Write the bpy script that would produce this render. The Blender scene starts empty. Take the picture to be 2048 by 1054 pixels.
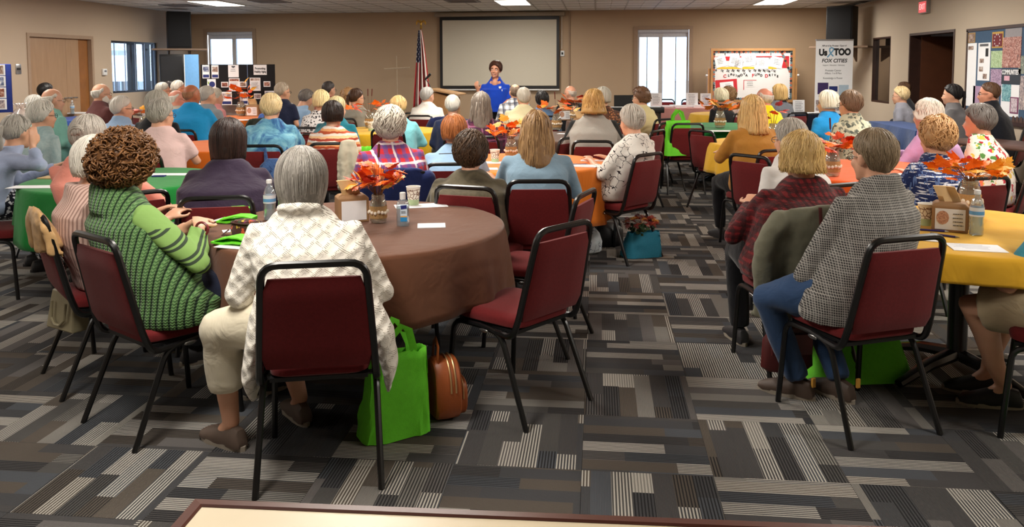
import bpy, bmesh, math, random
from mathutils import Vector as V, Matrix, noise
R_=math.radians
sc=bpy.context.scene
COL=sc.collection
# ------------------------------------------------------------------ camera
F,PPY,YAW,PITCH,ROLL,EYE=1614.,247.,0.10607,0.07093,-0.00304,1.56
fw=V((-math.sin(YAW),math.cos(YAW),0)); rt=V((math.cos(YAW),math.sin(YAW),0)); up=V((0,0,1))
W_=fw*math.cos(PITCH)-up*math.sin(PITCH); U_=up*math.cos(PITCH)+fw*math.sin(PITCH)
RX=rt*math.cos(ROLL)+U_*math.sin(ROLL); UY=U_*math.cos(ROLL)-rt*math.sin(ROLL)
O_=V((0,0,EYE))
cd=bpy.data.cameras.new('camera'); cam=bpy.data.objects.new('camera',cd); COL.objects.link(cam)
cd.sensor_fit='HORIZONTAL'; cd.sensor_width=36; cd.lens=36*F/2048; cd.shift_y=(PPY-527)/2048; cd.clip_start=.05
cam.matrix_world=Matrix(((RX.x,UY.x,-W_.x,O_.x),(RX.y,UY.y,-W_.y,O_.y),(RX.z,UY.z,-W_.z,O_.z),(0,0,0,1)))
sc.camera=cam
def ray(x,y): return W_+RX*((x-1024)/F)+UY*((PPY-y)/F)
def pl(x,y,ax,v):
    d=ray(x,y); return O_+d*((v-O_[ax])/d[ax])
def pz(x,y,z): return pl(x,y,2,z)          # pixel -> point on the horizontal plane at height z
def dep(x,y,d): return O_+ray(x,y)*d       # pixel -> point at camera depth d
# ------------------------------------------------------------------ world, exposure
wd=bpy.data.worlds.new('world'); sc.world=wd; wd.use_nodes=True
bg=wd.node_tree.nodes['Background']; bg.inputs[0].default_value=(.74,.86,1,1); bg.inputs[1].default_value=5.0
vs=sc.view_settings; vs.view_transform='Standard'; vs.look='None'; vs.gamma=1; vs.use_curve_mapping=False; vs.exposure=0.14
LAMP_W=62.0        # watts of each ceiling fixture
# ------------------------------------------------------------------ mesh helpers
class MB:
    def __init__(s): s.v=[]; s.f=[]; s.m=[]; s.mi=0
    def add(s,vs,fs):
        o=len(s.v); s.v+= [tuple(v) for v in vs]; s.f+=[tuple(i+o for i in f) for f in fs]; s.m+=[s.mi]*len(fs)
    def box(s,c,h,M=None):
        c=V(c); p=[]
        for z in(-1,1):
            for y in(-1,1):
                for x in(-1,1):
                    q=V((x*h[0],y*h[1],z*h[2])); p.append(c+(M@q if M else q))
        s.add(p,[(0,2,3,1),(4,5,7,6),(0,1,5,4),(2,6,7,3),(0,4,6,2),(1,3,7,5)])
    def rbox(s,c,h,r,M=None,n=3,nz=2):
        # rounded box: rounded-rectangle rings lofted along z with soft top and bottom
        c=V(c); r=min(r,h[0],h[1],h[2]); rings=[]
        prof=[(-h[2]+r*(1-math.cos(a)),r*(1-math.sin(a))) for a in [math.pi/2*i/nz for i in range(nz+1)]]
        prof+=[(-z,i) for z,i in reversed(prof)]
        for z,ins in prof:
            ring=[]
            for qx,qy,a0 in((1,1,0),(-1,1,90),(-1,-1,180),(1,-1,270)):
                for i in range(n+1):
                    a=R_(a0+90*i/n); q=V((qx*(h[0]-r)+(r-ins)*math.cos(a),qy*(h[1]-r)+(r-ins)*math.sin(a),z))
                    ring.append(c+(M@q if M else q))
            rings.append(ring)
        s.loft(rings)
    def loft(s,rings,cap=True,close=True):
        n=len(rings[0]); o=len(s.v); vs=[p for r in rings for p in r]; fs=[]
        for k in range(len(rings)-1):
            for i in range(n if close else n-1):
                j=(i+1)%n; fs.append((k*n+i,k*n+j,(k+1)*n+j,(k+1)*n+i))
        if cap: fs.append(tuple(range(n-1,-1,-1))); fs.append(tuple((len(rings)-1)*n+i for i in range(n)))
        s.add(vs,fs)
    def tube(s,pts,r,n=8,cap=True,flat=1.0,upv=None,rnd=False):
        pts=[V(p) for p in pts]; m=len(pts)
        rr=[r]*m if not isinstance(r,(list,tuple)) else list(r)
        if rnd:   # hemispherical ends
            a=(pts[0]-pts[1]).normalized(); b=(pts[-1]-pts[-2]).normalized()
            mn=lambda q:min(q) if isinstance(q,(list,tuple)) else q
            sc_=lambda q,k:tuple(z*k for z in q) if isinstance(q,(list,tuple)) else q*k
            pts=[pts[0]+a*mn(rr[0]),pts[0]+a*mn(rr[0])*.7]+pts+[pts[-1]+b*mn(rr[-1])*.7,pts[-1]+b*mn(rr[-1])]
            rr=[sc_(rr[0],.12),sc_(rr[0],.72)]+rr+[sc_(rr[-1],.72),sc_(rr[-1],.12)]; m=len(pts)
        t0=(pts[1]-pts[0]).normalized()
        u=V(upv) if upv else (V((0,0,1)) if abs(t0.z)<.9 else V((0,1,0)))
        u=(u-t0*u.dot(t0)).normalized(); rings=[]
        for i in range(m):
            t=(pts[min(i+1,m-1)]-pts[max(i-1,0)])
            t=t.normalized() if t.length>1e-9 else t0
            u=(u-t*u.dot(t)); u=u.normalized() if u.length>1e-6 else t.orthogonal().normalized()
            w=t.cross(u); q=rr[i]
            qx,qy=(q if isinstance(q,(list,tuple)) else (q,q*flat))
            rings.append([pts[i]+w*(qx*math.cos(2*math.pi*k/n))+u*(qy*math.sin(2*math.pi*k/n)) for k in range(n)])
        s.loft(rings,cap)
    def ell(s,c,r,n=12,m=8,M=None):
        c=V(c); vs=[]; fs=[]
        for i in range(1,m):
            t=math.pi*i/m
            for k in range(n):
                a=2*math.pi*k/n; q=V((r[0]*math.sin(t)*math.cos(a),r[1]*math.sin(t)*math.sin(a),r[2]*math.cos(t)))
                vs.append(c+(M@q if M else q))
        tq=V((0,0,r[2])); top=len(vs); vs.append(c+(M@tq if M else tq)); vs.append(c-(M@tq if M else tq))
        for i in range(m-2):
            for k in range(n):
                j=(k+1)%n; fs.append((i*n+k,(i+1)*n+k,(i+1)*n+j,i*n+j))
        for k in range(n):
            j=(k+1)%n; fs.append((top,k,j)); fs.append((top+1,(m-2)*n+j,(m-2)*n+k))
        s.add(vs,fs)
    def lathe(s,prof,c=(0,0,0),n=20,cap=True):
        c=V(c); s.loft([[c+V((r*math.cos(2*math.pi*k/n),r*math.sin(2*math.pi*k/n),z)) for k in range(n)] for r,z in prof],cap)
    def prism(s,poly,y0,y1,axis='y'):
        n=len(poly); f=lambda a,b,t: {'y':(a,t,b),'z':(a,b,t),'x':(t,a,b)}[axis]
        s.add([f(a,b,y0) for a,b in poly]+[f(a,b,y1) for a,b in poly],[tuple(range(n)),tuple(range(2*n-1,n-1,-1))]+[(i,i+n,(i+1)%n+n,(i+1)%n) for i in range(n)])
    def mesh(s,name):
        me=bpy.data.meshes.new(name); me.from_pydata(s.v,[],s.f); me.validate()
        bm=bmesh.new(); bm.from_mesh(me); bmesh.ops.recalc_face_normals(bm,faces=bm.faces); bm.to_mesh(me); bm.free()
        return me
    def obj(s,name,mat,parent=None,smooth=True,bevel=0,seg=2,sharp=38):
        me=s.mesh(name)
        mats=mat if isinstance(mat,(list,tuple)) else [mat]
        for q in mats: me.materials.append(q)
        if len(mats)>1 and len(me.polygons)==len(s.m): me.polygons.foreach_set('material_index',s.m)
        if smooth:
            me.shade_smooth(); 
            try: me.set_sharp_from_angle(angle=R_(sharp))
            except Exception: pass
        o=bpy.data.objects.new(name,me); COL.objects.link(o); o.parent=parent
        if bevel:
            b=o.modifiers.new('bevel','BEVEL'); b.width=bevel; b.segments=seg; b.limit_method='ANGLE'
        return o
def tag(o,label,cat,group=None,kind=None):
    if label: o['label']=label
    if cat: o['category']=cat
    if group: o['group']=group
    if kind: o['kind']=kind
    return o
def empty(name,loc,rz=0,label=None,cat=None,group=None):
    o=bpy.data.objects.new(name,None); COL.objects.link(o); o.location=loc; o.rotation_euler=(0,0,rz); o.empty_display_size=.1
    return tag(o,label,cat,group)
def struct(o): o['kind']='structure'; return o
def copy_tree(o,parent=None):
    c=o.copy(); COL.objects.link(c); c.parent=parent
    for k in ('label','category','group'):
        if parent is None and k in c: del c[k]
    for ch in list(o.children): copy_tree(ch,c)
    return c
def one(name,build,mat,parent=None,**kw):
    mb=MB(); build(mb); return mb.obj(name,mat,parent,**kw)
def text(name,body,size,mat,parent,loc,rot,align='CENTER',ext=.0012,bold=0,shear=0,sx=1):
    cu=bpy.data.curves.new(name,'FONT'); cu.body=body; cu.size=size; cu.align_x=align; cu.align_y='CENTER'; cu.extrude=ext; cu.offset=bold; cu.shear=shear
    o=bpy.data.objects.new(name,cu); COL.objects.link(o); dg=bpy.context.evaluated_depsgraph_get()
    me=bpy.data.meshes.new_from_object(o.evaluated_get(dg)); bpy.data.objects.remove(o); 
    me.materials.clear(); me.materials.append(mat)
    q=bpy.data.objects.new(name,me); COL.objects.link(q); q.parent=parent; q.location=loc; q.rotation_euler=rot; q.scale=(sx,1,1); return q
# ------------------------------------------------------------------ materials
MC={}
def lin(c):
    return tuple(((x/255)/12.92 if x/255<=.04045 else ((x/255+.055)/1.055)**2.4) for x in c)+(1,)
class NT:
    def __init__(s,name):
        s.m=bpy.data.materials.new(name); s.m.use_nodes=True; s.t=s.m.node_tree; s.b=s.t.nodes['Principled BSDF']
    def n(s,t,**kw):
        q=s.t.nodes.new(t)
        for k,v in kw.items():
            if k.startswith('_'): setattr(q,k[1:],v)
            else:
                key=int(k[1:]) if k[0]=='i' and k[1:].isdigit() else k
                i=q.inputs[key]
                if hasattr(v,'is_output') or isinstance(v,bpy.types.NodeSocket): s.t.links.new(v,i)
                else: i.default_value=v
        return q
    def l(s,a,b): s.t.links.new(a,b)
    def math(s,op,a,b=0.0,c=None):
        q=s.n('ShaderNodeMath',_operation=op)
        for i,x in enumerate((a,b,c)):
            if x is None: continue
            if isinstance(x,(int,float)): q.inputs[i].default_value=x
            else: s.l(x,q.inputs[i])
        return q.outputs[0]
    def mix(s,fac,a,b,mode='MIX'):
        q=s.n('ShaderNodeMix',_data_type='RGBA',_blend_type=mode)
        for i,x in ((0,fac),(6,a),(7,b)):
            if isinstance(x,(int,float)): q.inputs[i].default_value=x
            elif isinstance(x,tuple): q.inputs[i].default_value=x
            else: s.l(x,q.inputs[i])
        return q.outputs[2]
    def obj(s,scale=None):
        o=s.n('ShaderNodeTexCoord').outputs['Object']
        if scale: o=s.n('ShaderNodeMapping',i0=o,i3=scale).outputs[0]
        return o
    def xyz(s,v): q=s.n('ShaderNodeSeparateXYZ',i0=v); return q.outputs
    def bump(s,h,st=.3,dist=.01):
        q=s.n('ShaderNodeBump'); q.inputs['Strength'].default_value=st; q.inputs['Distance'].default_value=dist
        s.l(h,q.inputs['Height']); s.l(q.outputs[0],s.b.inputs['Normal'])
    def noise(s,v,scale,detail=3,rough=.5,dist=0):
        q=s.n('ShaderNodeTexNoise'); q.inputs['Scale'].default_value=scale; q.inputs['Detail'].default_value=detail; q.inputs['Roughness'].default_value=rough; q.inputs['Distortion'].default_value=dist
        if v is not None: s.l(v,q.inputs['Vector'])
        return q.outputs[0]
    def ramp(s,f,stops,interp='LINEAR'):
        q=s.n('ShaderNodeValToRGB'); r=q.color_ramp; r.interpolation=interp
        while len(r.elements)<len(stops): r.elements.new(.5)
        for e,(p,c) in zip(r.elements,stops): e.position=p; e.color=c if len(c)==4 else tuple(c)+(1,)
        s.l(f,q.inputs[0]); return q.outputs[0]
    def col(s,c): s.l(c,s.b.inputs['Base Color']) if not isinstance(c,tuple) else setattr(s.b.inputs['Base Color'],'default_value',c)
    def set(s,**kw):
        for k,v in kw.items(): s.b.inputs[k.replace('_',' ')].default_value=v
        return s
def plain(name,rgb,rough=.6,metal=0,var=.06,scale=30,bump=0,spec=.5):
    if name in MC: return MC[name]
    t=NT(name); c=lin(rgb); o=t.obj(); n=t.noise(o,scale,3)
    d=tuple(x*(1-var*2) for x in c[:3])+(1,); e=tuple(min(1,x*(1+var*2)) for x in c[:3])+(1,)
    t.col(t.mix(n,d,e)); t.set(Roughness=rough,Metallic=metal); t.b.inputs['Specular IOR Level'].default_value=spec
    if bump: t.bump(t.noise(o,scale*4,2),bump,.004)
    MC[name]=t.m; return t.m
def emis(name,rgb,st):
    t=NT(name); t.col(lin(rgb)); t.b.inputs['Emission Color'].default_value=lin(rgb); t.b.inputs['Emission Strength'].default_value=st; return t.m
def glass(name,rgb=(255,255,255),rough=.02,alpha=.22):
    # thin clear wall of a vessel: mostly see-through with a glossy coat
    t=NT(name); tr=t.n('ShaderNodeBsdfTransparent'); tr.inputs[0].default_value=lin(rgb)
    gl=t.n('ShaderNodeBsdfGlossy'); gl.inputs['Roughness'].default_value=rough
    df=t.n('ShaderNodeBsdfDiffuse'); df.inputs[0].default_value=lin(rgb)
    fr=t.n('ShaderNodeLayerWeight'); fr.inputs[0].default_value=.35
    m1=t.n('ShaderNodeMixShader'); m1.inputs[0].default_value=alpha; t.l(tr.outputs[0],m1.inputs[1]); t.l(df.outputs[0],m1.inputs[2])
    m2=t.n('ShaderNodeMixShader'); t.l(fr.outputs['Facing'],m2.inputs[0]); t.l(m1.outputs[0],m2.inputs[1]); t.l(gl.outputs[0],m2.inputs[2])
    t.l(m2.outputs[0],t.t.nodes['Material Output'].inputs[0]); return t.m
# --- cloth patterns (object space of the garment: x across, y front, z up)
def cloth(name,kind,*cols,s=1.0,rough=.85):
    if name in MC: return MC[name]
    t=NT(name); C=[lin(c) for c in cols]; o=t.obj(); x,y,z=t.xyz(o); h=None
    fold=t.noise(o,9*s,3,.55,.6)
    ua=t.math('MULTIPLY',t.math('ARCTAN2',x,t.math('SUBTRACT',.03,y)),.19)     # distance round the body
    if kind=='plain':
        c=t.mix(t.noise(o,14,2),tuple(v*.88 for v in C[0][:3])+(1,),C[0]); h=fold
    elif kind=='knit':     # lacy cable knit: relief with many small openings
        u=x; k=95*s
        a=t.math('SINE',t.math('ADD',t.math('MULTIPLY',u,k),t.math('MULTIPLY',z,k*1.15))); b=t.math('SINE',t.math('SUBTRACT',t.math('MULTIPLY',u,k),t.math('MULTIPLY',z,k*1.15)))
        fine=t.math('SINE',t.math('MULTIPLY',t.math('ADD',u,t.math('MULTIPLY',z,1.6)),620*s))
        h=t.math('ADD',t.math('MULTIPLY',t.math('ADD',a,b),.5),t.math('MULTIPLY',t.noise(o,160*s,2),.6))
        hole=t.math('MULTIPLY',t.math('GREATER_THAN',t.math('MAXIMUM',a,b),.66),t.math('MULTIPLY',t.math('GREATER_THAN',fine,.45),t.math('GREATER_THAN',t.noise(o,60*s,1),.44)))
        c=t.mix(hole,t.mix(t.noise(o,120*s),tuple(v*.86 for v in C[0][:3])+(1,),C[0]),C[1])
    elif kind=='rib':      # vertical braided ribs
        u=t.math('MULTIPLY',t.math('MULTIPLY_ADD',y,.6,x),210*s); r=t.math('SINE',u)
        w=t.math('SINE',t.math('ADD',t.math('MULTIPLY',z,520*s),t.math('MULTIPLY',t.math('ABSOLUTE',r),3.0)))
        c=t.mix(t.math('GREATER_THAN',r,-.72),C[1],t.mix(t.math('MULTIPLY_ADD',w,.5,.5),C[0],C[2])); h=t.math('ADD',r,t.math('MULTIPLY',w,.3))
    elif kind=='hstripe':
        f=t.math('FRACT',t.math('MULTIPLY',t.math('ADD',z,t.math('MULTIPLY',fold,.05)),7.5*s))
        n=len(C); c=t.ramp(f,[(i/n,C[i]) for i in range(n)],'CONSTANT'); h=fold
    elif kind=='vstripe':
        f=t.math('SINE',t.math('MULTIPLY',ua,420*s)); c=t.mix(t.math('GREATER_THAN',f,.25),C[0],C[1]); h=fold
    elif kind=='plaid':
        wv=t.math('MULTIPLY',fold,.03)
        def st(a,fr,th,ph=0): return t.math('GREATER_THAN',t.math('SINE',t.math('ADD',t.math('MULTIPLY',t.math('ADD',a,wv),fr*s),ph)),th)
        u=t.math('MULTIPLY_ADD',y,.25,x)
        c=t.mix(t.math('MULTIPLY',st(u,95,.1),.62),C[0],C[1]); c=t.mix(t.math('MULTIPLY',st(z,95,.1),.62),c,C[1])
        c=t.mix(t.math('MULTIPLY',st(u,47,.93,1.2),.75),c,C[2]); c=t.mix(t.math('MULTIPLY',st(z,47,.93,.4),.75),c,C[2]); h=fold
    elif kind=='check':    # fine woven check of light lines on dark
        u=t.math('MULTIPLY_ADD',y,-.6,x)
        def ln(a,fr,th):
            q=t.math('MULTIPLY',t.math('SUBTRACT',t.math('SINE',t.math('MULTIPLY',a,fr*s)),th),2.4); return t.math('MINIMUM',t.math('MAXIMUM',q,0.0),1.0)
        g=t.math('MAXIMUM',ln(u,640,.58),ln(z,640,.58)); c=t.mix(t.math('MULTIPLY',g,.85),C[0],C[1])
        g2=t.math('MAXIMUM',ln(u,104,.7),ln(z,104,.7)); c=t.mix(t.math('MULTIPLY',g2,.15),c,C[2]); h=fold
    elif kind=='blotch':
        n=t.noise(o,6*s,4,.6,1.2); c=t.ramp(n,[(.28+.44*i/(len(C)-1),C[i]) for i in range(len(C))]); h=fold
    elif kind=='dash':     # brushed cross-hatch print
        a=t.noise(t.obj((10*s,10*s,95*s)),1,2); b=t.noise(t.obj((80*s,60*s,9*s)),1,2)
        c=t.mix(t.math('GREATER_THAN',a,.56),C[0],C[1]); c=t.mix(t.math('GREATER_THAN',b,.58),c,C[2]); h=fold
    elif kind=='branch':   # dark twigs on a pale ground
        vo=t.n('ShaderNodeTexVoronoi',_feature='DISTANCE_TO_EDGE'); vo.inputs['Scale'].default_value=17*s
        dv=t.n('ShaderNodeVectorMath',_operation='ADD'); t.l(o,dv.inputs[0]); nn=t.n('ShaderNodeTexNoise'); nn.inputs['Scale'].default_value=20*s; t.l(o,nn.inputs['Vector'])
        sv=t.n('ShaderNodeVectorMath',_operation='SCALE'); t.l(nn.outputs[1],sv.inputs[0]); sv.inputs['Scale'].default_value=.06/s; t.l(sv.outputs[0],dv.inputs[1]); t.l(dv.outputs[0],vo.inputs['Vector'])
        k=t.math('MULTIPLY',t.math('LESS_THAN',vo.outputs['Distance'],.035),t.math('GREATER_THAN',t.noise(o,9*s,1),.49)); c=t.mix(k,C[0],C[1]); h=fold
    elif kind=='spots':
        vo=t.n('ShaderNodeTexVoronoi'); vo.inputs['Scale'].default_value=26*s; dn=t.n('ShaderNodeTexNoise'); dn.inputs['Scale'].default_value=38*s; t.l(o,dn.inputs['Vector']); dsc=t.n('ShaderNodeVectorMath',_operation='SCALE'); t.l(dn.outputs[1],dsc.inputs[0]); dsc.inputs['Scale'].default_value=.05/s; dad=t.n('ShaderNodeVectorMath',_operation='ADD'); t.l(o,dad.inputs[0]); t.l(dsc.outputs[0],dad.inputs[1]); t.l(dad.outputs[0],vo.inputs['Vector'])
        k=t.math('LESS_THAN',vo.outputs['Distance'],.42); q=t.n('ShaderNodeSeparateColor',i0=vo.outputs['Color']); n=max(1,len(C)-1)
        c=t.mix(k,C[0],t.ramp(q.outputs[0],[(i/n,C[i+1]) for i in range(n)],'CONSTANT')); h=fold
    elif kind=='raglan':
        k=t.math('GREATER_THAN',t.math('ABSOLUTE',x),t.math('SUBTRACT',.42,t.math('MULTIPLY',t.math('SUBTRACT',z,.60),.58))); c=t.mix(k,C[0],C[1]); h=fold
    t.col(c); t.set(Roughness=rough); t.b.inputs['Specular IOR Level'].default_value=.15
    t.b.inputs['Sheen Weight'].default_value=.15
    if h is not None: t.bump(h,.85 if kind in('knit','rib') else .5,.004 if kind in('knit','rib') else .02)
    MC[name]=t.m; return t.m
def hairmat(rgb,rgb2=None):
    k=('hair',rgb,rgb2)
    if k in MC: return MC[k]
    rgb=tuple(min(255,int(c*1.10)) for c in rgb); t=NT('hair'); g=t.n('ShaderNodeNewGeometry'); a=lin(rgb); b=lin(rgb2) if rgb2 else tuple(x*.62 for x in a[:3])+(1,)
    f=t.math('ADD',t.math('MULTIPLY',g.outputs['Random Per Island'],.7),t.math('MULTIPLY',t.noise(t.obj((60,60,14)),2,2),.4))
    t.col(t.mix(f,b,a)); t.set(Roughness=.45); t.b.inputs['Specular IOR Level'].default_value=.35; t.bump(t.noise(t.obj((260,260,40)),1,2),.4,.003); MC[k]=t.m; return t.m
def skinmat(rgb):
    k=('skin',rgb)
    if k in MC: return MC[k]
    t=NT('skin'); c=lin(rgb); o=t.obj(); t.col(t.mix(t.noise(o,22,3),tuple((c[0]*.92,c[1]*.80,c[2]*.76,1)),c)); t.set(Roughness=.5)
    t.b.inputs['Subsurface Weight'].default_value=.08; t.b.inputs['Subsurface Radius'].default_value=(.01,.004,.002); t.bump(t.noise(o,160,2),.12,.002); MC[k]=t.m; return t.m
# ------------------------------------------------------------------ room shell
XL,XR,YB,ZC,YF=-9.2,5.13,17.55,2.75,-3.0
def wl(x,y): return pl(x,y,0,XL)
def wr(x,y): return pl(x,y,0,XR)
def wb(x,y): return pl(x,y,1,YB)
def wallmat(name,rgb):
    t=NT(name); o=t.obj(); c=lin(rgb); t.col(t.mix(t.noise(o,3,4),tuple(v*.95 for v in c[:3])+(1,),c)); t.set(Roughness=.75); t.b.inputs['Specular IOR Level'].default_value=.25
    t.bump(t.noise(o,140,3),.25,.003); return t.m
M_WB=wallmat('beige_wall_paint',(184,158,130)); M_WL=wallmat('pale_wall_paint',(188,168,146)); M_WR=wallmat('right_wall_paint',(196,180,160))
M_OAK=plain('oak_wood',(172,126,78),.5,var=.15,scale=8); M_TRIM=plain('tan_trim',(160,134,110),.55); M_BASE=plain('dark_baseboard',(58,40,34),.6)
M_BLACK=plain('black_plastic',(14,14,16),.5); M_WHITE=plain('white_paint',(226,226,224),.5); M_PAPER=plain('white_paper',(238,238,240),.7,var=.01)
M_STEEL=plain('brushed_steel',(176,176,178),.3,1); M_NAVY=plain('navy_board',(22,34,88),.8); M_GREY=plain('grey_plastic',(120,118,120),.5)
M_DARKWOOD=plain('dark_wood',(58,34,26),.45,var=.15,scale=10)
def wall_with_holes(name,axis,c,u0,u1,z0,z1,holes,mat,th=.16,out=1):
    # wall slab in the plane axis=c; holes = [(ua,ub,za,zb)], built from the boxes between them
    us=sorted({u0,u1,*[h[0] for h in holes],*[h[1] for h in holes]}); mb=MB()
    for a,b in zip(us,us[1:]):
        zs=[(z0,z1)]
        for h in holes:
            if h[0]<=a+1e-6 and h[1]>=b-1e-6:
                nz=[]
                for p,q in zs:
                    if h[2]>p: nz.append((p,min(q,h[2])))
                    if h[3]<q: nz.append((max(p,h[3]),q))
                zs=[k for k in nz if k[1]-k[0]>1e-4]
        for p,q in zs:
            m=((a+b)/2,(p+q)/2); hh=((b-a)/2,(q-p)/2)
            if axis=='y': mb.box((m[0],c+out*th/2,m[1]),(hh[0],th/2,hh[1]))
            else: mb.box((c+out*th/2,m[0],m[1]),(th/2,hh[0],hh[1]))
    return struct(mb.obj(name,mat,smooth=False))
w1a,w1b=wb(408,58),wb(511,58); w2a,w2b=wb(1269,53),wb(1385,53)
W1=(w1a.x,w1b.x,.95,w1a.z); W2=(w2a.x,w2b.x,.55,w2a.z)
wall_with_holes('wall_back','y',YB,XL-.16,XR+.16,0,ZC,[W1,W2],M_WB)
dl0,dl1=wl(52,65),wl(185,77); lw0,lw1=wl(222,81),wl(315,86); LD=(dl0.y,dl1.y,0,dl0.z); LW=(lw0.y,lw1.y,wl(222,187).z,lw0.z)
wall_with_holes('wall_left','x',XL,YF,YB,0,ZC,[LD,LW],M_WL,out=-1)
rw0,rw1=wr(1746,76),wr(1782,73); rd0,rd1=wr(1911,58),wr(1820,68)
RW=(rw1.y,rw0.y,wr(1742,203).z,rw0.z); RD=(rd0.y,rd1.y,0,rd0.z)
wall_with_holes('wall_right','x',XR,YF,YB,0,ZC,[RW,RD],M_WR,out=1)
wall_with_holes('wall_rear','y',YF,XL-.16,XR+.16,0,ZC,[],M_WL,out=-1)
struct(one('baseboard_back',lambda m:m.box(((XL+XR)/2,YB-.008,.06),((XR-XL)/2,.008,.06)),M_BASE))
struct(one('baseboard_left',lambda m:[m.box((XL+.008,(a+b)/2,.06),(.008,(b-a)/2,.06)) for a,b in((YF,LD[0]-.08),(LD[1]+.08,YB-.02))],M_BASE))
struct(one('baseboard_right',lambda m:[m.box((XR-.008,(a+b)/2,.06),(.008,(b-a)/2,.06)) for a,b in((YF,RD[0]),(RD[1],YB-.02))],M_BASE))
# floor of half-metre carpet tiles
def carpet():
    t=NT('striped_carpet'); g=t.n('ShaderNodeNewGeometry').outputs['Position']
    q=t.n('ShaderNodeMapping',i0=g,i1=(.0556/.5+40,-3.0316/.5+40,0),i3=(2,2,1)).outputs[0]
    fl=t.n('ShaderNodeVectorMath',_operation='FLOOR'); t.l(q,fl.inputs[0]); fr=t.n('ShaderNodeVectorMath',_operation='FRACTION'); t.l(q,fr.inputs[0])
    cx,cyy,_=t.xyz(fl.outputs[0]); fx,fy,_=t.xyz(fr.outputs[0])
    par=t.math('MODULO',t.math('ADD',cx,cyy),2.0); par=t.math('GREATER_THAN',par,.5)
    wn=t.n('ShaderNodeTexWhiteNoise',_noise_dimensions='2D'); t.l(fl.outputs[0],wn.inputs['Vector']); r0=wn.outputs['Value']; rc=t.n('ShaderNodeSeparateColor',i0=wn.outputs['Color']).outputs
    def sw(a,b): m=t.n('ShaderNodeMix'); t.l(par,m.inputs[0]); t.l(a,m.inputs[2]); t.l(b,m.inputs[3]); return m.outputs[0]
    u=sw(fy,fx); v=sw(fx,fy)
    flip=t.math('GREATER_THAN',r0,.5); m=t.n('ShaderNodeMix'); t.l(flip,m.inputs[0]); t.l(u,m.inputs[2]); t.l(t.math('SUBTRACT',1.0,u),m.inputs[3]); u=m.outputs[0]
    us=t.math('ADD',u,t.math('MULTIPLY',rc[1],.6))                      # bands slide from tile to tile
    band=t.math('FLOOR',t.math('MULTIPLY',us,6.5)); 
    cut=t.n('ShaderNodeTexWhiteNoise',_noise_dimensions='4D'); t.l(fl.outputs[0],cut.inputs['Vector']); t.l(band,cut.inputs['W'])
    cutv=t.math('MULTIPLY_ADD',cut.outputs['Value'],.9,.2); side=t.math('GREATER_THAN',v,cutv)
    w2=t.n('ShaderNodeTexWhiteNoise',_noise_dimensions='4D'); t.l(fl.outputs[0],w2.inputs['Vector']); t.l(t.math('ADD',t.math('MULTIPLY',side,.37),t.math('MULTIPLY',band,1.73)),w2.inputs['W'])
    k=w2.outputs['Value']
    base=t.ramp(k,[(0,lin((78,76,76))),(.2,lin((94,86,78))),(.36,lin((84,87,92))),(.5,lin((106,102,100))),(.62,lin((74,74,76))),(.76,lin((134,130,124))),(.86,lin((86,84,82))),(.96,lin((150,146,138)))],'CONSTANT')
    strp=t.math('GREATER_THAN',t.math('SINE',t.math('MULTIPLY',u,6.2832*42)),.1)
    k2=t.n('ShaderNodeSeparateColor',i0=w2.outputs['Color']).outputs[1]
    hasl=t.math('GREATER_THAN',k2,.74); hasd=t.math('LESS_THAN',k2,.22)
    c=t.mix(t.math('MULTIPLY',strp,hasl),base,lin((198,192,182))); c=t.mix(t.math('MULTIPLY',t.math('MULTIPLY',strp,hasd),.85),c,lin((28,28,30)))
    fine=t.math('SINE',t.math('MULTIPLY',u,6.2832*84)); pile=t.noise(g,420,2)
    c=t.mix(t.math('MULTIPLY',pile,.45),c,lin((44,42,42)))
    t.col(c); t.set(Roughness=.95); t.b.inputs['Specular IOR Level'].default_value=.1
    t.bump(t.math('ADD',t.math('MULTIPLY',fine,.5),pile),.5,.004); return t.m
M_CARPET=carpet()
floor=struct(one('floor',lambda m:m.box(((XL+XR)/2,(YF+YB)/2,-.06),((XR-XL)/2+.16,(YB-YF)/2+.16,.05)),plain('floor_slab',(40,40,42),.9),smooth=False))
tm=MB(); hs=.2492
tm.add([(x,y,z) for z,s in((0,hs),(-.0025,hs+.0003),(-.01,hs+.0003)) for x,y in((-s,-s),(s,-s),(s,s),(-s,s))],[(0,1,2,3)]+[(i+4*k,i+4*k+4,(i+1)%4+4*k+4,(i+1)%4+4*k) for k in(0,1) for i in range(4)])
tme=tm.mesh('carpet_tile'); tme.materials.append(M_CARPET)
tiles=[]; rest=MB()
i0=int((XL+.0556)/.5)-1; i1=int((XR+.0556)/.5)+1
for i in range(i0,i1+1):
    for j in range(-13,31):
        cx,cy=-.0556+.5*i+.25,3.0316+.5*j+.25
        if cx-.25<XL-.3 or cx+.25>XR+.3 or cy+.25<YF-.3 or cy-.25>YB+.3: continue
        c=V((cx,cy,0)); d=(c-O_).dot(W_); vis=False
        if d>.6:
            px=1024+F*(c-O_).dot(RX)/d; py=PPY-F*(c-O_).dot(UY)/d; vis=-150<px<2200 and py<1130
        tiles.append((d if vis else 99,cx,cy))
tiles.sort()
for k,(d,cx,cy) in enumerate(tiles):
    x0,x1=max(cx-hs,XL),min(cx+hs,XR); y0,y1=max(cy-hs,YF),min(cy+hs,YB)
    full=(x1-x0)>.498 and (y1-y0)>.498
    if k<300 and d<99 and full:
        o=bpy.data.objects.new('carpet_tile',tme); COL.objects.link(o); o.location=(cx,cy,0); o.parent=floor
    elif x1-x0>.01 and y1-y0>.01: rest.box(((x0+x1)/2,(y0+y1)/2,-.005),((x1-x0)/2,(y1-y0)/2,.005))
ro=rest.obj('carpet_tiles_beyond',M_CARPET,floor,smooth=False); ro['kind']='stuff'
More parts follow.
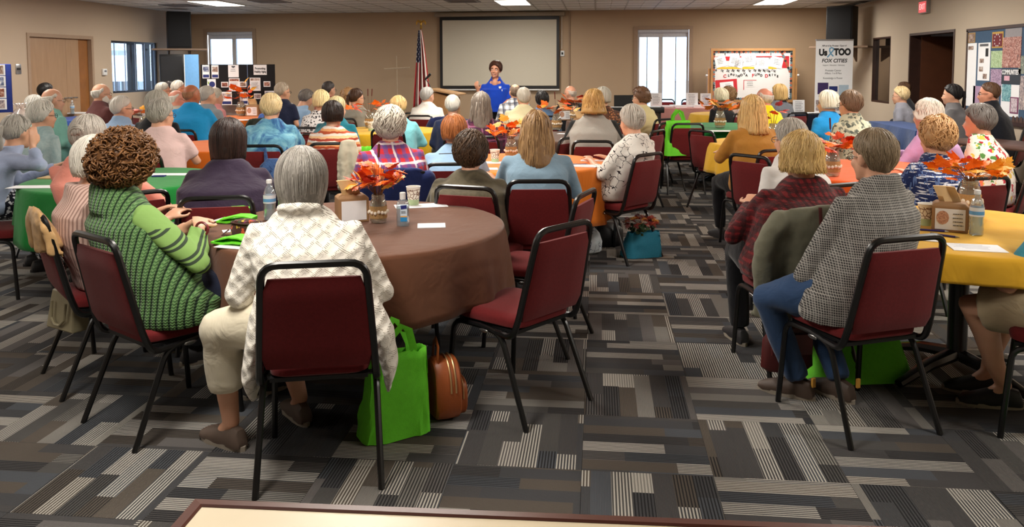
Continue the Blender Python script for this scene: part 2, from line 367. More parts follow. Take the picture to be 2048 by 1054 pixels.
# suspended ceiling: scored square tiles, each with four pads
LX=[-7.35,-4.85,-2.4,.0,2.4,4.2]
def fx(px,py): return pz(px,py,ZC)
FIX=[(-7.3,14.35),(-1.95,14.85),(3.25,15.45)]
for yy in (11.6,8.6,5.6,2.6): FIX+=[(-7.3,yy),(-1.95,yy),(3.25,yy)]
T6=.6096; FIX=[(XL+T6*round((x-XL)/T6),YB-T6*round((YB-y)/T6)) for x,y in FIX]     # each fixture covers a 1x2 bay of the grid
M_CT=NT('ceiling_tile_white'); _o=M_CT.obj(); M_CT.col(M_CT.mix(M_CT.noise(_o,60,2),lin((214,211,206)),lin((236,234,230)))); M_CT.set(Roughness=.9); M_CT.bump(M_CT.noise(_o,220,2),.5,.004); M_CT=M_CT.m
ceil=struct(one('ceiling',lambda m:m.box(((XL+XR)/2,(YF+YB)/2,ZC+.09),((XR-XL)/2+.16,(YB-YF)/2+.16,.05)),plain('ceiling_grid_dark',(70,66,62),.8),smooth=False))
ctm=MB()
for sx in(-1,1):
    for sy in(-1,1):
        c=(sx*.148,sy*.148); h0,h1=.146,.138
        ctm.add([(c[0]+x*h0,c[1]+y*h0,.03) for x,y in((-1,-1),(1,-1),(1,1),(-1,1))]+[(c[0]+x*h0,c[1]+y*h0,.006) for x,y in((-1,-1),(1,-1),(1,1),(-1,1))]+[(c[0]+x*h1,c[1]+y*h1,0) for x,y in((-1,-1),(1,-1),(1,1),(-1,1))],
          [(i+4*k,i+4*k+4,(i+1)%4+4*k+4,(i+1)%4+4*k) for k in(0,1) for i in range(4)]+[(8,9,10,11)])
cme=ctm.mesh('ceiling_tile'); cme.materials.append(M_CT); crest=MB()
grid=MB(); nx=int((XR-XL)/T6)+1; ny=int((YB-YF)/T6)+1
for i in range(nx+1): grid.box((min(XL+T6*i,XR),(YF+YB)/2,ZC+.008),(.011,(YB-YF)/2,.008))
for j in range(ny+1): grid.box(((XL+XR)/2,max(YB-T6*j,YF),ZC+.008),((XR-XL)/2,.011,.008))
gg=grid.obj('ceiling_grid',plain('grid_metal',(178,174,168),.5),ceil,smooth=False)
for i in range(nx):
    for j in range(ny):
        cx,cy=XL+T6*(i+.5),YB-T6*(j+.5)
        if any(abs(cx-fx_)<.32 and abs(cy-fy_)<.62 for fx_,fy_ in [(a+T6/2,b) for a,b in FIX]): continue
        if cx+.3>XR or cy-.3<YF: continue
        if cy>11.3:
            o=bpy.data.objects.new('ceiling_tile',cme); COL.objects.link(o); o.location=(cx,cy,ZC+.004); o.parent=ceil
        else: crest.box((cx,cy,ZC+.018),(.294,.294,.014))
cr=crest.obj('ceiling_tiles_beyond',M_CT,ceil,smooth=False); cr['kind']='stuff'
M_DIFF=emis('lamp_diffuser',(255,246,232),5.5); M_LFR=plain('lamp_frame_white',(220,220,216),.5)
def fixture(i,cx,cy):
    lab=['bright ceiling panel lamp above the black poster board','bright ceiling panel lamp above the hanging screen','bright ceiling panel lamp above the bulletin board'][i] if i<3 else 'ceiling panel lamp over the seated audience'
    e=empty('ceiling_light',(cx+T6/2,cy,ZC),0,lab,'lamp','ceiling panel lamps')
    one('lamp_frame',lambda m:[m.box((sx*.293,0,0),(.012,.60,.012)) for sx in(-1,1)]+[m.box((0,sy*.592,0),(.281,.012,.012)) for sy in(-1,1)],M_LFR,e)
    one('diffuser',lambda m:m.box((0,0,.006),(.28,.58,.004)),M_DIFF,e)
    L=bpy.data.lights.new('panel_glow','AREA'); L.shape='RECTANGLE'; L.size=.54; L.size_y=1.14; L.energy=LAMP_W; L.color=(1,.945,.86)
    o=bpy.data.objects.new('panel_glow',L); COL.objects.link(o); o.parent=e; o.location=(0,0,-.004)
for i,(x,y) in enumerate(FIX): fixture(i,x,y)
def vent(px,py,i):
    p=pz(px,py,ZC); e=empty('ceiling_vent',(p.x,p.y,ZC-.004),0,['grey ceiling air grille beside the lamp over the poster board','round-slatted ceiling air grille between poster board and flag','ceiling air grille just left of the lamp over the screen'][i],'vent')
    one('grille_frame',lambda m:[m.box((sx*.27,0,0),(.03,.30,.006)) for sx in(-1,1)]+[m.box((0,sy*.27,0),(.24,.03,.006)) for sy in(-1,1)],M_GREY,e)
    for k in range(7): one('slat',lambda m:m.box((0,-.2+k*.067,.0),(.24,.022,.003),Matrix.Rotation(.5,3,'X')),M_GREY,e)
for i,p in enumerate([(362,11),(540,3),(925,2)]): vent(*p,i)
# windows in the back wall
M_GLASS=glass('window_glass',(235,245,255),.02,.03); M_FR=plain('window_frame_vinyl',(196,192,190),.45); M_SHADE=plain('roller_shade',(200,200,206),.7)
def back_window(n,W,ratio,slide):
    a,b,z0,z1=W; e=struct(empty('window_%d'%n,((a+b)/2,YB,z0)))
    w=(b-a)/2; h=z1-z0; e['label']='tall bright window behind the black poster board' if n==1 else 'tall bright window behind the pink covered table'
    one('casing',lambda m:[m.box((s*(w-.03),-.01,h/2),(.04,.02,h/2+.0)) for s in(-1,1)]+[m.box((0,-.01,h-.03),(w-.07,.02,.04)),m.box((0,-.02,.0),(w+.02,.05,.02))],M_TRIM,e,smooth=False)
    one('sash',lambda m:[m.box((x,.08,h/2),(.022,.03,h/2-.04)) for x in(-w+.09,w-.09)]+[m.box((0,.08,.05),(w-.11,.03,.03)),m.box((0,.08,h-.10),(w-.11,.03,.03))],M_FR,e,smooth=False)
    one('mullion',lambda m:m.box((ratio*w,.08,h/2),(.045,.035,h/2-.1)),M_FR,e,smooth=False)
    for s0,s1 in((-w+.11,ratio*w-.045),(ratio*w+.045,w-.11)): one('pane',lambda m:m.box(((s0+s1)/2,.085,h/2),((s1-s0)/2,.004,h/2-.1)),M_GLASS,e,smooth=False)
    one('roller_shade',lambda m:(m.tube([(-w+.08,.03,h-.10),(w-.08,.03,h-.10)],.045,12),m.box((0,.05,h-.17),(w-.08,.003,.06))),M_SHADE,e)
    if slide:
        for x in(-.55*w,.45*w): one('glazing_bar',lambda m:m.box((x,.09,h/2),(.010,.012,h/2-.1)),M_GREY,e,smooth=False)
back_window(1,W1,.12,False); back_window(2,W2,-.08,True)
# outdoors: pale paving, white gabled building, fence, shrubs seen through the panes
struct(one('ground_outside',lambda m:m.box((-10,30,-.6),(60,60,.5)),plain('pale_paving',(176,178,180),.9),smooth=False))
bl=empty('white_outbuilding',(-19,25,-.1),R_(-35),'white gabled outbuilding outside the left wall window','building')
one('wall',lambda m:m.box((0,0,1.1),(2.6,1.8,1.1)),plain('white_siding',(214,218,224),.6),bl,smooth=False)
one('roof',lambda m:m.prism([(-3,2.2),(0,3.3),(3,2.2),(3,2.05),(0,3.1),(-3,2.05)],-2.1,2.1),plain('white_roof',(222,224,228),.6),bl,smooth=False)
one('garage_door',lambda m:m.box((0,-1.82,.9),(1.2,.03,.85)),plain('grey_garage',(170,176,184),.6),bl,smooth=False)
fe=empty('picket_fence',(-12.6,18.8,-.1),R_(62),'grey picket fence outside the left wall window','fence')
for k in range(30): one('picket',lambda m:m.box((-2.2+k*.15,0,.65),(.045,.012,.65)),M_GREY,fe,smooth=False)
one('rail',lambda m:m.box((0,.03,1.0),(2.3,.02,.04)),M_GREY,fe,smooth=False)
def bush(x,y,r,lab):
    e=empty('tree',(x,y,-.1),0,lab,'tree'); rnd=random.Random(int(x*10)); mb=MB()
    for k in range(900):
        d=V((rnd.gauss(0,1),rnd.gauss(0,1),rnd.gauss(0,1))).normalized()*r*(.55+.5*rnd.random()); c=V((0,0,r*1.25))+d; a=V((rnd.gauss(0,1),rnd.gauss(0,1),rnd.gauss(0,1))).normalized()*.16; b=a.orthogonal()*.6
        mb.add([c-a,c+b,c+a,c-b],[(0,1,2,3)])
    f=mb.obj('foliage',plain('leaf_green',(66,92,70),.8,var=.3,scale=2),e,smooth=False); f['kind']='stuff'
    one('trunk',lambda m:m.tube([(0,0,0),(.1,0,r),(0,.1,r*1.6)],[.15,.11,.05]),M_DARKWOOD,e)
bush(-17.4,19.6,1.9,'green leafy tree outside the left wall window')
# left wall window
e=struct(empty('window_3',(XL,(LW[0]+LW[1])/2,LW[2]))); e['label']='sliding window with dark mullions in the left wall'
hw=(LW[1]-LW[0])/2; hh=LW[3]-LW[2]; M_DKF=plain('dark_bronze_frame',(40,40,46),.4)
one('frame',lambda m:[m.box((-.08,s*(hw-.02),hh/2),(.05,.02,hh/2)) for s in(-1,1)]+[m.box((-.08,0,z),(.05,hw-.04,.02)) for z in(.02,hh-.02)],M_DKF,e,smooth=False)
for y,w in((-.12*hw,.035),(.08*hw,.03),(.62*hw,.08)): one('mullion',lambda m:m.box((-.08,y,hh/2),(.035,w,hh/2-.03)),M_DKF,e,smooth=False)
for k in range(5): one('blind_slat',lambda m:m.box((-.02,-hw+.12+k*(2*hw-.24)/4,hh/2),(.008,.006,hh/2-.03)),plain('blind_blue',(150,164,186),.6),e,smooth=False)
one('pane',lambda m:m.box((-.1,0,hh/2),(.004,hw-.04,hh/2-.04)),M_GLASS,e,smooth=False)
# double wooden door in the left wall
e=struct(empty('door_1',(XL,(LD[0]+LD[1])/2,0))); e['label']='double flush wooden door in the left wall'
dw=(LD[1]-LD[0])/2; dh=LD[3]; M_DOOR=NT('maple_door'); _o=M_DOOR.obj((8,8,.7)); M_DOOR.col(M_DOOR.mix(M_DOOR.noise(_o,3,4,.6,.8),lin((150,118,88)),lin((180,146,114)))); M_DOOR.set(Roughness=.4); M_DOOR=M_DOOR.m
one('door_frame',lambda m:[m.box((-.06,s*(dw-.03),dh/2),(.075,.03,dh/2)) for s in(-1,1)]+[m.box((-.06,0,dh-.03),(.075,dw-.06,.03))],M_TRIM,e,smooth=False)
one('door_leaf',lambda m:m.box((-.07,-.37*dw,dh/2-.03),(.022,.56*dw,dh/2-.03)),M_DOOR,e,smooth=False)
lf=one('door_leaf',lambda m:m.box((-.07,.395*dw,dh/2-.03),(.022,.20*dw,dh/2-.03)),M_DOOR,e,smooth=False)
one('side_panel',lambda m:m.box((-.085,.775*dw,dh/2-.03),(.022,.175*dw,dh/2-.03)),plain('amber_wood',(142,92,48),.4,var=.12,scale=6),e,smooth=False)
for yy in(.06,.26):
    one('door_handle',lambda m:(m.tube([(-.045,yy*dw+.05,1.03),(.02,yy*dw+.05,1.03)],.014),m.tube([(.02,yy*dw+.05,1.03),(.02,yy*dw+.11,1.03)],.012),m.lathe([(.03,-.006),(.03,.006)],(-.045,yy*dw+.05,1.03))),M_STEEL,lf)
# right wall: narrow dark window, doorway with half-open wooden door, corridor behind
e=struct(empty('window_4',(XR,(RW[0]+RW[1])/2,RW[2]))); e['label']='narrow dark sidelight window in the right wall'; hw=(RW[1]-RW[0])/2; hh=RW[3]-RW[2]
one('frame',lambda m:[m.box((.08,s*(hw-.015),hh/2),(.08,.015,hh/2)) for s in(-1,1)]+[m.box((.08,0,z),(.08,hw-.03,.015)) for z in(.015,hh-.015)],M_DARKWOOD,e,smooth=False)
one('pane',lambda m:m.box((.06,0,hh/2),(.005,hw-.03,hh/2-.03)),glass('dim_glass',(150,130,120),.02,.05),e,smooth=False)
struct(one('wall_corridor',lambda m:(m.box((XR+1.9,13,1.375),(.05,5,1.375)),m.box((XR+1.03,8,1.375),(.86,.05,1.375)),m.box((XR+1.03,18,1.375),(.86,.05,1.375)),m.box((XR+1.03,13,2.8),(.86,5,.05)),m.box((XR+1.03,13,-.05),(.86,5,.05))),plain('corridor_brown',(92,70,58),.7),smooth=False))
e=struct(empty('door_2',(XR,(RD[0]+RD[1])/2,0))); e['label']='dark wooden door with a glass light in the right wall doorway'; dw=(RD[1]-RD[0])/2; dh=RD[3]
one('door_frame',lambda m:[m.box((.08,s*(dw-.02),dh/2),(.09,.02,dh/2)) for s in(-1,1)]+[m.box((.08,0,dh-.02),(.09,dw-.04,.02))],M_DARKWOOD,e,smooth=False)
M_RD=plain('red_brown_door',(96,56,36),.4,var=.15,scale=5)
lf=one('door_leaf',lambda m:(m.box((.60,dw-.07,dh/2-.02),(.44,.022,dh/2-.03)),),M_RD,e,smooth=False)
one('door_handle',lambda m:(m.tube([(.95,dw-.09,1.0),(.95,dw-.15,1.0)],.013),m.tube([(.95,dw-.15,1.0),(.85,dw-.15,1.0)],.011)),M_STEEL,lf)
lf2=one('corridor_door',lambda m:(m.box((1.80,-.35*dw,1.0),(.02,.5,1.0))),M_DARKWOOD,e,smooth=False)
one('door_light',lambda m:m.box((1.775,-.35*dw,1.45),(.004,.36,.38)),plain('pale_blue_glass',(160,196,206),.3),lf2,smooth=False)
# exit sign on the right wall
p=wr(1853,14); e=empty('exit_sign',(XR-.03,p.y,p.z),0,'small red lit exit sign high on the right wall','sign')
one('housing',lambda m:m.box((0,0,0),(.03,.16,.10)),plain('sign_grey',(150,142,136),.6),e,smooth=False)
one('sign_face',lambda m:m.box((-.033,0,0),(.003,.14,.085)),emis('exit_red',(238,92,96),.55),e,smooth=False)
text('lettering','EXIT',.13,emis('exit_letter',(255,190,190),.9),e,(-.037,0,0),(R_(90),0,R_(-90)),sx=.85)
# ------------------------------------------------------------------ wall things
RXZ=(R_(90),0,0)
def quadf(m,w,h,t=.003,c=(0,0,0)): m.box(c,(w/2,t/2,h/2))
INK=plain('black_ink',(20,20,22),.7,var=0); INKG=plain('grey_ink',(92,92,96),.7,var=0); RED=plain('red_card',(196,34,46),.7); YEL=plain('yellow_card',(232,186,40),.7); NAVYINK=plain('navy_ink',(30,44,110),.7)
def photo_mat(k,cols):
    key=('ph',k)
    if key in MC: return MC[key]
    t=NT('printed_picture'); t.col(t.ramp(t.noise(t.obj(),14+k*3,3,.6,1.5),[(.3+.4*i/(len(cols)-1),lin(c)) for i,c in enumerate(cols)])); t.set(Roughness=.5); MC[key]=t.m; return t.m
PH=[photo_mat(0,[(40,36,40),(150,120,104),(214,206,200)]),photo_mat(1,[(30,40,84),(120,130,160),(226,226,228)]),photo_mat(2,[(60,30,26),(150,84,64),(220,196,176)]),photo_mat(3,[(70,78,92),(168,150,150),(226,214,206)])]
def lines(parent,w,n,z0,dz,y=-.004,mat=None,cx=0,th=.006,seed=0):
    # rows of small print, each row broken into words
    rnd=random.Random(seed+n); mb=MB()
    for k in range(n):
        x=-w/2+rnd.random()*.1*w; end=w/2-rnd.random()*.25*w
        while x<end:
            l=min(end-x,w*(.06+.12*rnd.random())); mb.box((cx+x+l/2,y,z0-k*dz),(l/2,.0008,th/2)); x+=l+w*.04
    o=mb.obj('print',mat or INKG,parent,smooth=False); o['kind']='stuff'; return o
# projection screen
a,b=wb(881,35),wb(1119,177); cx=(a.x+b.x)/2; w=b.x-a.x; h=a.z-b.z
e=empty('projection_screen',(cx,YB-.10,b.z),0,'pull-down projection screen with black border hanging behind the speaker','screen')
one('screen_fabric',lambda m:quadf(m,w-.12,h-.13,.004,(0,0,h/2+.0)),plain('screen_white',(204,196,178),.8,var=.01),e,smooth=False)
one('black_border',lambda m:(m.box((-w/2+.03,-.001,h/2),(.03,.003,h/2)),m.box((w/2-.03,-.001,h/2),(.03,.003,h/2)),m.box((0,-.001,h-.035),(w/2-.06,.003,.035)),m.box((0,-.001,.03),(w/2-.06,.003,.03))),M_BLACK,e,smooth=False)
one('case',lambda m:m.rbox((0,.02,h+.05),(w/2+.12,.05,.045),.02),plain('case_beige',(150,136,118),.5),e)
one('weight_bar',lambda m:m.tube([(-w/2,0,-.025),(w/2,0,-.025)],.016,8),M_WHITE,e)
one('pull_cord',lambda m:m.tube([(w/2+.05,.03,h),(w/2+.05,.05,h*.55)],.004,5),M_WHITE,e)
p=wb(1139,27); q=wb(1139,170); tag(one('conduit_pipe',lambda m:m.tube([(p.x,YB-.02,ZC-.01),(p.x,YB-.02,q.z)],.016,8),M_TRIM),'thin painted conduit running down the wall right of the screen','pipe')
p=wb(1122,107); e=empty('wall_switch_box',(p.x+.03,YB,p.z),0,'small white wall box beside the right edge of the screen','switch')
one('cover',lambda m:m.rbox((0,-.015,0),(.045,.015,.06),.006),M_WHITE,e); one('button',lambda m:m.box((0,-.032,0),(.02,.003,.025)),M_BLACK,e,smooth=False)
# thin wooden cross
p=wb(803,136); e=empty('standing_cross',(p.x,YB-.35,0),0,'slender pale wooden cross standing left of the flag','cross')
one('post',lambda m:m.tube([(0,0,0),(-.02,0,wb(800,112).z)],[.014,.009],6),plain('cross_wood',(196,176,150),.5),e); one('crosspiece',lambda m:m.tube([(-.29,-.015,p.z-.02),(.27,-.015,p.z+.01)],[.018,.018],6),plain('cross_wood',(196,176,150),.5),e)
# flag on its pole
fd=15.9; t0=dep(842,45,fd); e=empty('flag_on_pole',(t0.x,t0.y,0),0,'American flag hanging furled on a pole topped by a gold eagle','flag')
FH=t0.z
GOLD=plain('gold_metal',(180,140,60),.35,.8)
one('pole',lambda m:m.tube([(0,0,.05),(0,0,FH-.12)],.014,8),plain('pole_wood',(120,80,40),.4),e)
one('base',lambda m:m.lathe([(.16,0),(.16,.03),(.05,.06),(.03,.12),(.0201,.13)]),GOLD,e)
def eagle(m):
    m.ell((0,0,FH-.03),(.022,.03,.05)); m.ell((0,-.015,FH+.03),(.015,.02,.018))
    for s in(-1,1): m.tube([(s*.015,0,FH),(s*.06,0,FH+.035),(s*.085,0,FH-.0),(s*.09,0,FH-.05)],[(.012,.02),(.012,.025),(.01,.022),(.003,.008)],6)
    m.ell((0,0,FH-.10),(.025,.025,.025))
one('eagle',eagle,GOLD,e)
def flagm():
    t=NT('stars_and_stripes'); at=t.n('ShaderNodeAttribute',_attribute_name='UVMap'); u,v,_=t.xyz(at.outputs['Vector'])
    s=t.math('GREATER_THAN',t.math('FRACT',t.math('MULTIPLY',u,6.5)),.5); c=t.mix(s,lin((164,26,34)),lin((226,216,206)))
    cn=t.math('MULTIPLY',t.math('LESS_THAN',v,.42),t.math('LESS_THAN',u,.54))
    cu=t.math('FRACT',t.math('MULTIPLY',u,13.0)); cv=t.math('FRACT',t.math('ADD',t.math('MULTIPLY',v,16.0),t.math('MULTIPLY',t.math('FLOOR',t.math('MULTIPLY',u,13.0)),.5)))
    dx=t.math('SUBTRACT',cu,.5); dy=t.math('SUBTRACT',cv,.5); st=t.math('LESS_THAN',t.math('ADD',t.math('MULTIPLY',dx,dx),t.math('MULTIPLY',dy,dy)),.05)
    c=t.mix(cn,c,t.mix(st,lin((20,26,66)),lin((230,230,232)))); t.col(c); t.set(Roughness=.7); return t.m
FL=(FH-.22); z1=FH-.15; z0=.75; me=bpy.data.meshes.new('flag_cloth'); vs_=[];fs_=[];uv=[]; NU,NV=40,24
for j in range(NV+1):
    v=j/NV; z=z1+(z0-z1)*v; half=.03+.15*v**.8
    for i in range(NU+1):
        u=i/NU; x=-.02+half*(u*1.9-.85)+.02*v; y=-.03-.045*(.3+v)*math.cos(u*math.pi*7)+.02*math.sin(v*5)
        vs_.append((x,y,z+.03*math.sin(u*9)*v)); uv.append((u,v))
for j in range(NV):
    for i in range(NU): k=j*(NU+1)+i; fs_.append((k,k+1,k+NU+2,k+NU+1))
me.from_pydata(vs_,[],fs_); ul=me.uv_layers.new(name='UVMap')
for l in me.loops: ul.data[l.index].uv=uv[l.vertex_index]
me.shade_smooth(); me.materials.append(flagm()); fo=bpy.data.objects.new('flag_cloth',me); COL.objects.link(fo); fo.parent=e; sm=fo.modifiers.new('thick','SOLIDIFY'); sm.thickness=.004
# lectern with microphone
ld=14.2; p=dep(893,181,ld); e=empty('lectern',(p.x,p.y,0),R_(-6),'oak lectern with a slanted top standing before the screen','lectern')
H=p.z; one('body',lambda m:m.prism([(-.19,0),(.19,0),(.19,H-.12),(-.19,H-.02)],-.22,.20,'y'),M_OAK,e,bevel=.008)
one('slanted_top',lambda m:m.box((.02,-.01,H-.02),(.27,.27,.014),Matrix.Rotation(R_(10),3,'Y')),plain('pale_oak',(188,146,100),.45,var=.1,scale=8),e,bevel=.004)
one('plinth',lambda m:m.box((0,-.01,.03),(.24,.25,.03)),M_OAK,e,bevel=.006)
tag(one('microphone',lambda m:(m.tube([(p.x-.25,p.y-.06,H),(p.x-.30,p.y-.06,H+.12),(p.x-.35,p.y-.06,H+.19)],.008,6),m.tube([(p.x-.36,p.y-.06,H+.2),(p.x-.28,p.y-.06,H+.28)],[.016,.024],8,rnd=True)),M_BLACK),'black microphone on a short gooseneck above the lectern','microphone')
# corner speakers on shelves
def corner(px0,px1,y0,y1,d,lab,labs,side):
    a=dep(px0,y0,d); b=dep(px1,y1,d); c=(a+b)/2; w=(b-a).length*.0+abs((b-a).dot(RX)); hh=a.z-b.z
    e=empty('loudspeaker',(c.x,c.y,b.z),R_(-32*side),lab,'speaker')
    one('cabinet',lambda m:m.rbox((0,0,hh/2),(w/2*.94,.19,hh/2),.015),M_BLACK,e)
    one('grille',lambda m:m.rbox((0,-.2,hh/2),(w/2*.86,.012,hh/2-.03),.008),plain('speaker_grille',(20,20,22),.9,scale=200,bump=.5),e)
    s=empty('corner_shelf',(c.x,c.y,b.z),R_(-32*side),labs,'shelf'); M=plain('shelf_wood',(120,96,76),.5)
    one('board',lambda m:m.box((0,.06,-.021),(w/2+.28,.30,.018)),M,s,bevel=.003); one('bracket',lambda m:[m.prism([(.3,-.04),(-.15,-.04),(.3,-.3)],x-.015,x+.015,'x') for x in(-.2,.2)],M,s,smooth=False)
corner(334,381,24,97,16.6,'tall black loudspeaker on the corner shelf beside the left window','brown corner shelf carrying the loudspeaker beside the left wall window',-1)
corner(1657,1711,13,92,15.4,'tall black loudspeaker on the corner shelf above the banner','brown corner shelf behind the white banner',1)
a=dep(325,109,16.4); b=dep(370,175,16.4); e=empty('equipment_cabinet',((a.x+b.x)/2,a.y,0),R_(20),'tall black equipment cabinet below the corner shelf','cabinet')
w=abs((b-a).dot(RX)); one('body',lambda m:m.rbox((0,0,a.z/2),(w/2,.22,a.z/2),.01),M_BLACK,e); one('door',lambda m:m.box((0,-.228,a.z/2),(w/2-.03,.008,a.z/2-.04)),plain('cabinet_door_black',(24,24,28),.4),e,smooth=False)
a=dep(370,109,16.0); b=dep(397,185,16.0); e=empty('blue_panel',((a.x+b.x)/2,a.y,0),R_(5),'pale blue standing panel beside the black equipment cabinet','panel')
one('board',lambda m:m.box((0,0,a.z/2),((b.x-a.x)/2,.012,a.z/2)),plain('sky_blue_board',(120,178,232),.6),e,smooth=False); one('edge_strip',lambda m:m.box((-(b.x-a.x)/2-.008,0,a.z/2),(.008,.016,a.z/2)),M_WHITE,e,smooth=False)
# switch plates and thermostat on the left wall
p=wl(36,138); e=empty('wall_switch_plate',(XL,p.y,p.z),0,'steel switch plate on the left wall beside the double door','switch'); one('plate',lambda m:m.rbox((.006,0,0),(.006,.06,.08),.004),M_STEEL,e); one('toggle',lambda m:m.box((.016,0,0),(.006,.035,.014)),M_BLACK,e,smooth=False)
p=wl(207,144); e=empty('thermostat',(XL,p.y,p.z),0,'white thermostat on the left wall between door and window','thermostat'); one('case',lambda m:m.rbox((.02,0,0),(.02,.06,.06),.008),M_WHITE,e); one('display',lambda m:m.box((.041,0,.015),(.002,.035,.018)),M_GREY,e,smooth=False)
# black trifold poster board
bd=13.6; a=dep(402,129,bd); b=dep(551,209,bd); cx,cy=(a.x+b.x)/2,(a.y+b.y)/2; w=b.x-a.x; h=a.z-b.z
e=empty('poster_board',(cx,cy,b.z),R_(6),'black fold-out display board pinned with sheets and photos','display board')
FB=plain('black_felt',(16,16,20),.95); kx=w/1.49*.01
X0=-w/2; f1=.63*w
one('panel',lambda m:m.box((X0+f1/2,0,h/2),(f1/2-.004,.012,h/2)),FB,e,smooth=False); one('panel',lambda m:m.box((X0+f1+(w-f1)/2,0,h/2),((w-f1)/2-.004,.012,h/2)),FB,e,smooth=False)
one('hinge_strip',lambda m:m.box((X0+f1,.0,h/2),(.005,.008,h/2)),plain('pale_blue_edge',(150,180,230),.4),e,smooth=False)
S_=w/1560.   # sheets measured on an enlarged view of the board
def sheet(x0,y0,x1,y1,kind,seed=0):
    ww=(x1-x0)*S_; hh=(y1-y0)*S_; cx=X0+((x0+x1)/2-30)*S_; cz=h-((y0+y1)/2-150)*S_
    o=one('sheet',lambda m:quadf(m,ww,hh,.002,(cx,-.014,cz)),M_PAPER,e,smooth=False)
    if kind=='photo': one('picture',lambda m:quadf(m,ww*.8,hh*.7,.001,(cx,-.016,cz)),PH[seed%4],o,smooth=False)
    if kind=='text': lines(o,ww*.8,9,cz+hh*.15,hh*.06,-.016,None,cx,.004,seed); one('picture',lambda m:quadf(m,ww*.85,hh*.17,.001,(cx,-.016,cz+hh*.36)),PH[(seed+1)%4],o,smooth=False)
    if kind=='flyer': one('picture',lambda m:quadf(m,ww*.8,hh*.4,.001,(cx,-.016,cz+hh*.18)),PH[seed%4],o,smooth=False); one('band',lambda m:quadf(m,ww*.85,hh*.22,.001,(cx,-.016,cz-hh*.33)),NAVYINK,o,smooth=False)
    if kind=='badge': one('badge',lambda m:m.prism([(cx-.03,cz+hh*.42),(cx+.03,cz+hh*.42),(cx+.03,cz+hh*.32),(cx,cz+hh*.24),(cx-.03,cz+hh*.32)],-.0165,-.0155),INKG,o,smooth=False); lines(o,ww*.55,2,cz+.03,.03,-.016,None,cx,.008,3)
    if kind=='round': one('emblem',lambda m:m.prism([(cx+.05*math.cos(i*.4)+.01,cz-.01+.05*math.sin(i*.4)) for i in range(16)],-.0165,-.0155),NAVYINK,o,smooth=False); one('leaf_mark',lambda m:m.prism([(cx-.07,cz+.05),(cx-.05,cz+.02),(cx-.035,cz+.05),(cx-.045,cz-.01),(cx-.055,cz-.01)],-.0175,-.0165),plain('lime_ink',(140,180,50),.6),o,smooth=False)
    if kind=='title':
        text('lettering','Promoting',.052,INK,o,(cx,-.0155,cz+.022),RXZ,bold=.0012,sx=.8); text('lettering','Healthy Aging',.052,INK,o,(cx,-.0155,cz-.032),RXZ,bold=.0012,sx=.68)
for s in [(72,160,220,440,'flyer',1),(262,165,410,440,'flyer',0),(612,160,832,420,'badge',0),(1146,160,1420,370,'title',0),(165,455,345,650,'round',0),(458,515,606,630,'photo',2),(620,440,845,712,'text',1),(845,510,990,625,'photo',0),(1060,430,1282,705,'text',3),(1348,505,1490,620,'photo',2),(340,720,440,1000,'flyer',3),(455,725,675,1000,'flyer',3),(845,725,1015,990,'flyer',1),(1140,762,1288,874,'photo',3),(1366,708,1580,850,'flyer',1)]: sheet(*s)
# rolling bulletin board in an oak stand
bd=16.3; a=dep(1422,97,bd); b=dep(1589,97,bd); bz=dep(1422,205,bd).z; w=(b-a).length; h=a.z-bz; cc=(a+b)/2
e=empty('bulletin_board',(cc.x,cc.y,0),R_(4),'oak framed bulletin board announcing a fund drive on a stand','bulletin board'); S_=w/1400.
def bp(x,y): return (-w/2+(x-90)*S_, bz+h-(y-95)*S_)     # enlarged-view coordinates -> board plane
one('frame',lambda m:(m.box((-w/2+.025,0,bz+h/2),(.025,.03,h/2)),m.box((w/2-.025,0,bz+h/2),(.025,.03,h/2)),m.box((0,0,bz+h-.025),(w/2-.05,.03,.025)),m.box((0,0,bz+.025),(w/2-.05,.03,.025))),M_OAK,e,smooth=False)
one('backing',lambda m:quadf(m,w-.1,h-.1,.01,(0,.0,bz+h/2)),plain('white_sheet',(226,224,222),.8,var=.02),e,smooth=False)
def border(m):
    rnd=random.Random(4); x0,x1=-w/2+.07,w/2-.07; za,zb=bz+.07,bz+h-.07
    def sc_(cx,cz): m.prism([(cx+.026*math.cos(i*.785),cz+.026*math.sin(i*.785)) for i in range(8)],-.012,-.007)
    n=int((x1-x0)/.045); k=int((zb-za)/.045)
    for i in range(n+1): 
        for z in(za,zb): m.mi=rnd.randrange(3); sc_(x0+(x1-x0)*i/n,z)
    for i in range(k+1):
        for x in(x0,x1): m.mi=rnd.randrange(3); sc_(x,za+(zb-za)*i/k)
    a,b=bp(1270,160),bp(1410,480)
    for i in range(12): m.mi=rnd.randrange(3); sc_(a[0]+(b[0]-a[0])*i/11,a[1]+(b[1]-a[1])*i/11)
one('scalloped_border',border,[plain('border_dark',(40,44,50),.7),plain('border_rust',(170,90,64),.7),plain('border_teal',(96,120,128),.7)],e,smooth=False)
for uo in(-1,1): one('upright',lambda m:(m.box((uo*(w/2+.03),.02,.55+.4),(.025,.03,.55)),m.box((uo*(w/2+.03),0,.06),(.03,.3,.03)),m.box((uo*(w/2+.03),.02,.25),(.025,.03,.2))),M_OAK,e,smooth=False); one('clamp_knob',lambda m:m.tube([(uo*(w/2+.05),.0,bz+h*.5),(uo*(w/2+.09),.0,bz+h*.5)],.022,8),M_WHITE,e)
def card(x0,y0,x1,y1,mat,rot=0,y=-.008,name='card',pts=None):
    c=bp((x0+x1)/2,(y0+y1)/2); o=one(name,lambda m:quadf(m,(x1-x0)*S_,(y1-y0)*S_,.002),mat,e,smooth=False); o.location=(c[0],y,c[1]); o.rotation_euler=(0,R_(rot),0); return o
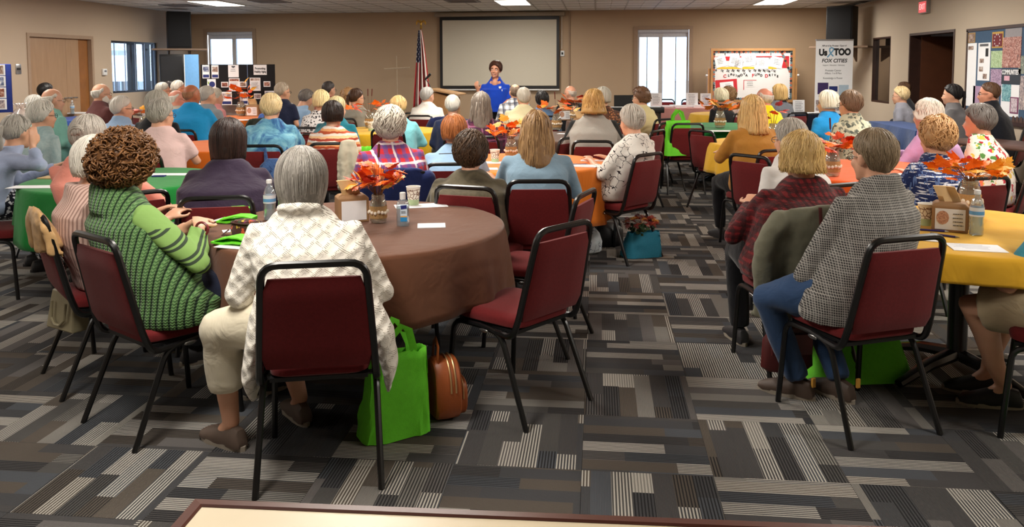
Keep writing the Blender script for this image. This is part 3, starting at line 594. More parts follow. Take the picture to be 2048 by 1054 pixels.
card(180,230,440,300,RED,0,-.0075); card(570,225,1390,245,RED); card(1280,230,1395,425,RED); card(200,405,820,438,YEL,0,-.0085); card(1040,400,1190,438,YEL,0,-.0085)
for x in(330,575,835,1090): card(x-6,150,x+6,215,INK)
for x in list(range(860,1080,24))+[1190,1215,1240]: card(x-5,238,x+5,275,INK,0,-.0095,'piano_key')
for x0,y0,x1,y1,r in [(165,225,350,405,-14),(400,215,560,400,10),(500,260,640,420,16),(610,190,850,390,-8),(840,250,1050,440,0),(1090,240,1290,420,12)]:
    o=card(x0,y0,x1,y1,M_PAPER,r,-.011,'note'); lines(o,(x1-x0)*S_*.55,4,(y1-y0)*S_*.25,.03,-.0022,INK,0,.008,x0)
o=card(180,615,540,840,RED,-4,-.009); o=card(255,655,480,830,M_PAPER,-6,-.013,'note'); lines(o,.12,4,.06,.03,-.0022,INK,.03,.007,9)
card(650,624,860,632,RED); card(645,624,655,790,RED); o=card(690,640,830,740,plain('white_sheet',(226,224,222)),0,-.0078,'note'); lines(o,.14,3,.04,.035,-.0022,INK,0,.009,2)
for i,(x,y) in enumerate([(185,462),(285,468),(385,472),(468,468),(555,468),(645,468),(738,470),(830,468),(910,470),(985,472),(1055,476),(1140,472)]):
    c=bp(x,y); text('lettering',['0','1K','2K','3K','4K','5K','6K','7K','8K','9K','10K','11K'][i],.058,INK,e,(c[0],-.0085,c[1]),(R_(90),R_(0 if i==0 else 24),0),bold=.002)
for ch,x,y,big in zip('CLAVINOVAFUNDDRIVE',[332,397,437,482,521,563,606,656,692,800,846,892,938,1025,1078,1120,1165,1208],[560,548,528,542,550,560,542,522,545,552,538,526,548,558,546,540,544,564],[1]+[0]*8+[1]+[0]*3+[1]+[0]*4):
    c=bp(x,y); text('lettering',ch,.088 if big else .062,RED if big else INK,e,(c[0],-.0085,c[1]),RXZ,bold=.003)
# roll-up banner
bd=13.4; a=dep(1632,80,bd); b=dep(1707,79,bd); w=(b-a).length; cc=(a+b)/2; H=a.z
e=empty('rollup_banner',(cc.x,cc.y,0),R_(6),'white roll-up banner about a prostate cancer support group','banner'); u=w/450.
BW=plain('banner_white',(240,240,242),.6,var=.01)
one('banner_sheet',lambda m:quadf(m,w,H-.08,.004,(0,0,(H+.08)/2)),BW,e,smooth=False)
one('top_rail',lambda m:m.box((0,0,H),(w/2,.012,.012)),M_STEEL,e,smooth=False); one('base',lambda m:m.rbox((0,0,.05),(w/2+.02,.1,.05),.02),M_STEEL,e); one('pole',lambda m:m.tube([(0,.03,.1),(0,.03,H)],.01,6),M_STEEL,e)
def bt(body,x,y,size,mat=INK,**k): return text('lettering',body,size*u,mat,e,((x-405)*u,-.0025,H-(y-110)*u),RXZ,ext=.0006,**k)
bt('Affected by Prostate Cancer?',402,180,27,sx=.92,bold=.001); bt('Us',268,262,106,sx=.86,bold=.008); bt('TOO',500,257,106,sx=.84,bold=.009); bt('FOX CITIES',405,360,60,bold=.0022,shear=.2); bt('Support • Education • Advocacy',400,412,24,sx=.85)
GI=plain('banner_dark_ink',(44,46,54),.6); bt('Prostate Cancer',395,476,32,GI,sx=.9); bt('Affects 1 in 8 Men',395,510,32,GI,sx=.85); bt('Knowledge is Power',393,568,32,GI,sx=.88)
def rp(x,y): return ((x-405)*u,-.004,H-(y-110)*u)
one('ribbon_loop',lambda m:m.tube([rp(*q) for q in [(320,318),(352,280),(388,235),(392,212),(370,202),(348,212),(346,240),(362,275),(392,305)]],[(8*u,.0015)]*9,6,upv=(0,1,0)),plain('ribbon_blue',(104,160,196),.5),e)
def pic(x0,y0,x1,y1,mat,y=-.0035): 
    one('printed_booklet',lambda m:m.box(((x0+x1)/2*u-405*u,y,H-((y0+y1)/2-110)*u),((x1-x0)/2*u,.001,(y1-y0)/2*u)),mat,e,smooth=False)
pic(212,622,340,760,plain('booklet_purple',(58,40,92),.5)); pic(342,615,470,800,M_PAPER); pic(350,665,452,730,NAVYINK,-.005); pic(385,740,452,800,PH[2],-.005); pic(466,650,586,800,plain('booklet_pale',(176,196,212),.5)); pic(195,830,560,960,PH[3])
# mural notice board on the right wall
a,b=wr(1940,61),wr(2110,47); c=wr(1930,215); e=empty('notice_board',(XR,(a.y+b.y)/2,c.z-.0),0,'blue notice board covered with posters on the right wall','notice board')
hw=(a.y-b.y)/2; hh=a.z-c.z+.12; cy=(a.y+b.y)/2
one('backing',lambda m:m.box((-.012,0,hh/2-.12),(.012,hw,hh/2)),plain('slate_blue_board',(58,84,112),.8),e,smooth=False)
one('frame',lambda m:(m.box((-.018,0,hh-.12),(.018,hw+.03,.02)),m.box((-.018,0,-.13),(.018,hw+.03,.025)),m.box((-.018,hw,hh/2-.12),(.018,.02,hh/2))),M_DARKWOOD,e,smooth=False)
def nb(x0,y0,x1,y1,mat,d=-.026,name='poster'):
    # corners on an enlarged view (x 1908..2048, y 40..250 over 703x1054)
    f=lambda X,Y:wr(1908+X*140/703.,40+Y*210/1054.); p,q=f(x0,y0),f(x1,y1); r=f(x0,y1)
    return one(name,lambda m:m.box((d,(p.y+q.y)/2-cy,(p.z+r.z)/2-c.z),(.002,abs(p.y-q.y)/2,abs(p.z-r.z)/2)),mat,e,smooth=False),((p.y+q.y)/2-cy,(p.z+r.z)/2-c.z)
o,_=nb(160,130,232,232,plain('tan_card',(160,128,84),.7)); nb(172,145,224,222,PH[0],-.029,'picture'); nb(150,236,228,860,M_PAPER); nb(268,232,376,606,M_PAPER); nb(285,242,368,266,INKG,-.029,'heading'); nb(343,285,366,366,INK,-.029,'picture')
for x0,y0,x1,y1 in((282,388,320,430),(276,468,312,516),(314,540,350,590),(168,264,216,300)): nb(x0,y0,x1,y1,PH[0],-.029,'picture')
nb(408,122,514,282,plain('gold_card',(190,150,70),.7)); mo,mc=nb(414,142,506,268,plain('maroon_card',(112,30,40),.7),-.029,'panel')
one('sun_mark',lambda m:[m.prism([(mc[0]+.075*math.cos(t)+.014*math.cos(t+k),mc[1]+.075*math.sin(t)+.014*math.sin(t+k)) for k in(0,2.1,4.2)],-.0325,-.031,'x') for t in [i*.628 for i in range(10)]],M_PAPER,e,smooth=False)
nb(396,312,508,480,photo_mat(5,[(120,140,90),(170,196,150),(206,216,180)])); nb(392,492,496,654,photo_mat(6,[(60,50,70),(170,140,170),(200,180,196)])); nb(540,90,703,190,plain('grey_card',(150,146,150),.7)); nb(518,176,692,478,photo_mat(7,[(50,40,46),(176,110,96),(226,206,196)]),-.029)
nb(505,490,690,640,plain('charcoal_card',(44,52,62),.7)); q,qc=nb(530,560,582,608,plain('pink_card',(220,170,186),.7),-.029); nb(500,645,668,960,M_PAPER); nb(510,645,592,812,photo_mat(8,[(40,70,84),(96,160,170),(190,216,214)]),-.029); nb(590,772,668,936,plain('plum_card',(120,50,90),.7),-.029); nb(600,784,658,924,photo_mat(9,[(60,40,50),(210,190,200),(226,216,220)]),-.031)
nb(216,660,330,860,plain('lilac_card',(170,140,170),.7)); nb(424,690,468,850,PH[0]); nb(676,360,760,540,photo_mat(10,[(50,60,60),(120,130,120),(190,190,170)])); nb(690,560,860,900,PH[3])
t,tc=nb(518,505,664,545,plain('charcoal_card',(44,52,62),.7),-.028); text('lettering','COMMUNITIES',.085,M_PAPER,e,(-.031,tc[0],tc[1]),(R_(90),0,R_(-90)),bold=.002,sx=.72)
one('paper_trim',lambda m:[m.prism([(-hw+.1+k*.09,-.11),(-hw+.18+k*.09,-.11),(-hw+.17+k*.09,-.05),(-hw+.14+k*.09,-.03),(-hw+.11+k*.09,-.05)],-.032,-.026,'x') for k in range(8)],plain('autumn_trim',(80,56,48),.8),e,smooth=False)
# ------------------------------------------------------------------ chairs
M_FRAME=plain('black_gloss_frame',(12,12,13),.32,.0,var=.02,spec=.6)
def burgundy():
    t=NT('burgundy_fabric'); o=t.obj(); n=t.noise(o,90,3); c=lin((118,32,34)); t.col(t.mix(n,tuple(v*.62 for v in c[:3])+(1,),c)); t.set(Roughness=.85); t.b.inputs['Specular IOR Level'].default_value=.2; t.b.inputs['Sheen Weight'].default_value=.1; t.bump(t.noise(o,600,2),.4,.002); return t.m
M_BURG=burgundy()
def bez(pts,r,k=4):
    # polyline with rounded corners
    pts=[V(p) for p in pts]; out=[pts[0]]
    for a,b,c in zip(pts,pts[1:],pts[2:]):
        d1=(a-b); d2=(c-b); q=min(r,d1.length*.45,d2.length*.45); p0=b+d1.normalized()*q; p1=b+d2.normalized()*q
        for i in range(k+1): t=i/k; out.append(p0*(1-t)**2+b*2*t*(1-t)+p1*t*t)
    return out+[pts[-1]]
def make_chair():
    e=empty('banquet_chair',(0,0,0))
    # seat cushion: rounded trapezoid, wider in front
    def seat(m):
        rings=[]
        for z,s in((.405,.90),(.415,.985),(.435,1.0),(.45,.98),(.462,.92),(.468,.78)):
            ring=[]
            for i in range(28):
                a=2*math.pi*i/28; ex=.32; x=math.copysign(abs(math.cos(a))**ex,math.cos(a)); y=math.copysign(abs(math.sin(a))**ex,math.sin(a))
                ring.append(((.198+.014*y)*x*s,.02+.205*y*s,z+.006*(1-x*x)*s))
            rings.append(ring)
        m.loft(rings)
    one('seat_cushion',seat,M_BURG,e)
    one('seat_pan',lambda m:m.box((0,.02,.397),(.18,.18,.008)),M_BLACK,e,smooth=False)
    # backrest: tapered upholstered panel leaning back, inside an inverted-U tube
    yb=lambda z:-.19-(z-.42)*.23
    def back(m):
        rings=[]; n=9
        for i in range(n):
            t=i/(n-1); z=.455+.355*t; w=.199-.024*t; 
            k=.93 if i in(0,n-1) else 1; th=.020 if 0<i<n-1 else .008
            rings.append([(x*w*k,yb(z)+yy*th,z) for x,yy in((-1,-.55),(-.9,-1),(-.4,-1.1),(0,-1.15),(.4,-1.1),(.9,-1),(1,-.55),(1,.55),(.9,1),(.4,1.1),(0,1.15),(-.4,1.1),(-.9,1),(-1,.55))])
        m.loft(rings)
    one('back_cushion',back,M_BURG,e)
    def bframe(m):
        pts=[(-.205,-.06,.385),(-.214,-.17,.385),(-.208,yb(.47),.47),(-.182,yb(.862),.862),(.182,yb(.862),.862),(.208,yb(.47),.47),(.214,-.17,.385),(.205,-.06,.385)]
        m.tube(bez(pts,.062,5),.0145,8)
    one('back_frame',bframe,M_FRAME,e)
    for s in(-1,1):
        one('leg',lambda m:m.tube(bez([(s*.20,.03,.394),(s*.208,.205,.392),(s*.222,.235,.0)],.06,5),[.0125]*8,8),M_FRAME,e)
        one('leg',lambda m:m.tube(bez([(s*.20,.05,.394),(s*.21,-.10,.386),(s*.226,-.262,.0)],.06,5),[.0125]*8,8),M_FRAME,e)
        one('stacking_bumper',lambda m:m.ell((s*.2275,-.005,.386),(.004,.03,.009)),plain('chrome_rub',(150,150,150),.25,.9),e)
    one('crossbar',lambda m:(m.tube([(-.205,-.10,.387),(.205,-.10,.387)],.009,6),m.tube([(-.205,.15,.387),(.205,.15,.387)],.009,6)),M_FRAME,e)
    return e
CH0=make_chair(); CHN=[0]
def chair(x,y,rz,label,group='burgundy banquet chairs'):
    o=CH0 if CHN[0]==0 else copy_tree(CH0); CHN[0]+=1
    o.location=(x,y,0); o.rotation_euler=(0,0,rz); o.name='banquet_chair'; return tag(o,label,'chair',group)
# ------------------------------------------------------------------ tables
def round_table(x,y,r,rgb,label,clabel,drop=.30,legs='pedestal',seed=0,z=.75,folds=13,amp=.035):
    e=empty('round_table',(x,y,0),0,label,'table')
    one('table_top',lambda m:m.lathe([(r-.01,z-.03),(r-.002,z-.022),(r-.002,z-.010),(r-.01,z-.004)],n=48),M_DARKWOOD,e)
    if legs=='pedestal':
        one('pedestal',lambda m:m.lathe([(.05,.09),(.046,.12),(.046,z-.05),(.16,z-.03)],n=20),M_FRAME,e)
        for k in range(4):
            a=R_(30+90*k); one('foot',lambda m:m.tube([(0,0,.115),(.2*math.cos(a),.2*math.sin(a),.085),(.40*math.cos(a),.40*math.sin(a),.022)],[(.04,.035),(.034,.028),(.024,.02)],8),M_FRAME,e)
    else:
        for k in range(4):
            a=R_(45+90*k); one('leg',lambda m:m.tube([(.42*math.cos(a),.42*math.sin(a),z-.03),(.48*math.cos(a),.48*math.sin(a),0)],.0125,8),M_FRAME,e)
        one('brace',lambda m:[m.tube([(.45*math.cos(R_(a)),.45*math.sin(R_(a)),.32),(.45*math.cos(R_(b)),.45*math.sin(R_(b)),.32)],.008,6) for a,b in((45,135),(225,315))],M_FRAME,e)
    rnd=random.Random(seed); n=144; rings=[]; ph=[rnd.random()*6.28 for _ in range(3)]
    def w(a): return .5*math.sin(folds*a+ph[0])+.3*math.sin((folds*1.7//1)*a+ph[1])+.2*math.sin(5*a+ph[2])
    prof=[(.0,z),(r*.5,z),(r*.9,z),(r-.012,z-.0005),(r+.001,z-.006),(r+.006,z-.02)]
    m=MB(); 
    for q,zz in prof[1:]: rings.append([(x+q*math.cos(2*math.pi*k/n),y+q*math.sin(2*math.pi*k/n),zz+.0015) for k in range(n)])
    for j in range(1,9):
        t=j/8; rings.append([(x+(r+.008+amp*t**.8*(1.0+w(2*math.pi*k/n)))*math.cos(2*math.pi*k/n),y+(r+.008+amp*t**.8*(1.0+w(2*math.pi*k/n)))*math.sin(2*math.pi*k/n),z-.02-drop*t*(1+.05*math.sin(4*2*math.pi*k/n+seed))) for k in range(n)])
    m.loft(rings,cap=False); top=len(m.v); m.v.append((x,y,z+.0015)); m.f+=[(top,k,(k+1)%n) for k in range(n)]; m.m+=[0]*n
    o=m.obj('tablecloth',cloth('cloth_%d_%d_%d'%rgb,'plain',rgb,s=.6,rough=.8)); so=o.modifiers.new('thick','SOLIDIFY'); so.thickness=.0015
    o.data.set_sharp_from_angle(angle=R_(180)); tag(o,clabel,'tablecloth','round tablecloths'); return e
def rect_table(x,y,rz,L,Wd,label,mat,z=.75,cloth_mat=None,clabel=None,drop=.3,cl=None):
    e=empty('folding_table',(x,y,0),rz,label,'table')
    one('table_top',lambda m:m.rbox((0,0,z-.018),(L/2,Wd/2,.016),.006),mat,e)
    for s in(-1,1):
        for q in(-1,1): one('leg',lambda m:m.tube([(s*(L/2-.2),q*(Wd/2-.08),z-.034),(s*(L/2-.2),q*(Wd/2-.08),0)],.015,8),M_FRAME,e)
        one('leg_brace',lambda m:m.tube([(s*(L/2-.2),-(Wd/2-.08),.2),(s*(L/2-.2),Wd/2-.08,.2)],.011,6),M_FRAME,e)
    if cloth_mat:
        m=MB(); n=24; l,w=L/2+.006,Wd/2+.006; base=[]
        for (ax,ay),(bx,by) in zip([(-l,-w),(l,-w),(l,w),(-l,w)],[(l,-w),(l,w),(-l,w),(-l,-w)]):
            for k in range(n): base.append((ax+(bx-ax)*k/n,ay+(by-ay)*k/n))
        N=len(base); rings=[[(px,py,z+.002) for px,py in base]]
        for j in range(1,6):
            t=j/5; ring=[]
            for k,(px,py) in enumerate(base):
                o_=.006+.03*t*(1+math.sin(k*.9)); f=1 if abs(px)<l-1e-6 else 0; g=1 if abs(py)<w-1e-6 else 0
                nx=0 if f and not g else math.copysign(1,px); ny=0 if g and not f else math.copysign(1,py)
                ring.append((px+nx*o_,py+ny*o_,z-drop*t))
            rings.append(ring)
        m.loft(rings,cap=False); m.f.append(tuple(range(N))); m.m.append(0)
        o=m.obj('tablecloth',cloth_mat); o.location=(x,y,0); o.rotation_euler=(0,0,rz); tag(o,clabel,'tablecloth'); so=o.modifiers.new('t','SOLIDIFY'); so.thickness=.0015
    return e
# ------------------------------------------------------------------ people
BATCH=[]
CT=bpy.data.textures.new('cloth_folds','CLOUDS'); CT.noise_scale=.11; CT.noise_depth=2
def soft(mb,name,mat,parent,voxel,smooth=4,fold=0,adapt=.0):
    # closed overlapping volumes -> one continuous skin
    o=mb.obj(name,mat,parent,smooth=False)
    r=o.modifiers.new('weld','REMESH'); r.mode='VOXEL'; r.voxel_size=voxel; r.adaptivity=adapt
    s=o.modifiers.new('relax','SMOOTH'); s.factor=.5; s.iterations=smooth
    if fold:
        d=o.modifiers.new('folds','DISPLACE'); d.texture=CT; d.texture_coords='LOCAL'; d.strength=fold; d.mid_level=.5
    BATCH.append(o); return o
def bake_soft():
    dg=bpy.context.evaluated_depsgraph_get(); res=[]
    for o in BATCH: res.append((o,bpy.data.meshes.new_from_object(o.evaluated_get(dg))))
    for o,me in res:
        nm=o.data.name; mats=list(o.data.materials); old=o.data; o.modifiers.clear(); o.data=me; bpy.data.meshes.remove(old); me.name=nm
        me.materials.clear()
        for q in mats: me.materials.append(q)
        me.polygons.foreach_set('material_index',[0]*len(me.polygons)); me.shade_smooth()
EYEW=plain('eye_white',(230,226,222),.25,var=0); EYED=plain('eye_iris',(52,40,34),.2,var=0); LIP=plain('lip',(168,92,84),.5); TEETH=plain('teeth',(232,228,218),.3); GLF=plain('spectacle_frame',(40,34,34),.35)
GLM=plain('wire_rims',(150,140,120),.3,.8)
HC=V((0,-.012,.03)); HR=V((.077,.099,.096))
def head_parts(m,H,full=True,grow=0.0):
    # H: matrix from head space (origin between the ears, +y = face) to thing space
    def e(c,r): m.ell(H@V(c),[q+grow for q in r],14,10,H.to_3x3())
    e(HC,HR); e((0,.026,-.032),(.062,.066,.082)); e((0,.042,-.076),(.047,.044,.034)); e((0,.079,-.094),(.021,.017,.016))
    if full:
        e((0,.073,.024),(.048,.017,.011))
        for s in(-1,1): e((s*.034,.064,-.024),(.026,.024,.024)); e((s*.010,.1,-.031),(.009,.012,.009)); e((s*.079,-.010,-.004),(.009,.021,.033)); e((s*.083,-.016,.006),(.009,.012,.022))
        m.tube([H@V(p) for p in((0,.082,.02),(0,.099,-.004),(0,.114,-.026),(0,.096,-.040))],[.010,.011,.0135,.007],8,rnd=True)
        e((0,.085,-.056),(.025,.012,.008)); e((0,.083,-.068),(.021,.012,.007))
    m.tube([H@V(p) for p in((0,-.022,-.03),(0,-.030,-.10),(0,-.036,-.15))],[.058,.054,.058],12,rnd=True)
def hand(m,w,d,n,k=1.0,curl=.5,spread=.0,side=1):
    # palm with five separate bent fingers: w wrist, d pointing direction, n back of the hand
    d=d.normalized(); n=(n-d*n.dot(d)).normalized(); s=d.cross(n)*side
    m.tube([w-d*.02,w+d*.02,w+d*.055*k,w+d*.088*k],[(.024*k,.019*k),(.033*k,.017*k),(.040*k,.015*k),(.036*k,.012*k)],10,upv=n,rnd=True)
    for i,(o,l) in enumerate(((-.030,.070),(-.010,.080),(.011,.074),(.031,.058))):
        p=w+d*.085*k+s*o*k; dd=(d+s*(o*spread*18)).normalized(); a=curl*.6; q=[p]; r=[.0092*k]
        for seg,t in((l*.42,a),(l*.33,a*2.1),(l*.25,a*2.9)):
            q.append(q[-1]+(dd*math.cos(t)-n*math.sin(t))*seg*k); r.append(r[-1]*.92)
        m.tube(q,r,7,rnd=True)
    b=w+d*.022*k-s*.028*k; q=[b,b-s*.026*k+d*.026*k-n*.008,b-s*.034*k+d*.055*k-n*.016,b-s*.030*k+d*.078*k-n*.02]; m.tube(q,[.0125*k,.0112*k,.0098*k,.0085*k],7,rnd=True)
# --- hair
def hsurf(a,t,st):
    # a azimuth (0 = face), t 0 crown .. 1 hair end; returns (point, outward) in head space
    th=st.get('th',.02); f=(1+math.cos(a))/2           # f=1 front, 0 back
    c=HC+V((0,-.004,.004)); R=V((HR.x+th,HR.y+th*.9,HR.z+th*st.get('top',1.0)))
    sgn=V((math.sin(a),math.cos(a),0))
    endf=st.get('front',62); ends=st.get('side',100); endb=st.get('back',128)
    k=abs(a if a<=math.pi else 2*math.pi-a)/math.pi       # 0 front .. 1 back
    if k<.5: q=k/.5; q=q*q*(3-2*q); e=endf+(ends-endf)*q
    else: q=(k-.5)/.5; q=q*q*(3-2*q); e=ends+(endb-ends)*q
    L=st.get('len',0); hang=L*min(1,max(0,(k-st.get('open',.22))/.12))
    arc=R_(e)*.096; tot=arc+hang; s=t*tot
    if s<=arc or hang<=0: ph=min(s,arc)/.096; drop=0
    else: ph=R_(e); drop=s-arc
    if hang>0: ph=min(ph,R_(st.get('hangfrom',96))); drop=max(0,s-ph*.096)
    p=V((R.x*math.sin(ph)*sgn.x,R.y*math.sin(ph)*sgn.y,R.z*math.cos(ph)))
    out=V((p.x/R.x**2,p.y/R.y**2,p.z/R.z**2)).normalized()
    if drop>0:
        tuck=st.get('tuck',.0); w=drop/max(hang,.001); p=p+V((0,0,-drop))+sgn*(st.get('flare',0)*w-tuck*w*w); out=(out*.3+sgn).normalized()
    elif t>.86 and not hang: p=p-out*th*((t-.86)/.14)*.95
    return c+p,out
def hair_mesh(m,st,H,q=1.0,seed=1):
    rnd=random.Random(seed); NA,NT_=36,12; t0=st.get('t0',0.0); amin=st.get('amin',0)  # bald crown: t0>0, amin = bare front half-angle
    rings=[]
    wob=st.get('wob',.004)
    angs=[2*math.pi*i/NA for i in range(NA)] if amin==0 else [R_(amin)+(2*math.pi-2*R_(amin))*i/(NA-1) for i in range(NA)]
    for j in range(NT_+1):
        t=t0+(1-t0)*j/NT_; ring=[]
        for a in angs:
            p,o=hsurf(a,max(t,.015),st); p=p+o*(wob*noise.noise(V((a*2.2,t*5,seed)))*2)
            if t0>0 and j==0: p=p-o*st.get('th',.02)*.95
            if amin: p=p-o*st.get('th',.02)*1.1*(1-min(1,(min(a,2*math.pi-a)-R_(amin))/R_(22)))
            ring.append(H@p)
        rings.append(ring)
    inner=[]
    for a in angs:
        p,o=hsurf(a,.97,st); c=V((0,-.012,p.z)); inner.append(H@(c+(p-c)*.80+V((0,0,.006))))
    if amin==0:
        rings.append(inner); m.loft(rings,cap=True)
    else: m.loft(rings,cap=False,close=False)
    n=int(st.get('locks',70)*q); kind=st.get('kind','straight'); LK=1.0
    if q>=.5 and kind!='curl': LK=.66; n=int(n*1.55)
    if q>=1 and kind=='curl': n=int(n*1.35)
    for i in range(n):
        if kind=='curl':
            a=rnd.uniform(amin and R_(amin) or 0,2*math.pi-(amin and R_(amin) or 0)); t=t0+(1-t0)*math.sqrt(rnd.random()); t=max(.03,min(1,t)); p,o=hsurf(a,t,st); r=st.get('cr',.014)*rnd.uniform(.7,1.25)
            ax=V((rnd.gauss(0,1),rnd.gauss(0,1),rnd.gauss(0,1))).normalized(); ax=(ax-o*ax.dot(o)*.6).normalized(); u=ax.orthogonal().normalized(); v=ax.cross(u); ph=rnd.random()*6.28; turns=rnd.uniform(1.0,1.6); N=9
            m.tube([H@(p+o*rnd.uniform(-.1,.5)*r+(u*math.cos(ph+turns*6.28*k/N)+v*math.sin(ph+turns*6.28*k/N))*r+ax*(r*1.1*(k/N-.5))) for k in range(N+1)],[st.get('lr',.0042)*(1.15-abs(k/N-.5)) for k in range(N+1)],5)
            continue
        a0=rnd.uniform(R_(amin),2*math.pi-R_(amin)); sw=rnd.gauss(0,st.get('swirl',.18)); ts=(t0+(1-t0)*rnd.uniform(.02,.35)) if rnd.random()>st.get('comb',0) else rnd.uniform(.04,t0); te=rnd.uniform(.82,1.02) if not st.get('len') else rnd.uniform(.9,1.03); N=9; pts=[]; rr=[]
        wv=st.get('wave',0); ph=rnd.random()*6.28; off=rnd.uniform(.0005,.004)*st.get('puff',1)
        for k in range(N+1):
            u=k/N; t=ts+(te-ts)*u; aa=a0+sw*(u-.3)+ (wv*math.sin(ph+u*9)*.12); 
            if amin and not st.get('comb'): aa=min(max(aa,R_(amin)),2*math.pi-R_(amin))
            p,o=hsurf(aa,min(max(t,.015),1.03),st); pts.append(H@(p+o*(off*math.sin(math.pi*min(1,u*1.2+.15))+wv*.003*math.cos(ph+u*11)))); rr.append((LK*st.get('lr',.006)*(.35+.65*math.sin(math.pi*min(.95,.12+u*.8))),LK*st.get('lr',.006)*.42*(.35+.65*math.sin(math.pi*min(.95,.12+u*.8)))))
        m.tube(pts,rr,5)
def bundle(m,path,r,n,H,rnd,taper=.4,wave=0,lr=.006):
    path=[V(p) for p in path]; N=len(path)
    m.tube([H@p for p in path],[r*(1-(1-taper)*i/(N-1)) for i in range(N)],9,rnd=True)
    for i in range(n):
        a=rnd.random()*6.28; ph=rnd.random()*6.28; k=rnd.uniform(.75,1.08); pts=[]
        for j,p in enumerate(path):
            u=j/(N-1); q=r*(1-(1-taper)*u)*k; t=(path[min(j+1,N-1)]-path[max(j-1,0)]).normalized(); x=t.orthogonal().normalized(); y=t.cross(x)
            pts.append(H@(p+(x*math.cos(a+.6*u)+y*math.sin(a+.6*u))*q+x*wave*math.sin(ph+u*9)))
        m.tube(pts,[(lr,lr*.5)]*(N-1)+[(lr*.3,lr*.2)],5)
HS=dict(
 short=dict(th=.017,front=58,side=100,back=120,len=.058,open=.40,tuck=.030,hangfrom=100,locks=110,lr=.006,swirl=.35),
 mens=dict(th=.011,front=52,side=98,back=120,len=.050,open=.47,tuck=.026,hangfrom=104,locks=110,lr=.0045,swirl=.3),
 thin=dict(th=.008,front=50,side=86,back=118,locks=110,lr=.0042,swirl=.5),
 crop=dict(th=.022,front=60,side=101,back=120,len=.058,open=.40,tuck=.030,hangfrom=100,locks=130,lr=.0065,swirl=.45,wave=.6,wob=.006),
 bob=dict(th=.026,front=60,side=100,back=104,len=.115,open=.27,tuck=.012,flare=.006,locks=210,lr=.0062,swirl=.10),
 sbob=dict(th=.024,front=62,side=100,back=104,len=.062,open=.26,tuck=.014,flare=.004,locks=150,lr=.0064,swirl=.16,wave=.3),
 wbob=dict(th=.026,front=60,side=100,back=104,len=.12,open=.27,flare=.022,locks=170,lr=.007,swirl=.14,wave=.7,wob=.008),
 long=dict(th=.022,front=60,side=100,back=104,len=.34,open=.30,flare=.03,locks=190,lr=.008,swirl=.09,wave=.35,wob=.008),
 curly=dict(th=.03,front=60,side=104,back=122,len=.052,open=.38,tuck=.025,hangfrom=104,locks=230,kind='curl',cr=.011,lr=.0042,wob=.010),
 bigcurl=dict(th=.056,front=58,side=116,back=140,len=.03,open=.4,tuck=.02,hangfrom=112,locks=620,kind='curl',cr=.015,lr=.0042,wob=.016,top=.85),
 perm=dict(th=.032,front=62,side=104,back=122,len=.055,open=.38,tuck=.028,hangfrom=104,locks=200,lr=.0075,swirl=1.0,wave=1.6,wob=.012,puff=2),
 bald=dict(th=.008,side=99,back=118,len=.050,open=.46,tuck=.024,hangfrom=104,front=80,t0=.60,amin=72,locks=90,lr=.004,swirl=.12),
 balding=dict(th=.012,side=100,back=120,len=.062,open=.46,tuck=.030,hangfrom=104,front=70,t0=.36,amin=46,locks=170,lr=.0042,swirl=.25),
 updo=dict(th=.022,front=58,side=100,back=120,len=.05,open=.42,tuck=.03,hangfrom=104,locks=150,lr=.0062,swirl=.3),
 pony=dict(th=.016,front=58,side=100,back=118,len=.05,open=.42,tuck=.03,hangfrom=104,locks=120,lr=.0055,swirl=.3),
)
def spectacles(par,H,mat):
    def g(m):
        for s in(-1,1):
            c=V((s*.033,.098,.006)); m.tube([H@(c+V((.024*math.cos(i*.5236),-.004*abs(s)*0,.018*math.sin(i*.5236)))) for i in range(13)],.0022,5,cap=False)
            m.tube([H@V(p) for p in((s*.057,.096,.008),(s*.078,.04,.01),(s*.083,-.012,.006),(s*.083,-.026,-.012))],.0022,5)
        m.tube([H@V(p) for p in((-.010,.099,.010),(0,.103,.012),(.010,.099,.010))],.002,5)
    return one('glasses',g,mat,par)
PEOPLE={}
SPK=V((-1.75,13.6,1.5))
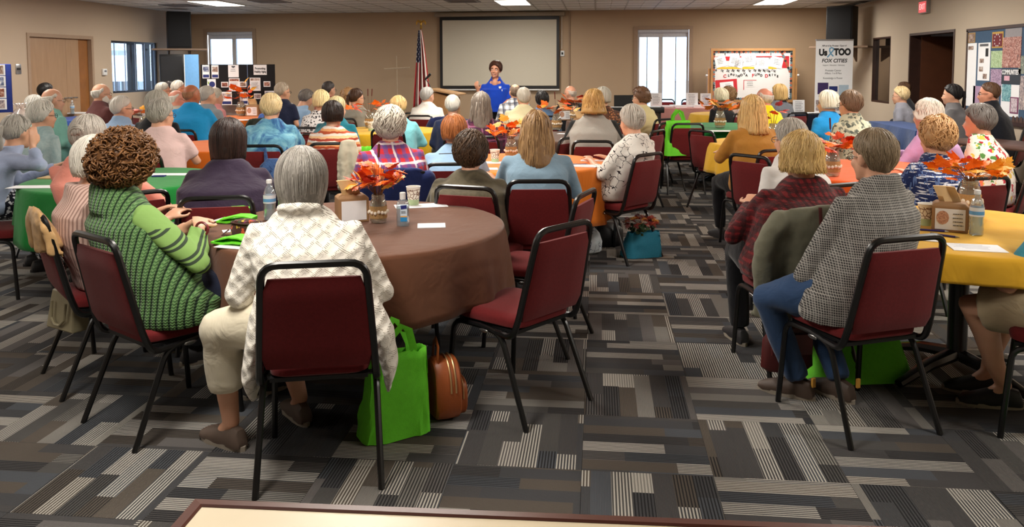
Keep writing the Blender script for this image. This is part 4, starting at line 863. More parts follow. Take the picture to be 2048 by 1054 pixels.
def person(key,label,px,yt,d,hair,hcol,top,pants,face=None,body=None,bulk=1.1,skin=(222,172,142),lean=.06,hunch=.03,arms='lap',sleeve='long',glasses=None,detail=None,hcol2=None,seat=True,chairlab=None,collar=None,tilt=0,nod=4,shoes=(40,38,40),chair_dx=0,chair_rz=0,hairmod=None,extra=None,lips=True,legs='pants',top_fold=.012,hs=1.0,loose=1.0,knee=None,hip=None,legpx=None,sleeve_mat=None,group='seated audience members'):
    q=detail if detail else (1.0 if d<5.2 else .55 if d<8.2 else .26)
    vx=.0085 if d<4.3 else .0112 if d<6 else .0148 if d<9 else .0185
    tp=dep(px,yt,d); h=tp.z
    hx,hy=tp.x,tp.y
    to=lambda a:math.atan2(-(a.x-hx),(a.y-hy))
    if face is None: face=to(SPK)
    else: face=R_(face)
    if body is None: body=face*.75+.0
    else: body=R_(body)
    top_off=V((0,lean+hunch,0)); Rb=Matrix.Rotation(body,3,'Z'); side=0.0
    if hip is None: hip=V((hx,hy,0))-Rb@top_off
    else:
        hip=V((hip[0],hip[1],0)); o_=Rb.transposed()@(V((hx,hy,0))-hip); side=o_.x; lean=o_.y-hunch
    def shear(m): m.v=[(x+side*max(0,min(1.15,(z-.56)/T)),y,z) for x,y,z in m.v]
    e=empty('person',(hip.x,hip.y,0),body,label,'person',group); PEOPLE[key]=e; e['h']=h; del e['h']
    th_=HS[hair.split('+')[0]].get('th',.01) if hair else 0
    if hair and 'bald' in hair: th_=0
    hz0=h-(.126+.85*th_)*hs; b=bulk; sh=hz0-.132*hs; hz=.56; T=sh-hz
    # head frame in thing space
    Hm=Matrix.Translation((0,lean+hunch,hz0))@Matrix.Rotation(face-body,4,'Z')@Matrix.Rotation(R_(tilt),4,'Y')@Matrix.Rotation(R_(-nod),4,'X')@Matrix.Scale(hs,4)
    yl=lambda z:(lean*max(0,(z-hz)/T)**1.2 - hunch*1.0*math.sin(max(0,min(1,(z-hz)/T))*math.pi)*.8)
    SX=.168+.035*(b-1); 
    def toL(p,un=True):
        w=Rb.transposed()@(dep(*p)-hip)
        if un: w.x-=side*max(0,min(1.15,(w.z-.56)/T))
        return w
    arms=list(arms) if isinstance(arms,(list,tuple)) else [arms,arms]
    for i in(0,1):
        if not isinstance(arms[i],str) and arms[i][0]=='px': arms[i]=(toL(arms[i][1]),toL(arms[i][2]))+tuple(arms[i][3:])
    S=[];E=[];Wr=[]
    for i,s in enumerate((-1,1)):
        a=arms[i] if isinstance(arms,(list,tuple)) else arms
        sp=V((s*SX,yl(sh),sh-.066))
        if a=='lap': el=V((s*(.235+.06*(b-1)),yl(sh)*.5+.02,sh-.30)); wr=V((s*.09,.24,.66))
        elif a=='table': el=V((s*(.25+.06*(b-1)),yl(sh)+.10,sh-.27)); wr=V((s*.12,yl(sh)+.34,.775))
        elif a=='fold': el=V((s*(.245+.06*(b-1)),yl(sh)+.06,sh-.28)); wr=V((-s*.04,yl(sh)+.25,sh-.27))
        elif a=='down': el=V((s*(.24+.06*(b-1)),yl(sh)-.03,sh-.29)); wr=V((s*.2,.16,.60))
        else: el,wr=V(a[0]),V(a[1])
        S.append(sp);E.append(el);Wr.append(wr)
    # ---- skin
    m=MB()
    m.tube([V((0,yl(hz)*.9,.56)),V((0,yl(.8),.72)),V((0,yl(sh),sh-.06)),V((0,yl(sh)+.0,sh+.01))],[(.12,.09),(.11,.08),(.12,.07),(.05,.05)],12,rnd=True,upv=(0,1,0))
    for i,s in enumerate((-1,1)):
        m.tube([S[i]*.6+V((0,0,S[i].z*.4)),S[i],S[i]*.5+E[i]*.5,E[i],E[i]*.62+Wr[i]*.38,Wr[i]],[.04,.05,.043,.037,.036,.025],10,rnd=True)
        dr=(Wr[i]-E[i]).normalized(); a=arms[i] if isinstance(arms,(list,tuple)) else arms
        dd=V(a[2]) if not isinstance(a,str) and len(a)>2 else dr; nn=V(a[3]) if not isinstance(a,str) and len(a)>3 else V((0,.1,1)); cu=a[4] if not isinstance(a,str) and len(a)>4 else .45
        hand(m,Wr[i]+dr*.012,dd,nn,1.0 if q>.4 else 1.15,cu,.1,-s)
    K=[];A=[]
    for s in(-1,1):
        kn=V((s*.13,.40+.02*b,.515)) if not knee else V((s*knee[0],knee[1],knee[2])); an=V((s*.125,.36,.10)) if not knee else V((s*knee[3],knee[4],.10)); K.append(kn);A.append(an)
    FD=[0,0]
    if legpx:
        for i in(0,1):
            if legpx[i]: K[i]=toL(legpx[i][0],False); A[i]=toL(legpx[i][1],False); A[i].z=.10; FD[i]=legpx[i][2]-math.degrees(body)
    if legs!='pants':
        for i,s in enumerate((-1,1)): m.tube([V((s*.09,.02,.55)),K[i]*.6+V((s*.04,0,.22)),K[i],K[i]*.7+A[i]*.3+V((0,-.02,0)),K[i]*.3+A[i]*.7,A[i],A[i]+Matrix.Rotation(R_(FD[i]),3,'Z')@V((0,.05,-.05))],[.085,.075,.060,.058,.043,.035,.034],12,rnd=True)
        m.ell((0,0,.56),(.16,.13,.1))
    shear(m); Hm=Matrix.Translation((side*min(1.15,(hz0-.1-.56)/T),0,0))@Hm; head_parts(m,Hm,True,vx*.27); m.tube([V((side,yl(sh),sh-.02)),Hm@V((0,-.034,-.10))],[.066,.058],12,rnd=True)
    bo=soft(m,'body',skinmat(skin),e,vx,3)
    # ---- top
    m=MB(); gb=loose
    st=[(.475,.178*b,.142*b),(.54,.190*b,.152*b),(.54+.28*T,.178*b,.146*b),(hz+.52*T,.172*b,.132*b),(hz+.74*T,.176*b,.120*b),(hz+.86*T,.170+.02*(b-1),.110),(sh-.022,.145,.094),(sh+.02,.112,.080),(sh+.048,.074,.070)]
    rings=[]
    for z,rx,ry in st:
        c=yl(z); n=28; rings.append([(rx*gb*math.copysign(abs(math.cos(2*math.pi*k/n))**.85,math.cos(2*math.pi*k/n)),c+ry*gb*math.copysign(abs(math.sin(2*math.pi*k/n))**.85,math.sin(2*math.pi*k/n))*(1.0 if math.sin(2*math.pi*k/n)<0 else 1.05),z) for k in range(n)])
    m.loft(rings)
    sl={'long':.97,'short':.0,'34':.55,'none':-1}[sleeve]
    for i,s in enumerate((-1,1)):
        mid=S[i]*.5+E[i]*.5; r=[.055,.066,.058*gb,.053*gb]
        if sl>=0 and sl<.1: m.tube([S[i]*.55+V((0,0,S[i].z*.45)),S[i],mid+V((s*.004,0,0)),S[i]*.25+E[i]*.75],[.055,.067,.062*gb,.062*gb],12,rnd=False)
        elif sl>0:
            en=E[i]*(1-sl)+Wr[i]*sl; m.tube([S[i]*.55+V((0,0,S[i].z*.45)),S[i],mid,E[i],E[i]*.5+en*.5,en],r+[.047*gb,.037*gb],12)
            m.ell(E[i],(.053*gb,.053*gb,.053*gb))
    if sleeve_mat:
        ms=MB()
        for i,s in enumerate((-1,1)):
            en=E[i]*.12+Wr[i]*.88; ms.tube([S[i]*.72+V((0,0,S[i].z*.28)),S[i]+V((0,0,.004)),S[i]*.5+E[i]*.5,E[i],E[i]*.5+en*.5,en],[.05,.070,.066,.058,.050,.038],14); ms.ell(E[i],(.058,.058,.058))
        shear(ms); soft(ms,'shirt_sleeves',sleeve_mat,e,vx*1.1,3,.008)
    if collar=='polo' or collar=='cowl':
        hh=.035 if collar=='polo' else .05; nk=Hm@V((0,-.034,-.13)); c0=V((0,yl(sh),sh+.03)); 
        R0=.072 if collar=='polo' else .085
        N=20; ro=[[ (c0.x+(R0+dr)*math.cos(2*math.pi*k/N),c0.y-.004+(R0-.004+dr)*math.sin(2*math.pi*k/N),c0.z+z-.03*max(0,math.sin(2*math.pi*k/N))) for k in range(N)] for z,dr in((-.03,.02),(hh*.5,.008),(hh,-.004),(hh+.004,-.012))]; m.loft(ro)
    if extra: extra(m,dict(S=S,E=E,W=Wr,sh=sh,yl=yl,b=b,e=e,H=Hm,h=h,vx=vx))
    shear(m)
    soft(m,'top_garment' if not isinstance(top,tuple) else 'top_garment',top,e,vx*1.22,3,top_fold)
    # ---- legs and shoes
    m=MB()
    m.tube([(0,-.05,.535),(0,.06,.545)],[(.175*b,.085),(.165*b,.082)],14,upv=(0,0,1),rnd=True)
    en=1.0 if legs=='pants' else {'capri':.62,'shorts':.0}.get(legs,1)
    for i,s in enumerate((-1,1)):
        th=V((s*.088,.04,.545)); kn,an=K[i],A[i]
        if legs=='shorts': m.tube([th,th*.5+kn*.5,th*.18+kn*.82],[.100*b,.094*b,.088*b],12,rnd=False)
        else:
            e1=kn*(1-en)+(an+V((0,0,-.01)))*en; m.tube([th,th*.5+kn*.5,kn+V((0,-.015,0)),kn*.55+e1*.45,e1],[.098*b,.088*b,.072,.064,.056] if legs=='pants' else [.10*b,.094*b,.086,.080,.076],12); m.ell(kn+V((0,-.012,-.005)),(.070,.070,.070) if legs=='pants' else (.084,.084,.084))
    soft(m,'trousers' if legs=='pants' else legs if legs!='capri' else 'trousers',pants,e,vx*2.3,3,.006)
    SM=plain('shoe_%d_%d_%d'%shoes,shoes,.6); SO=plain('shoe_sole',(150,140,126),.7) if d<5 else SM
    for i,s in enumerate((-1,1)):
        def shoe(mm):
            a=A[i]; rs=[]
            for y,w,hh in((-.075,.022,.05),(-.06,.033,.085),(0,.038,.10),(.05,.042,.085),(.11,.047,.062),(.16,.043,.045),(.185,.022,.03)):
                rs.append([(a.x+w*x,a.y+y,.014+(hh-.014)*zz) for x,zz in((-.95,0),(-1,.3),(-.85,.7),(-.45,.97),(0,1),(.45,.97),(.85,.7),(1,.3),(.95,0))])
            mm.loft(rs)
        RF=Matrix.Rotation(R_(FD[i]),3,'Z')
        def rotf(mm): mm.v=[tuple(V((A[i].x,A[i].y,0))+RF@(V(v)-V((A[i].x,A[i].y,0)))) for v in mm.v]
        so=one('shoe',lambda mm:(shoe(mm),rotf(mm)),SM,e)
        one('sole',lambda mm:(mm.loft([[(A[i].x+x*w,A[i].y+y,z) for y,w in((-.08,.02),(-.06,.036),(.04,.041),(.12,.05),(.17,.044),(.195,.02)) for x in()] or [(A[i].x+.05*math.cos(t)*(1 if math.sin(t)>0 else .8),A[i].y+.055+.14*math.sin(t),z) for t in [k*.3927 for k in range(16)]] for z in(.0,.02)]),rotf(mm)),SO,so)
    # ---- hair, eyes, lips, glasses
    if hair:
        sty=dict(HS[hair.split('+')[0]]); 
        if hairmod: sty.update(hairmod)
        m=MB(); sd=sum(map(ord,key)); hair_mesh(m,sty,Hm,q if q<1 else 1.25,sd); rnd=random.Random(sd)
        if '+bun' in hair:
            bc=V((0,-.118,.05)); m.ell(Hm@bc,(.040,.032,.036))
            for k in range(22):
                ax=V((rnd.gauss(0,.5),rnd.gauss(0,1)-1.2,rnd.gauss(0,.5))).normalized(); u=ax.orthogonal().normalized(); w=ax.cross(u); r=rnd.uniform(.022,.040)
                m.tube([Hm@(bc+(u*math.cos(a_)+w*math.sin(a_))*r+ax*.012*math.sin(k)) for a_ in [q_*.45 for q_ in range(13)]],[(.006,.004)]*13,5)
        if '+tail' in hair: bundle(m,[(0,-.10,.045),(0,-.135,.03),(0,-.14,-.03),(.0,-.125,-.10),(0,-.115,-.16)],.024,int(26*q)+6,Hm,rnd,.35,.004)
        if '+down' in hair:
            for k in range(7):
                a=R_(110+140*k/6); x=.095*math.sin(a); y=.115*math.cos(a)-.01
                bundle(m,[(x*.8,y*.8,.03),(x*1.0,y,-.06),(x*1.12,y*1.02,-.16),(x*1.05,y*1.05-.01,-.26+.02*(k%2))],.026,int(16*q)+4,Hm,rnd,.5,.008,.007)
        ho=m.obj('hair',hairmat(hcol,hcol2),e,sharp=180)
    for s in(-1,1):
        def ey(mm):
            mm.mi=0; mm.ell(Hm@V((s*.031,.076,.004)),(.0125*hs,.0125*hs,.0105*hs),10,7,None); mm.mi=1; mm.ell(Hm@V((s*.031,.0862,.004)),(.0055,.0045,.0058),8,6)
        if d<14: one('eye',ey,[EYEW,EYED],e)
        one('eyebrow',lambda mm:mm.tube([Hm@V(p) for p in((s*.014,.0905,.024),(s*.03,.089,.031),(s*.047,.076,.025))],[(.003,.0035),(.0035,.004),(.002,.0025)],5),hairmat(tuple(int(c*.7) for c in hcol)),e)
    if lips: one('lips',lambda mm:(mm.ell(Hm@V((0,.0935,-.0555)),(.020,.005,.0042),10,6,Hm.to_3x3()),mm.ell(Hm@V((0,.0915,-.0645)),(.017,.005,.0045),10,6,Hm.to_3x3())),LIP,e)
    if glasses: spectacles(e,Hm,GLF if glasses=='dark' else GLM)
    if seat:
        off=V((chair_dx,-.03,0)); cp=hip+Rb@off
        chair(cp.x,cp.y,body+R_(chair_rz),chairlab or ('burgundy chair occupied by the '+key))
    return e
# ------------------------------------------------------------------ tables in place
round_table(-1.22,4.0,.745,(104,66,46),'round banquet table under the brown cloth, nearest the loose burgundy chair','brown cloth draped over the round table with the hand sanitizer',.30,'folding',1)
round_table(-3.42,5.5,.67,(24,128,52),'round table under the green cloth beside the woman resting her cheek','green cloth on the round table beside the curly-haired woman',.36,'pedestal',2,folds=11)
round_table(-.65,6.75,.72,(232,128,40),'round table under the orange cloth in front of the long-haired denim woman','orange cloth on the table in front of the denim shirt woman',.42,'pedestal',3)
round_table(-2.7,10.05,.70,(226,178,40),'round table under the yellow cloth beyond the red plaid shirt','yellow cloth on the table beyond the red plaid shirt',.34,'pedestal',4)
round_table(-5.75,12.3,.74,(228,120,40),'round table under the orange cloth before the black poster board','orange cloth on the table before the black poster board',.34,'pedestal',5)
round_table(-3.8,8.05,.72,(236,118,36),'round table under the orange cloth beside the tie-dye blouse','orange cloth on the table beside the tie-dye blouse',.36,'pedestal',6)
round_table(-.32,9.3,.72,(84,58,44),'round table under the brown cloth beside the raglan sweatshirt','brown cloth on the table beside the raglan sweatshirt',.34,'pedestal',7)
round_table(.2,12.0,.66,(84,58,44),'round table under the brown cloth in front of the bald man in black','brown cloth on the table in front of the bald man in black',.34,'pedestal',8)
round_table(1.7,11.0,.74,(22,120,54),'round table under the green cloth before the bulletin board','green cloth on the table before the bulletin board',.34,'pedestal',9)
round_table(1.84,8.72,.66,(228,176,52),'round table under the yellow cloth in front of the mustard cardigan','yellow cloth on the table in front of the mustard cardigan',.30,'pedestal',10)
round_table(2.1,6.45,.74,(236,96,32),'round table under the orange cloth between the white shirt and blue print blouse','orange cloth on the table between red plaid shirt and blue print blouse',.40,'pedestal',11)
round_table(1.80,4.18,.66,(226,172,44),'round pedestal table under the yellow cloth beside the grey checked shirt','yellow cloth on the table beside the grey checked shirt man',.105,'pedestal',12,amp=.012)
round_table(-5.6,10.05,.66,(196,200,186),'round table under the pale cloth in front of the maroon shirt man','pale grey cloth on the table in front of the maroon shirt man',.34,'pedestal',13)
round_table(2.2,13.9,.64,(226,178,60),'round table under the yellow cloth behind the black top woman','yellow cloth on the table behind the woman with glasses on her head',.3,'pedestal',14)
M_LAM=plain('brown_laminate',(74,50,42),.35,var=.08)
rect_table(1.75,15.75,0,1.75,.72,'long folding table under the pink cloth by the tall window',M_LAM,.76,cloth('cloth_pink','plain',(206,146,140),s=.6),'pink cloth on the long table under the tall window',.42)
rect_table(3.5,14.1,R_(4),1.3,.6,'folding table under the dark navy cloth in front of the banner',M_LAM,.75,cloth('cloth_darknavy','plain',(22,28,44),s=.6),'dark navy cloth on the table in front of the banner',.6)
rect_table(4.13,11.25,R_(90),1.75,.46,'narrow folding table under the blue cloth along the right wall',M_LAM,.75,cloth('cloth_blue','plain',(26,58,110),s=.6),'blue cloth on the narrow table along the right wall',.32)
rect_table(4.35,8.55,R_(116),1.83,.72,'bare brown folding table beside the floral blouse woman',M_LAM)
rect_table(-8.3,12.1,R_(90),1.5,.7,'folding table under the royal blue cloth by the double door',M_LAM,.75,cloth('cloth_royal','plain',(28,64,140),s=.6),'royal blue cloth on the table by the double door',.5)
rect_table(-6.7,13.75,R_(6),2.4,.7,'long table under the white cloth carrying the black poster board',M_LAM,.90,cloth('cloth_white','plain',(206,204,204),s=.6),'white cloth on the table carrying the black poster board',.5)
rect_table(-7.2,8.95,R_(35),1.3,.6,'folding table under the white cloth carrying the blue photo board',M_LAM,.80,cloth('cloth_white','plain',(206,204,204),s=.6),'white cloth on the table carrying the blue photo board',.5)
# white-topped table at the photographer's side
e=empty('white_table',(.185,1.015,0),R_(1.6),'cream-topped table with dark wood edging in front of the audience','table')
M_CREAM=plain('cream_laminate',(222,206,176),.35,var=.03,scale=6); M_EDGE=plain('mahogany_edge',(84,44,34),.35,var=.15,scale=6)
one('table_top',lambda m:m.box((0,0,.734),(.90,.38,.014)),M_CREAM,e,smooth=False)
def edging(m):
    pr=[(0,.713),(.024,.713),(.030,.720),(.030,.742),(.024,.750),(.004,.752),(0,.749)]
    A=[[(sx*(.90+q),sy*(.38+q),z) for q,z in pr] for sx,sy in((-1,-1),(1,-1),(1,1),(-1,1))]; m.loft(A+[A[0]],cap=False)
one('edging',edging,M_EDGE,e,smooth=False)
for s in(-1,1):
    for q in(-1,1): one('leg',lambda m:m.tube([(s*.8,q*.3,.72),(s*.8,q*.3,0)],.02,8),M_FRAME,e)
# ------------------------------------------------------------------ small things
def leafmesh(mat,name):
    pts=[(0,0),(.14,.06),(.36,.02),(.36,.14),(.58,.20),(.48,.34),(.60,.54),(.40,.54),(.34,.66),(.22,.62),(.24,.82),(.12,.82),(0,1.0)]
    poly=pts+[(-x,y) for x,y in reversed(pts[1:-1])]; m=MB(); vs=[(x*.1,y*.1,-abs(x)*.012-.012*y*y) for x,y in poly]; n=len(vs); vs.append((0,.045,.004)); m.add(vs,[(i,(i+1)%n,n) for i in range(n)])
    m.tube([(0,0,0),(0,-.04,-.004)],.0012,4); me=m.mesh(name); me.materials.append(mat); return me
def leafmat(a,b,n):
    t=NT(n); o=t.obj((9,9,9)); t.col(t.mix(t.noise(o,2.2,3,.6,.5),lin(a),lin(b))); t.set(Roughness=.55); return t.m
LEAF=[leafmesh(leafmat((232,92,20),(248,132,36),'leaf_orange'),'leaf'),leafmesh(leafmat((226,150,34),(246,178,60),'leaf_amber'),'leaf'),leafmesh(leafmat((190,48,22),(232,84,34),'leaf_red'),'leaf'),leafmesh(leafmat((110,20,24),(160,34,30),'leaf_wine'),'leaf')]
M_JAR=glass('jar_glass',(238,236,226),.03,.16); M_BURL=plain('burlap',(176,140,92),.95,var=.18,scale=120,bump=.6); M_LACE=plain('lace',(232,222,204),.9,var=.05,scale=80); M_TWIG=plain('twig',(118,78,44),.8); M_WATER=glass('water',(225,235,240),.02,.10)
def centerpiece(x,y,z,label,n=14,sp=.13,ht=.11,k=1.0,pal=(0,0,1,2),seed=0,spike=0,lace=True):
    e=empty('leaf_centerpiece',(x,y,z),seed*1.1,label,'centerpiece','autumn leaf centerpieces'); rnd=random.Random(seed+50)
    j=one('jar',lambda m:m.lathe([(.001,.002),(.036*k,.002),(.042*k,.01),(.043*k,.10*k),(.036*k,.122*k),(.031*k,.128*k),(.032*k,.148*k),(.029*k,.148*k),(.028*k,.128*k),(.039*k,.10*k),(.039*k,.012),(.001,.008)],n=24,cap=False),M_JAR,e)
    one('screw_rim',lambda m:[m.tube([(.0335*k*math.cos(i*.35),.0335*k*math.sin(i*.35),zz*k) for i in range(19)],.0016,5,cap=False) for zz in(.132,.140)],M_JAR,j)
    b=one('burlap_band',lambda m:m.lathe([(.0445*k,.026*k),(.0455*k,.03*k),(.0455*k,.085*k),(.0445*k,.09*k)],n=28,cap=False),M_BURL,e)
    if lace:
        def lc(m):
            for i in range(16):
                a=6.283*i/16; m.ell((.047*k*math.cos(a),.047*k*math.sin(a),.058*k+.004*math.sin(i*2)),(.009*k,.009*k,.010*k),6,5)
        one('lace_trim',lc,M_LACE,b)
    for i in range(n):
        a=i*2.4+rnd.random()*.5; f=rnd.random()**.7; hz=.135*k+ht*(.15+.85*rnd.random()*(1.15-f*.7)); r=sp*(.25+.75*f)
        p=V((r*math.cos(a),r*math.sin(a),hz+.02))
        one('stem',lambda m:m.tube([(.012*math.cos(a),.012*math.sin(a),.04),(.02*math.cos(a),.02*math.sin(a),.15*k),p*.55+V((0,0,hz*.5)),p],.0016,4),M_TWIG,e)
        o=bpy.data.objects.new('leaf',LEAF[pal[i%len(pal)]]); COL.objects.link(o); o.parent=e; o.location=p; s=k*rnd.uniform(.5,.85); o.scale=(s,s,s)
        o.rotation_euler=(rnd.uniform(-.2,1.1),rnd.uniform(-.5,.5),a-1.57+rnd.uniform(-.6,.6))
    for i in range(spike): one('cattail',lambda m:(m.tube([(0,0,.1),(.03-.05*i,.02,.19*k+ht)],.0015,4),m.tube([(.03-.05*i,.02,.19*k+ht),(.036-.055*i,.022,.25*k+ht)],[.006,.007],6,rnd=True)),plain('cattail_brown',(92,36,28),.9),e)
    return e
def at(px,py,z=.752): return pz(px,py,z)
def CP(px,py,label,**k): p=at(px,py); return centerpiece(p.x,p.y,p.z,label,**k)
CP(757,445,'jar of orange and red maple leaves beside the hand sanitizer',n=46,sp=.125,ht=.15,pal=(0,2,0,1,0,2),seed=1,spike=1)
CP(1938,428,'jar of large amber maple leaves behind the brown tissue box on yellow cloth',n=40,sp=.15,ht=.12,k=1.25,pal=(0,1,1,0),seed=2)
CP(1664,352,'two-jar bunch of red orange leaves on the orange cloth before the checked shirt man',n=30,sp=.18,ht=.11,k=1.25,pal=(2,0,2,0),seed=3,spike=1)
CP(1022,316,'jar of orange and amber leaves beside the long-haired denim woman',n=30,sp=.18,ht=.16,k=1.15,pal=(0,1,0),seed=4)
CP(1440,256,'jar of bright orange leaves on the green cloth before the mustard cardigan',n=22,sp=.26,ht=.16,k=1.5,pal=(0,0,1),seed=5)
CP(740,256,'jar of orange leaves with dark cattails on the yellow cloth',n=16,sp=.3,ht=.16,k=1.4,pal=(0,2,0),seed=6,spike=2)
CP(482,232,'jar of orange leaves standing tall before the black poster board',n=20,sp=.2,ht=.38,k=1.6,pal=(0,0,1,2),seed=7)
CP(288,262,'jar of rust leaves on the pale cloth before the maroon shirt man',n=14,sp=.26,ht=.1,k=1.3,pal=(0,2,1),seed=8)
CP(1113,260,'jar of amber and orange leaves on the brown cloth beside the raglan sweatshirt',n=16,sp=.24,ht=.13,k=1.4,pal=(0,1,0),seed=9,spike=1)
CP(1150,241,'jar of vivid orange leaves in front of the bald man in black',n=14,sp=.22,ht=.2,k=1.5,pal=(0,0,2),seed=10)
CP(1546,283,'jar of dark wine-red leaves between the mustard cardigan and yellow shirt',n=8,sp=.12,ht=.22,k=1.3,pal=(3,3,2),seed=11)
M_KRAFT=plain('kraft_card',(158,120,82),.7,var=.05,scale=8); M_KRAFT2=plain('tissue_tan',(214,178,128),.85,var=.06)
def tissue_box(px,py,rz,label,k=1.0,front=True):
    p=at(px,py); e=empty('tissue_box',p,R_(rz),label,'tissue box','napkin dispenser boxes'); w,d,h=.075*k,.06*k,.12*k
    one('carton',lambda m:m.loft([[(x*w*s,y*d*s,z) for x,y in((-1,-1),(1,-1),(1,1),(-1,1))] for z,s in((0,1),(h,1),(h+.012*k,.82),(h+.016*k,.55))]),M_KRAFT,e,smooth=False,bevel=.004)
    one('tissue',lambda m:m.loft([[(x*.045*k+sh,y*.012*k+.012*math.sin(x*3+z*40),z) for x,y in((-1,-1),(-.5,-1.3),(.2,-.8),(1,-1),(1,1),(.2,1.2),(-.5,.7),(-1,1))] for z,sh in((h+.012*k,0),(h+.04*k,-.01),(h+.085*k,-.03*k))]),M_KRAFT2,e)
    pa=one('side_panel',lambda m:m.box((0,-d-.001,h*.5),(w*.82,.001,h*.40)),M_PAPER,e,smooth=False)
    if front:
        one('picture',lambda m:m.prism([(-w*.4+.026*k*math.cos(i*.524),h*.56+.032*k*math.sin(i*.524)) for i in range(12)],-d-.0035,-d-.002),photo_mat(20,[(150,90,70),(200,150,124),(220,180,150)]),pa,smooth=False)
        for z in (.72,.56,.42,.28): lines(pa,.045*k,1,h*z,.01,-d-.003,INKG,w*.42,.004*k,int(z*50))
    one('side_flap',lambda m:m.box((w+.001,0,h*.5),(.001,d*.62,h*.38)),plain('kraft_flap',(132,92,58),.7),e,smooth=False)
tissue_box(704,441,28,'brown kraft tissue box beside the jar on the brown cloth',1.05,False)
tissue_box(1899,460,-22,'brown kraft tissue box with a picture panel on the near yellow cloth',1.05)
tissue_box(1162,262,10,'brown kraft tissue box on the brown cloth by the raglan sweatshirt',1.2)
tissue_box(1128,240,10,'brown kraft tissue box in front of the bald man in black',1.3)
tissue_box(508,232,0,'kraft tissue box beside the tall leaf jar before the poster board',1.4)
M_PET=glass('clear_plastic',(232,240,246),.05,.16); M_CAP=plain('bottle_cap_white',(232,232,232),.4); M_LBL=plain('bottle_label',(222,226,232),.5); M_LBLB=plain('bottle_label_blue',(96,156,206),.5)
def bottle(px,py,label,k=1.0,z=.752):
    p=at(px,py,z); e=empty('water_bottle',p,0,label,'bottle','water bottles')
    one('bottle',lambda m:m.lathe([(.001,.004),(.026,.0),(.031,.006),(.030,.02),(.032,.03),(.030,.045),(.032,.055),(.030,.07),(.0315,.09),(.0315,.13),(.030,.145),(.022,.17),(.0125,.185),(.0125,.20),(.001,.20)],n=20,cap=False),M_PET,e)
    one('cap',lambda m:m.lathe([(.0145,.196),(.0145,.213),(.013,.216)],n=16),M_CAP,e)
    l=one('label_band',lambda m:m.lathe([(.0322,.092),(.0322,.135)],n=20,cap=False),M_LBL,e); one('label_print',lambda m:m.lathe([(.0326,.10),(.0326,.117)],n=20,cap=False),M_LBLB,l)
    one('water',lambda m:m.lathe([(.027,.004),(.028,.10),(.028,.128)],n=16),M_WATER,e); e.scale=(k,k,k)
bottle(540,440,'clear water bottle beside the patterned purse on the brown cloth'); bottle(568,432,'clear water bottle partly behind the grey bobbed hair'); bottle(1952,470,'clear water bottle beside the picture tissue box'); bottle(145,228,'clear water bottle on the royal blue cloth',1.1); 
M_CUP=NT('printed_paper_cup'); _o=M_CUP.obj(); _v=M_CUP.n('ShaderNodeTexVoronoi',_feature='DISTANCE_TO_EDGE'); _v.inputs['Scale'].default_value=46; M_CUP.l(_o,_v.inputs['Vector'])
_z=M_CUP.xyz(_o)[2]; M_CUP.col(M_CUP.mix(M_CUP.math('LESS_THAN',_z,.035),M_CUP.mix(M_CUP.math('MULTIPLY',M_CUP.math('LESS_THAN',_v.outputs['Distance'],.07),M_CUP.math('LESS_THAN',_z,.095)),lin((236,230,216)),lin((120,84,60))),lin((176,196,150)))); M_CUP=M_CUP.m
def cup(px,py,label,k=1.0):
    p=at(px,py); e=empty('paper_cup',p,.3,label,'cup','printed paper cups')
    one('cup',lambda m:m.lathe([(.001,.006),(.028,.0),(.03,.0),(.041,.108),(.039,.108),(.029,.008),(.001,.008)],n=24,cap=False),M_CUP,e); one('rolled_rim',lambda m:m.tube([(.041*math.cos(i*.2618),.041*math.sin(i*.2618),.109) for i in range(25)],.0022,6,cap=False),M_PAPER,e); e.scale=(k,k,k)
cup(827,410,'printed paper cup behind the hand sanitizer'); cup(1852,450,'printed paper cup left of the picture tissue box'); cup(990,325,'printed paper cup on the orange cloth beside the denim woman'); cup(742,262,'printed paper cup on the yellow cloth beyond the plaid shirt'); 
# hand sanitizer
p=at(806,452); e=empty('hand_sanitizer',p,R_(10),'clear hand sanitizer bottle with white cap and blue label on brown cloth','bottle')
one('bottle',lambda m:m.loft([[(x*w,y*d,z) for x,y in [(math.cos(t),math.sin(t)) for t in [i*.3927 for i in range(16)]]] for z,w,d in((0,.030,.018),(.006,.033,.021),(.11,.033,.021),(.13,.026,.018),(.138,.014,.014))]),M_PET,e)
one('gel',lambda m:m.loft([[(x*w,y*d,z) for x,y in [(math.cos(t),math.sin(t)) for t in [i*.3927 for i in range(16)]]] for z,w,d in((.004,.029,.017),(.10,.029,.017))]),M_WATER,e)
one('cap',lambda m:m.lathe([(.015,.138),(.0155,.17),(.013,.173)],n=16),M_CAP,e)
l=one('label',lambda m:m.box((.006,-.0212,.07),(.017,.0006,.042)),plain('label_pale',(206,222,238),.5),e,smooth=False); one('label_top',lambda m:m.box((.006,-.0224,.100),(.015,.0005,.009),Matrix.Rotation(-.12,3,'Y')),plain('label_navy',(32,44,120),.5),l,smooth=False); one('label_foot',lambda m:m.box((.006,-.0224,.038),(.017,.0005,.011)),plain('label_blue',(44,142,206),.5),l,smooth=False); one('label_stripe',lambda m:m.box((.006,-.0224,.052),(.017,.0005,.003)),plain('label_orange',(226,170,80),.5),l,smooth=False)
lines(l,.024,2,.078,.007,-.0224,INKG,.004,.003,5)
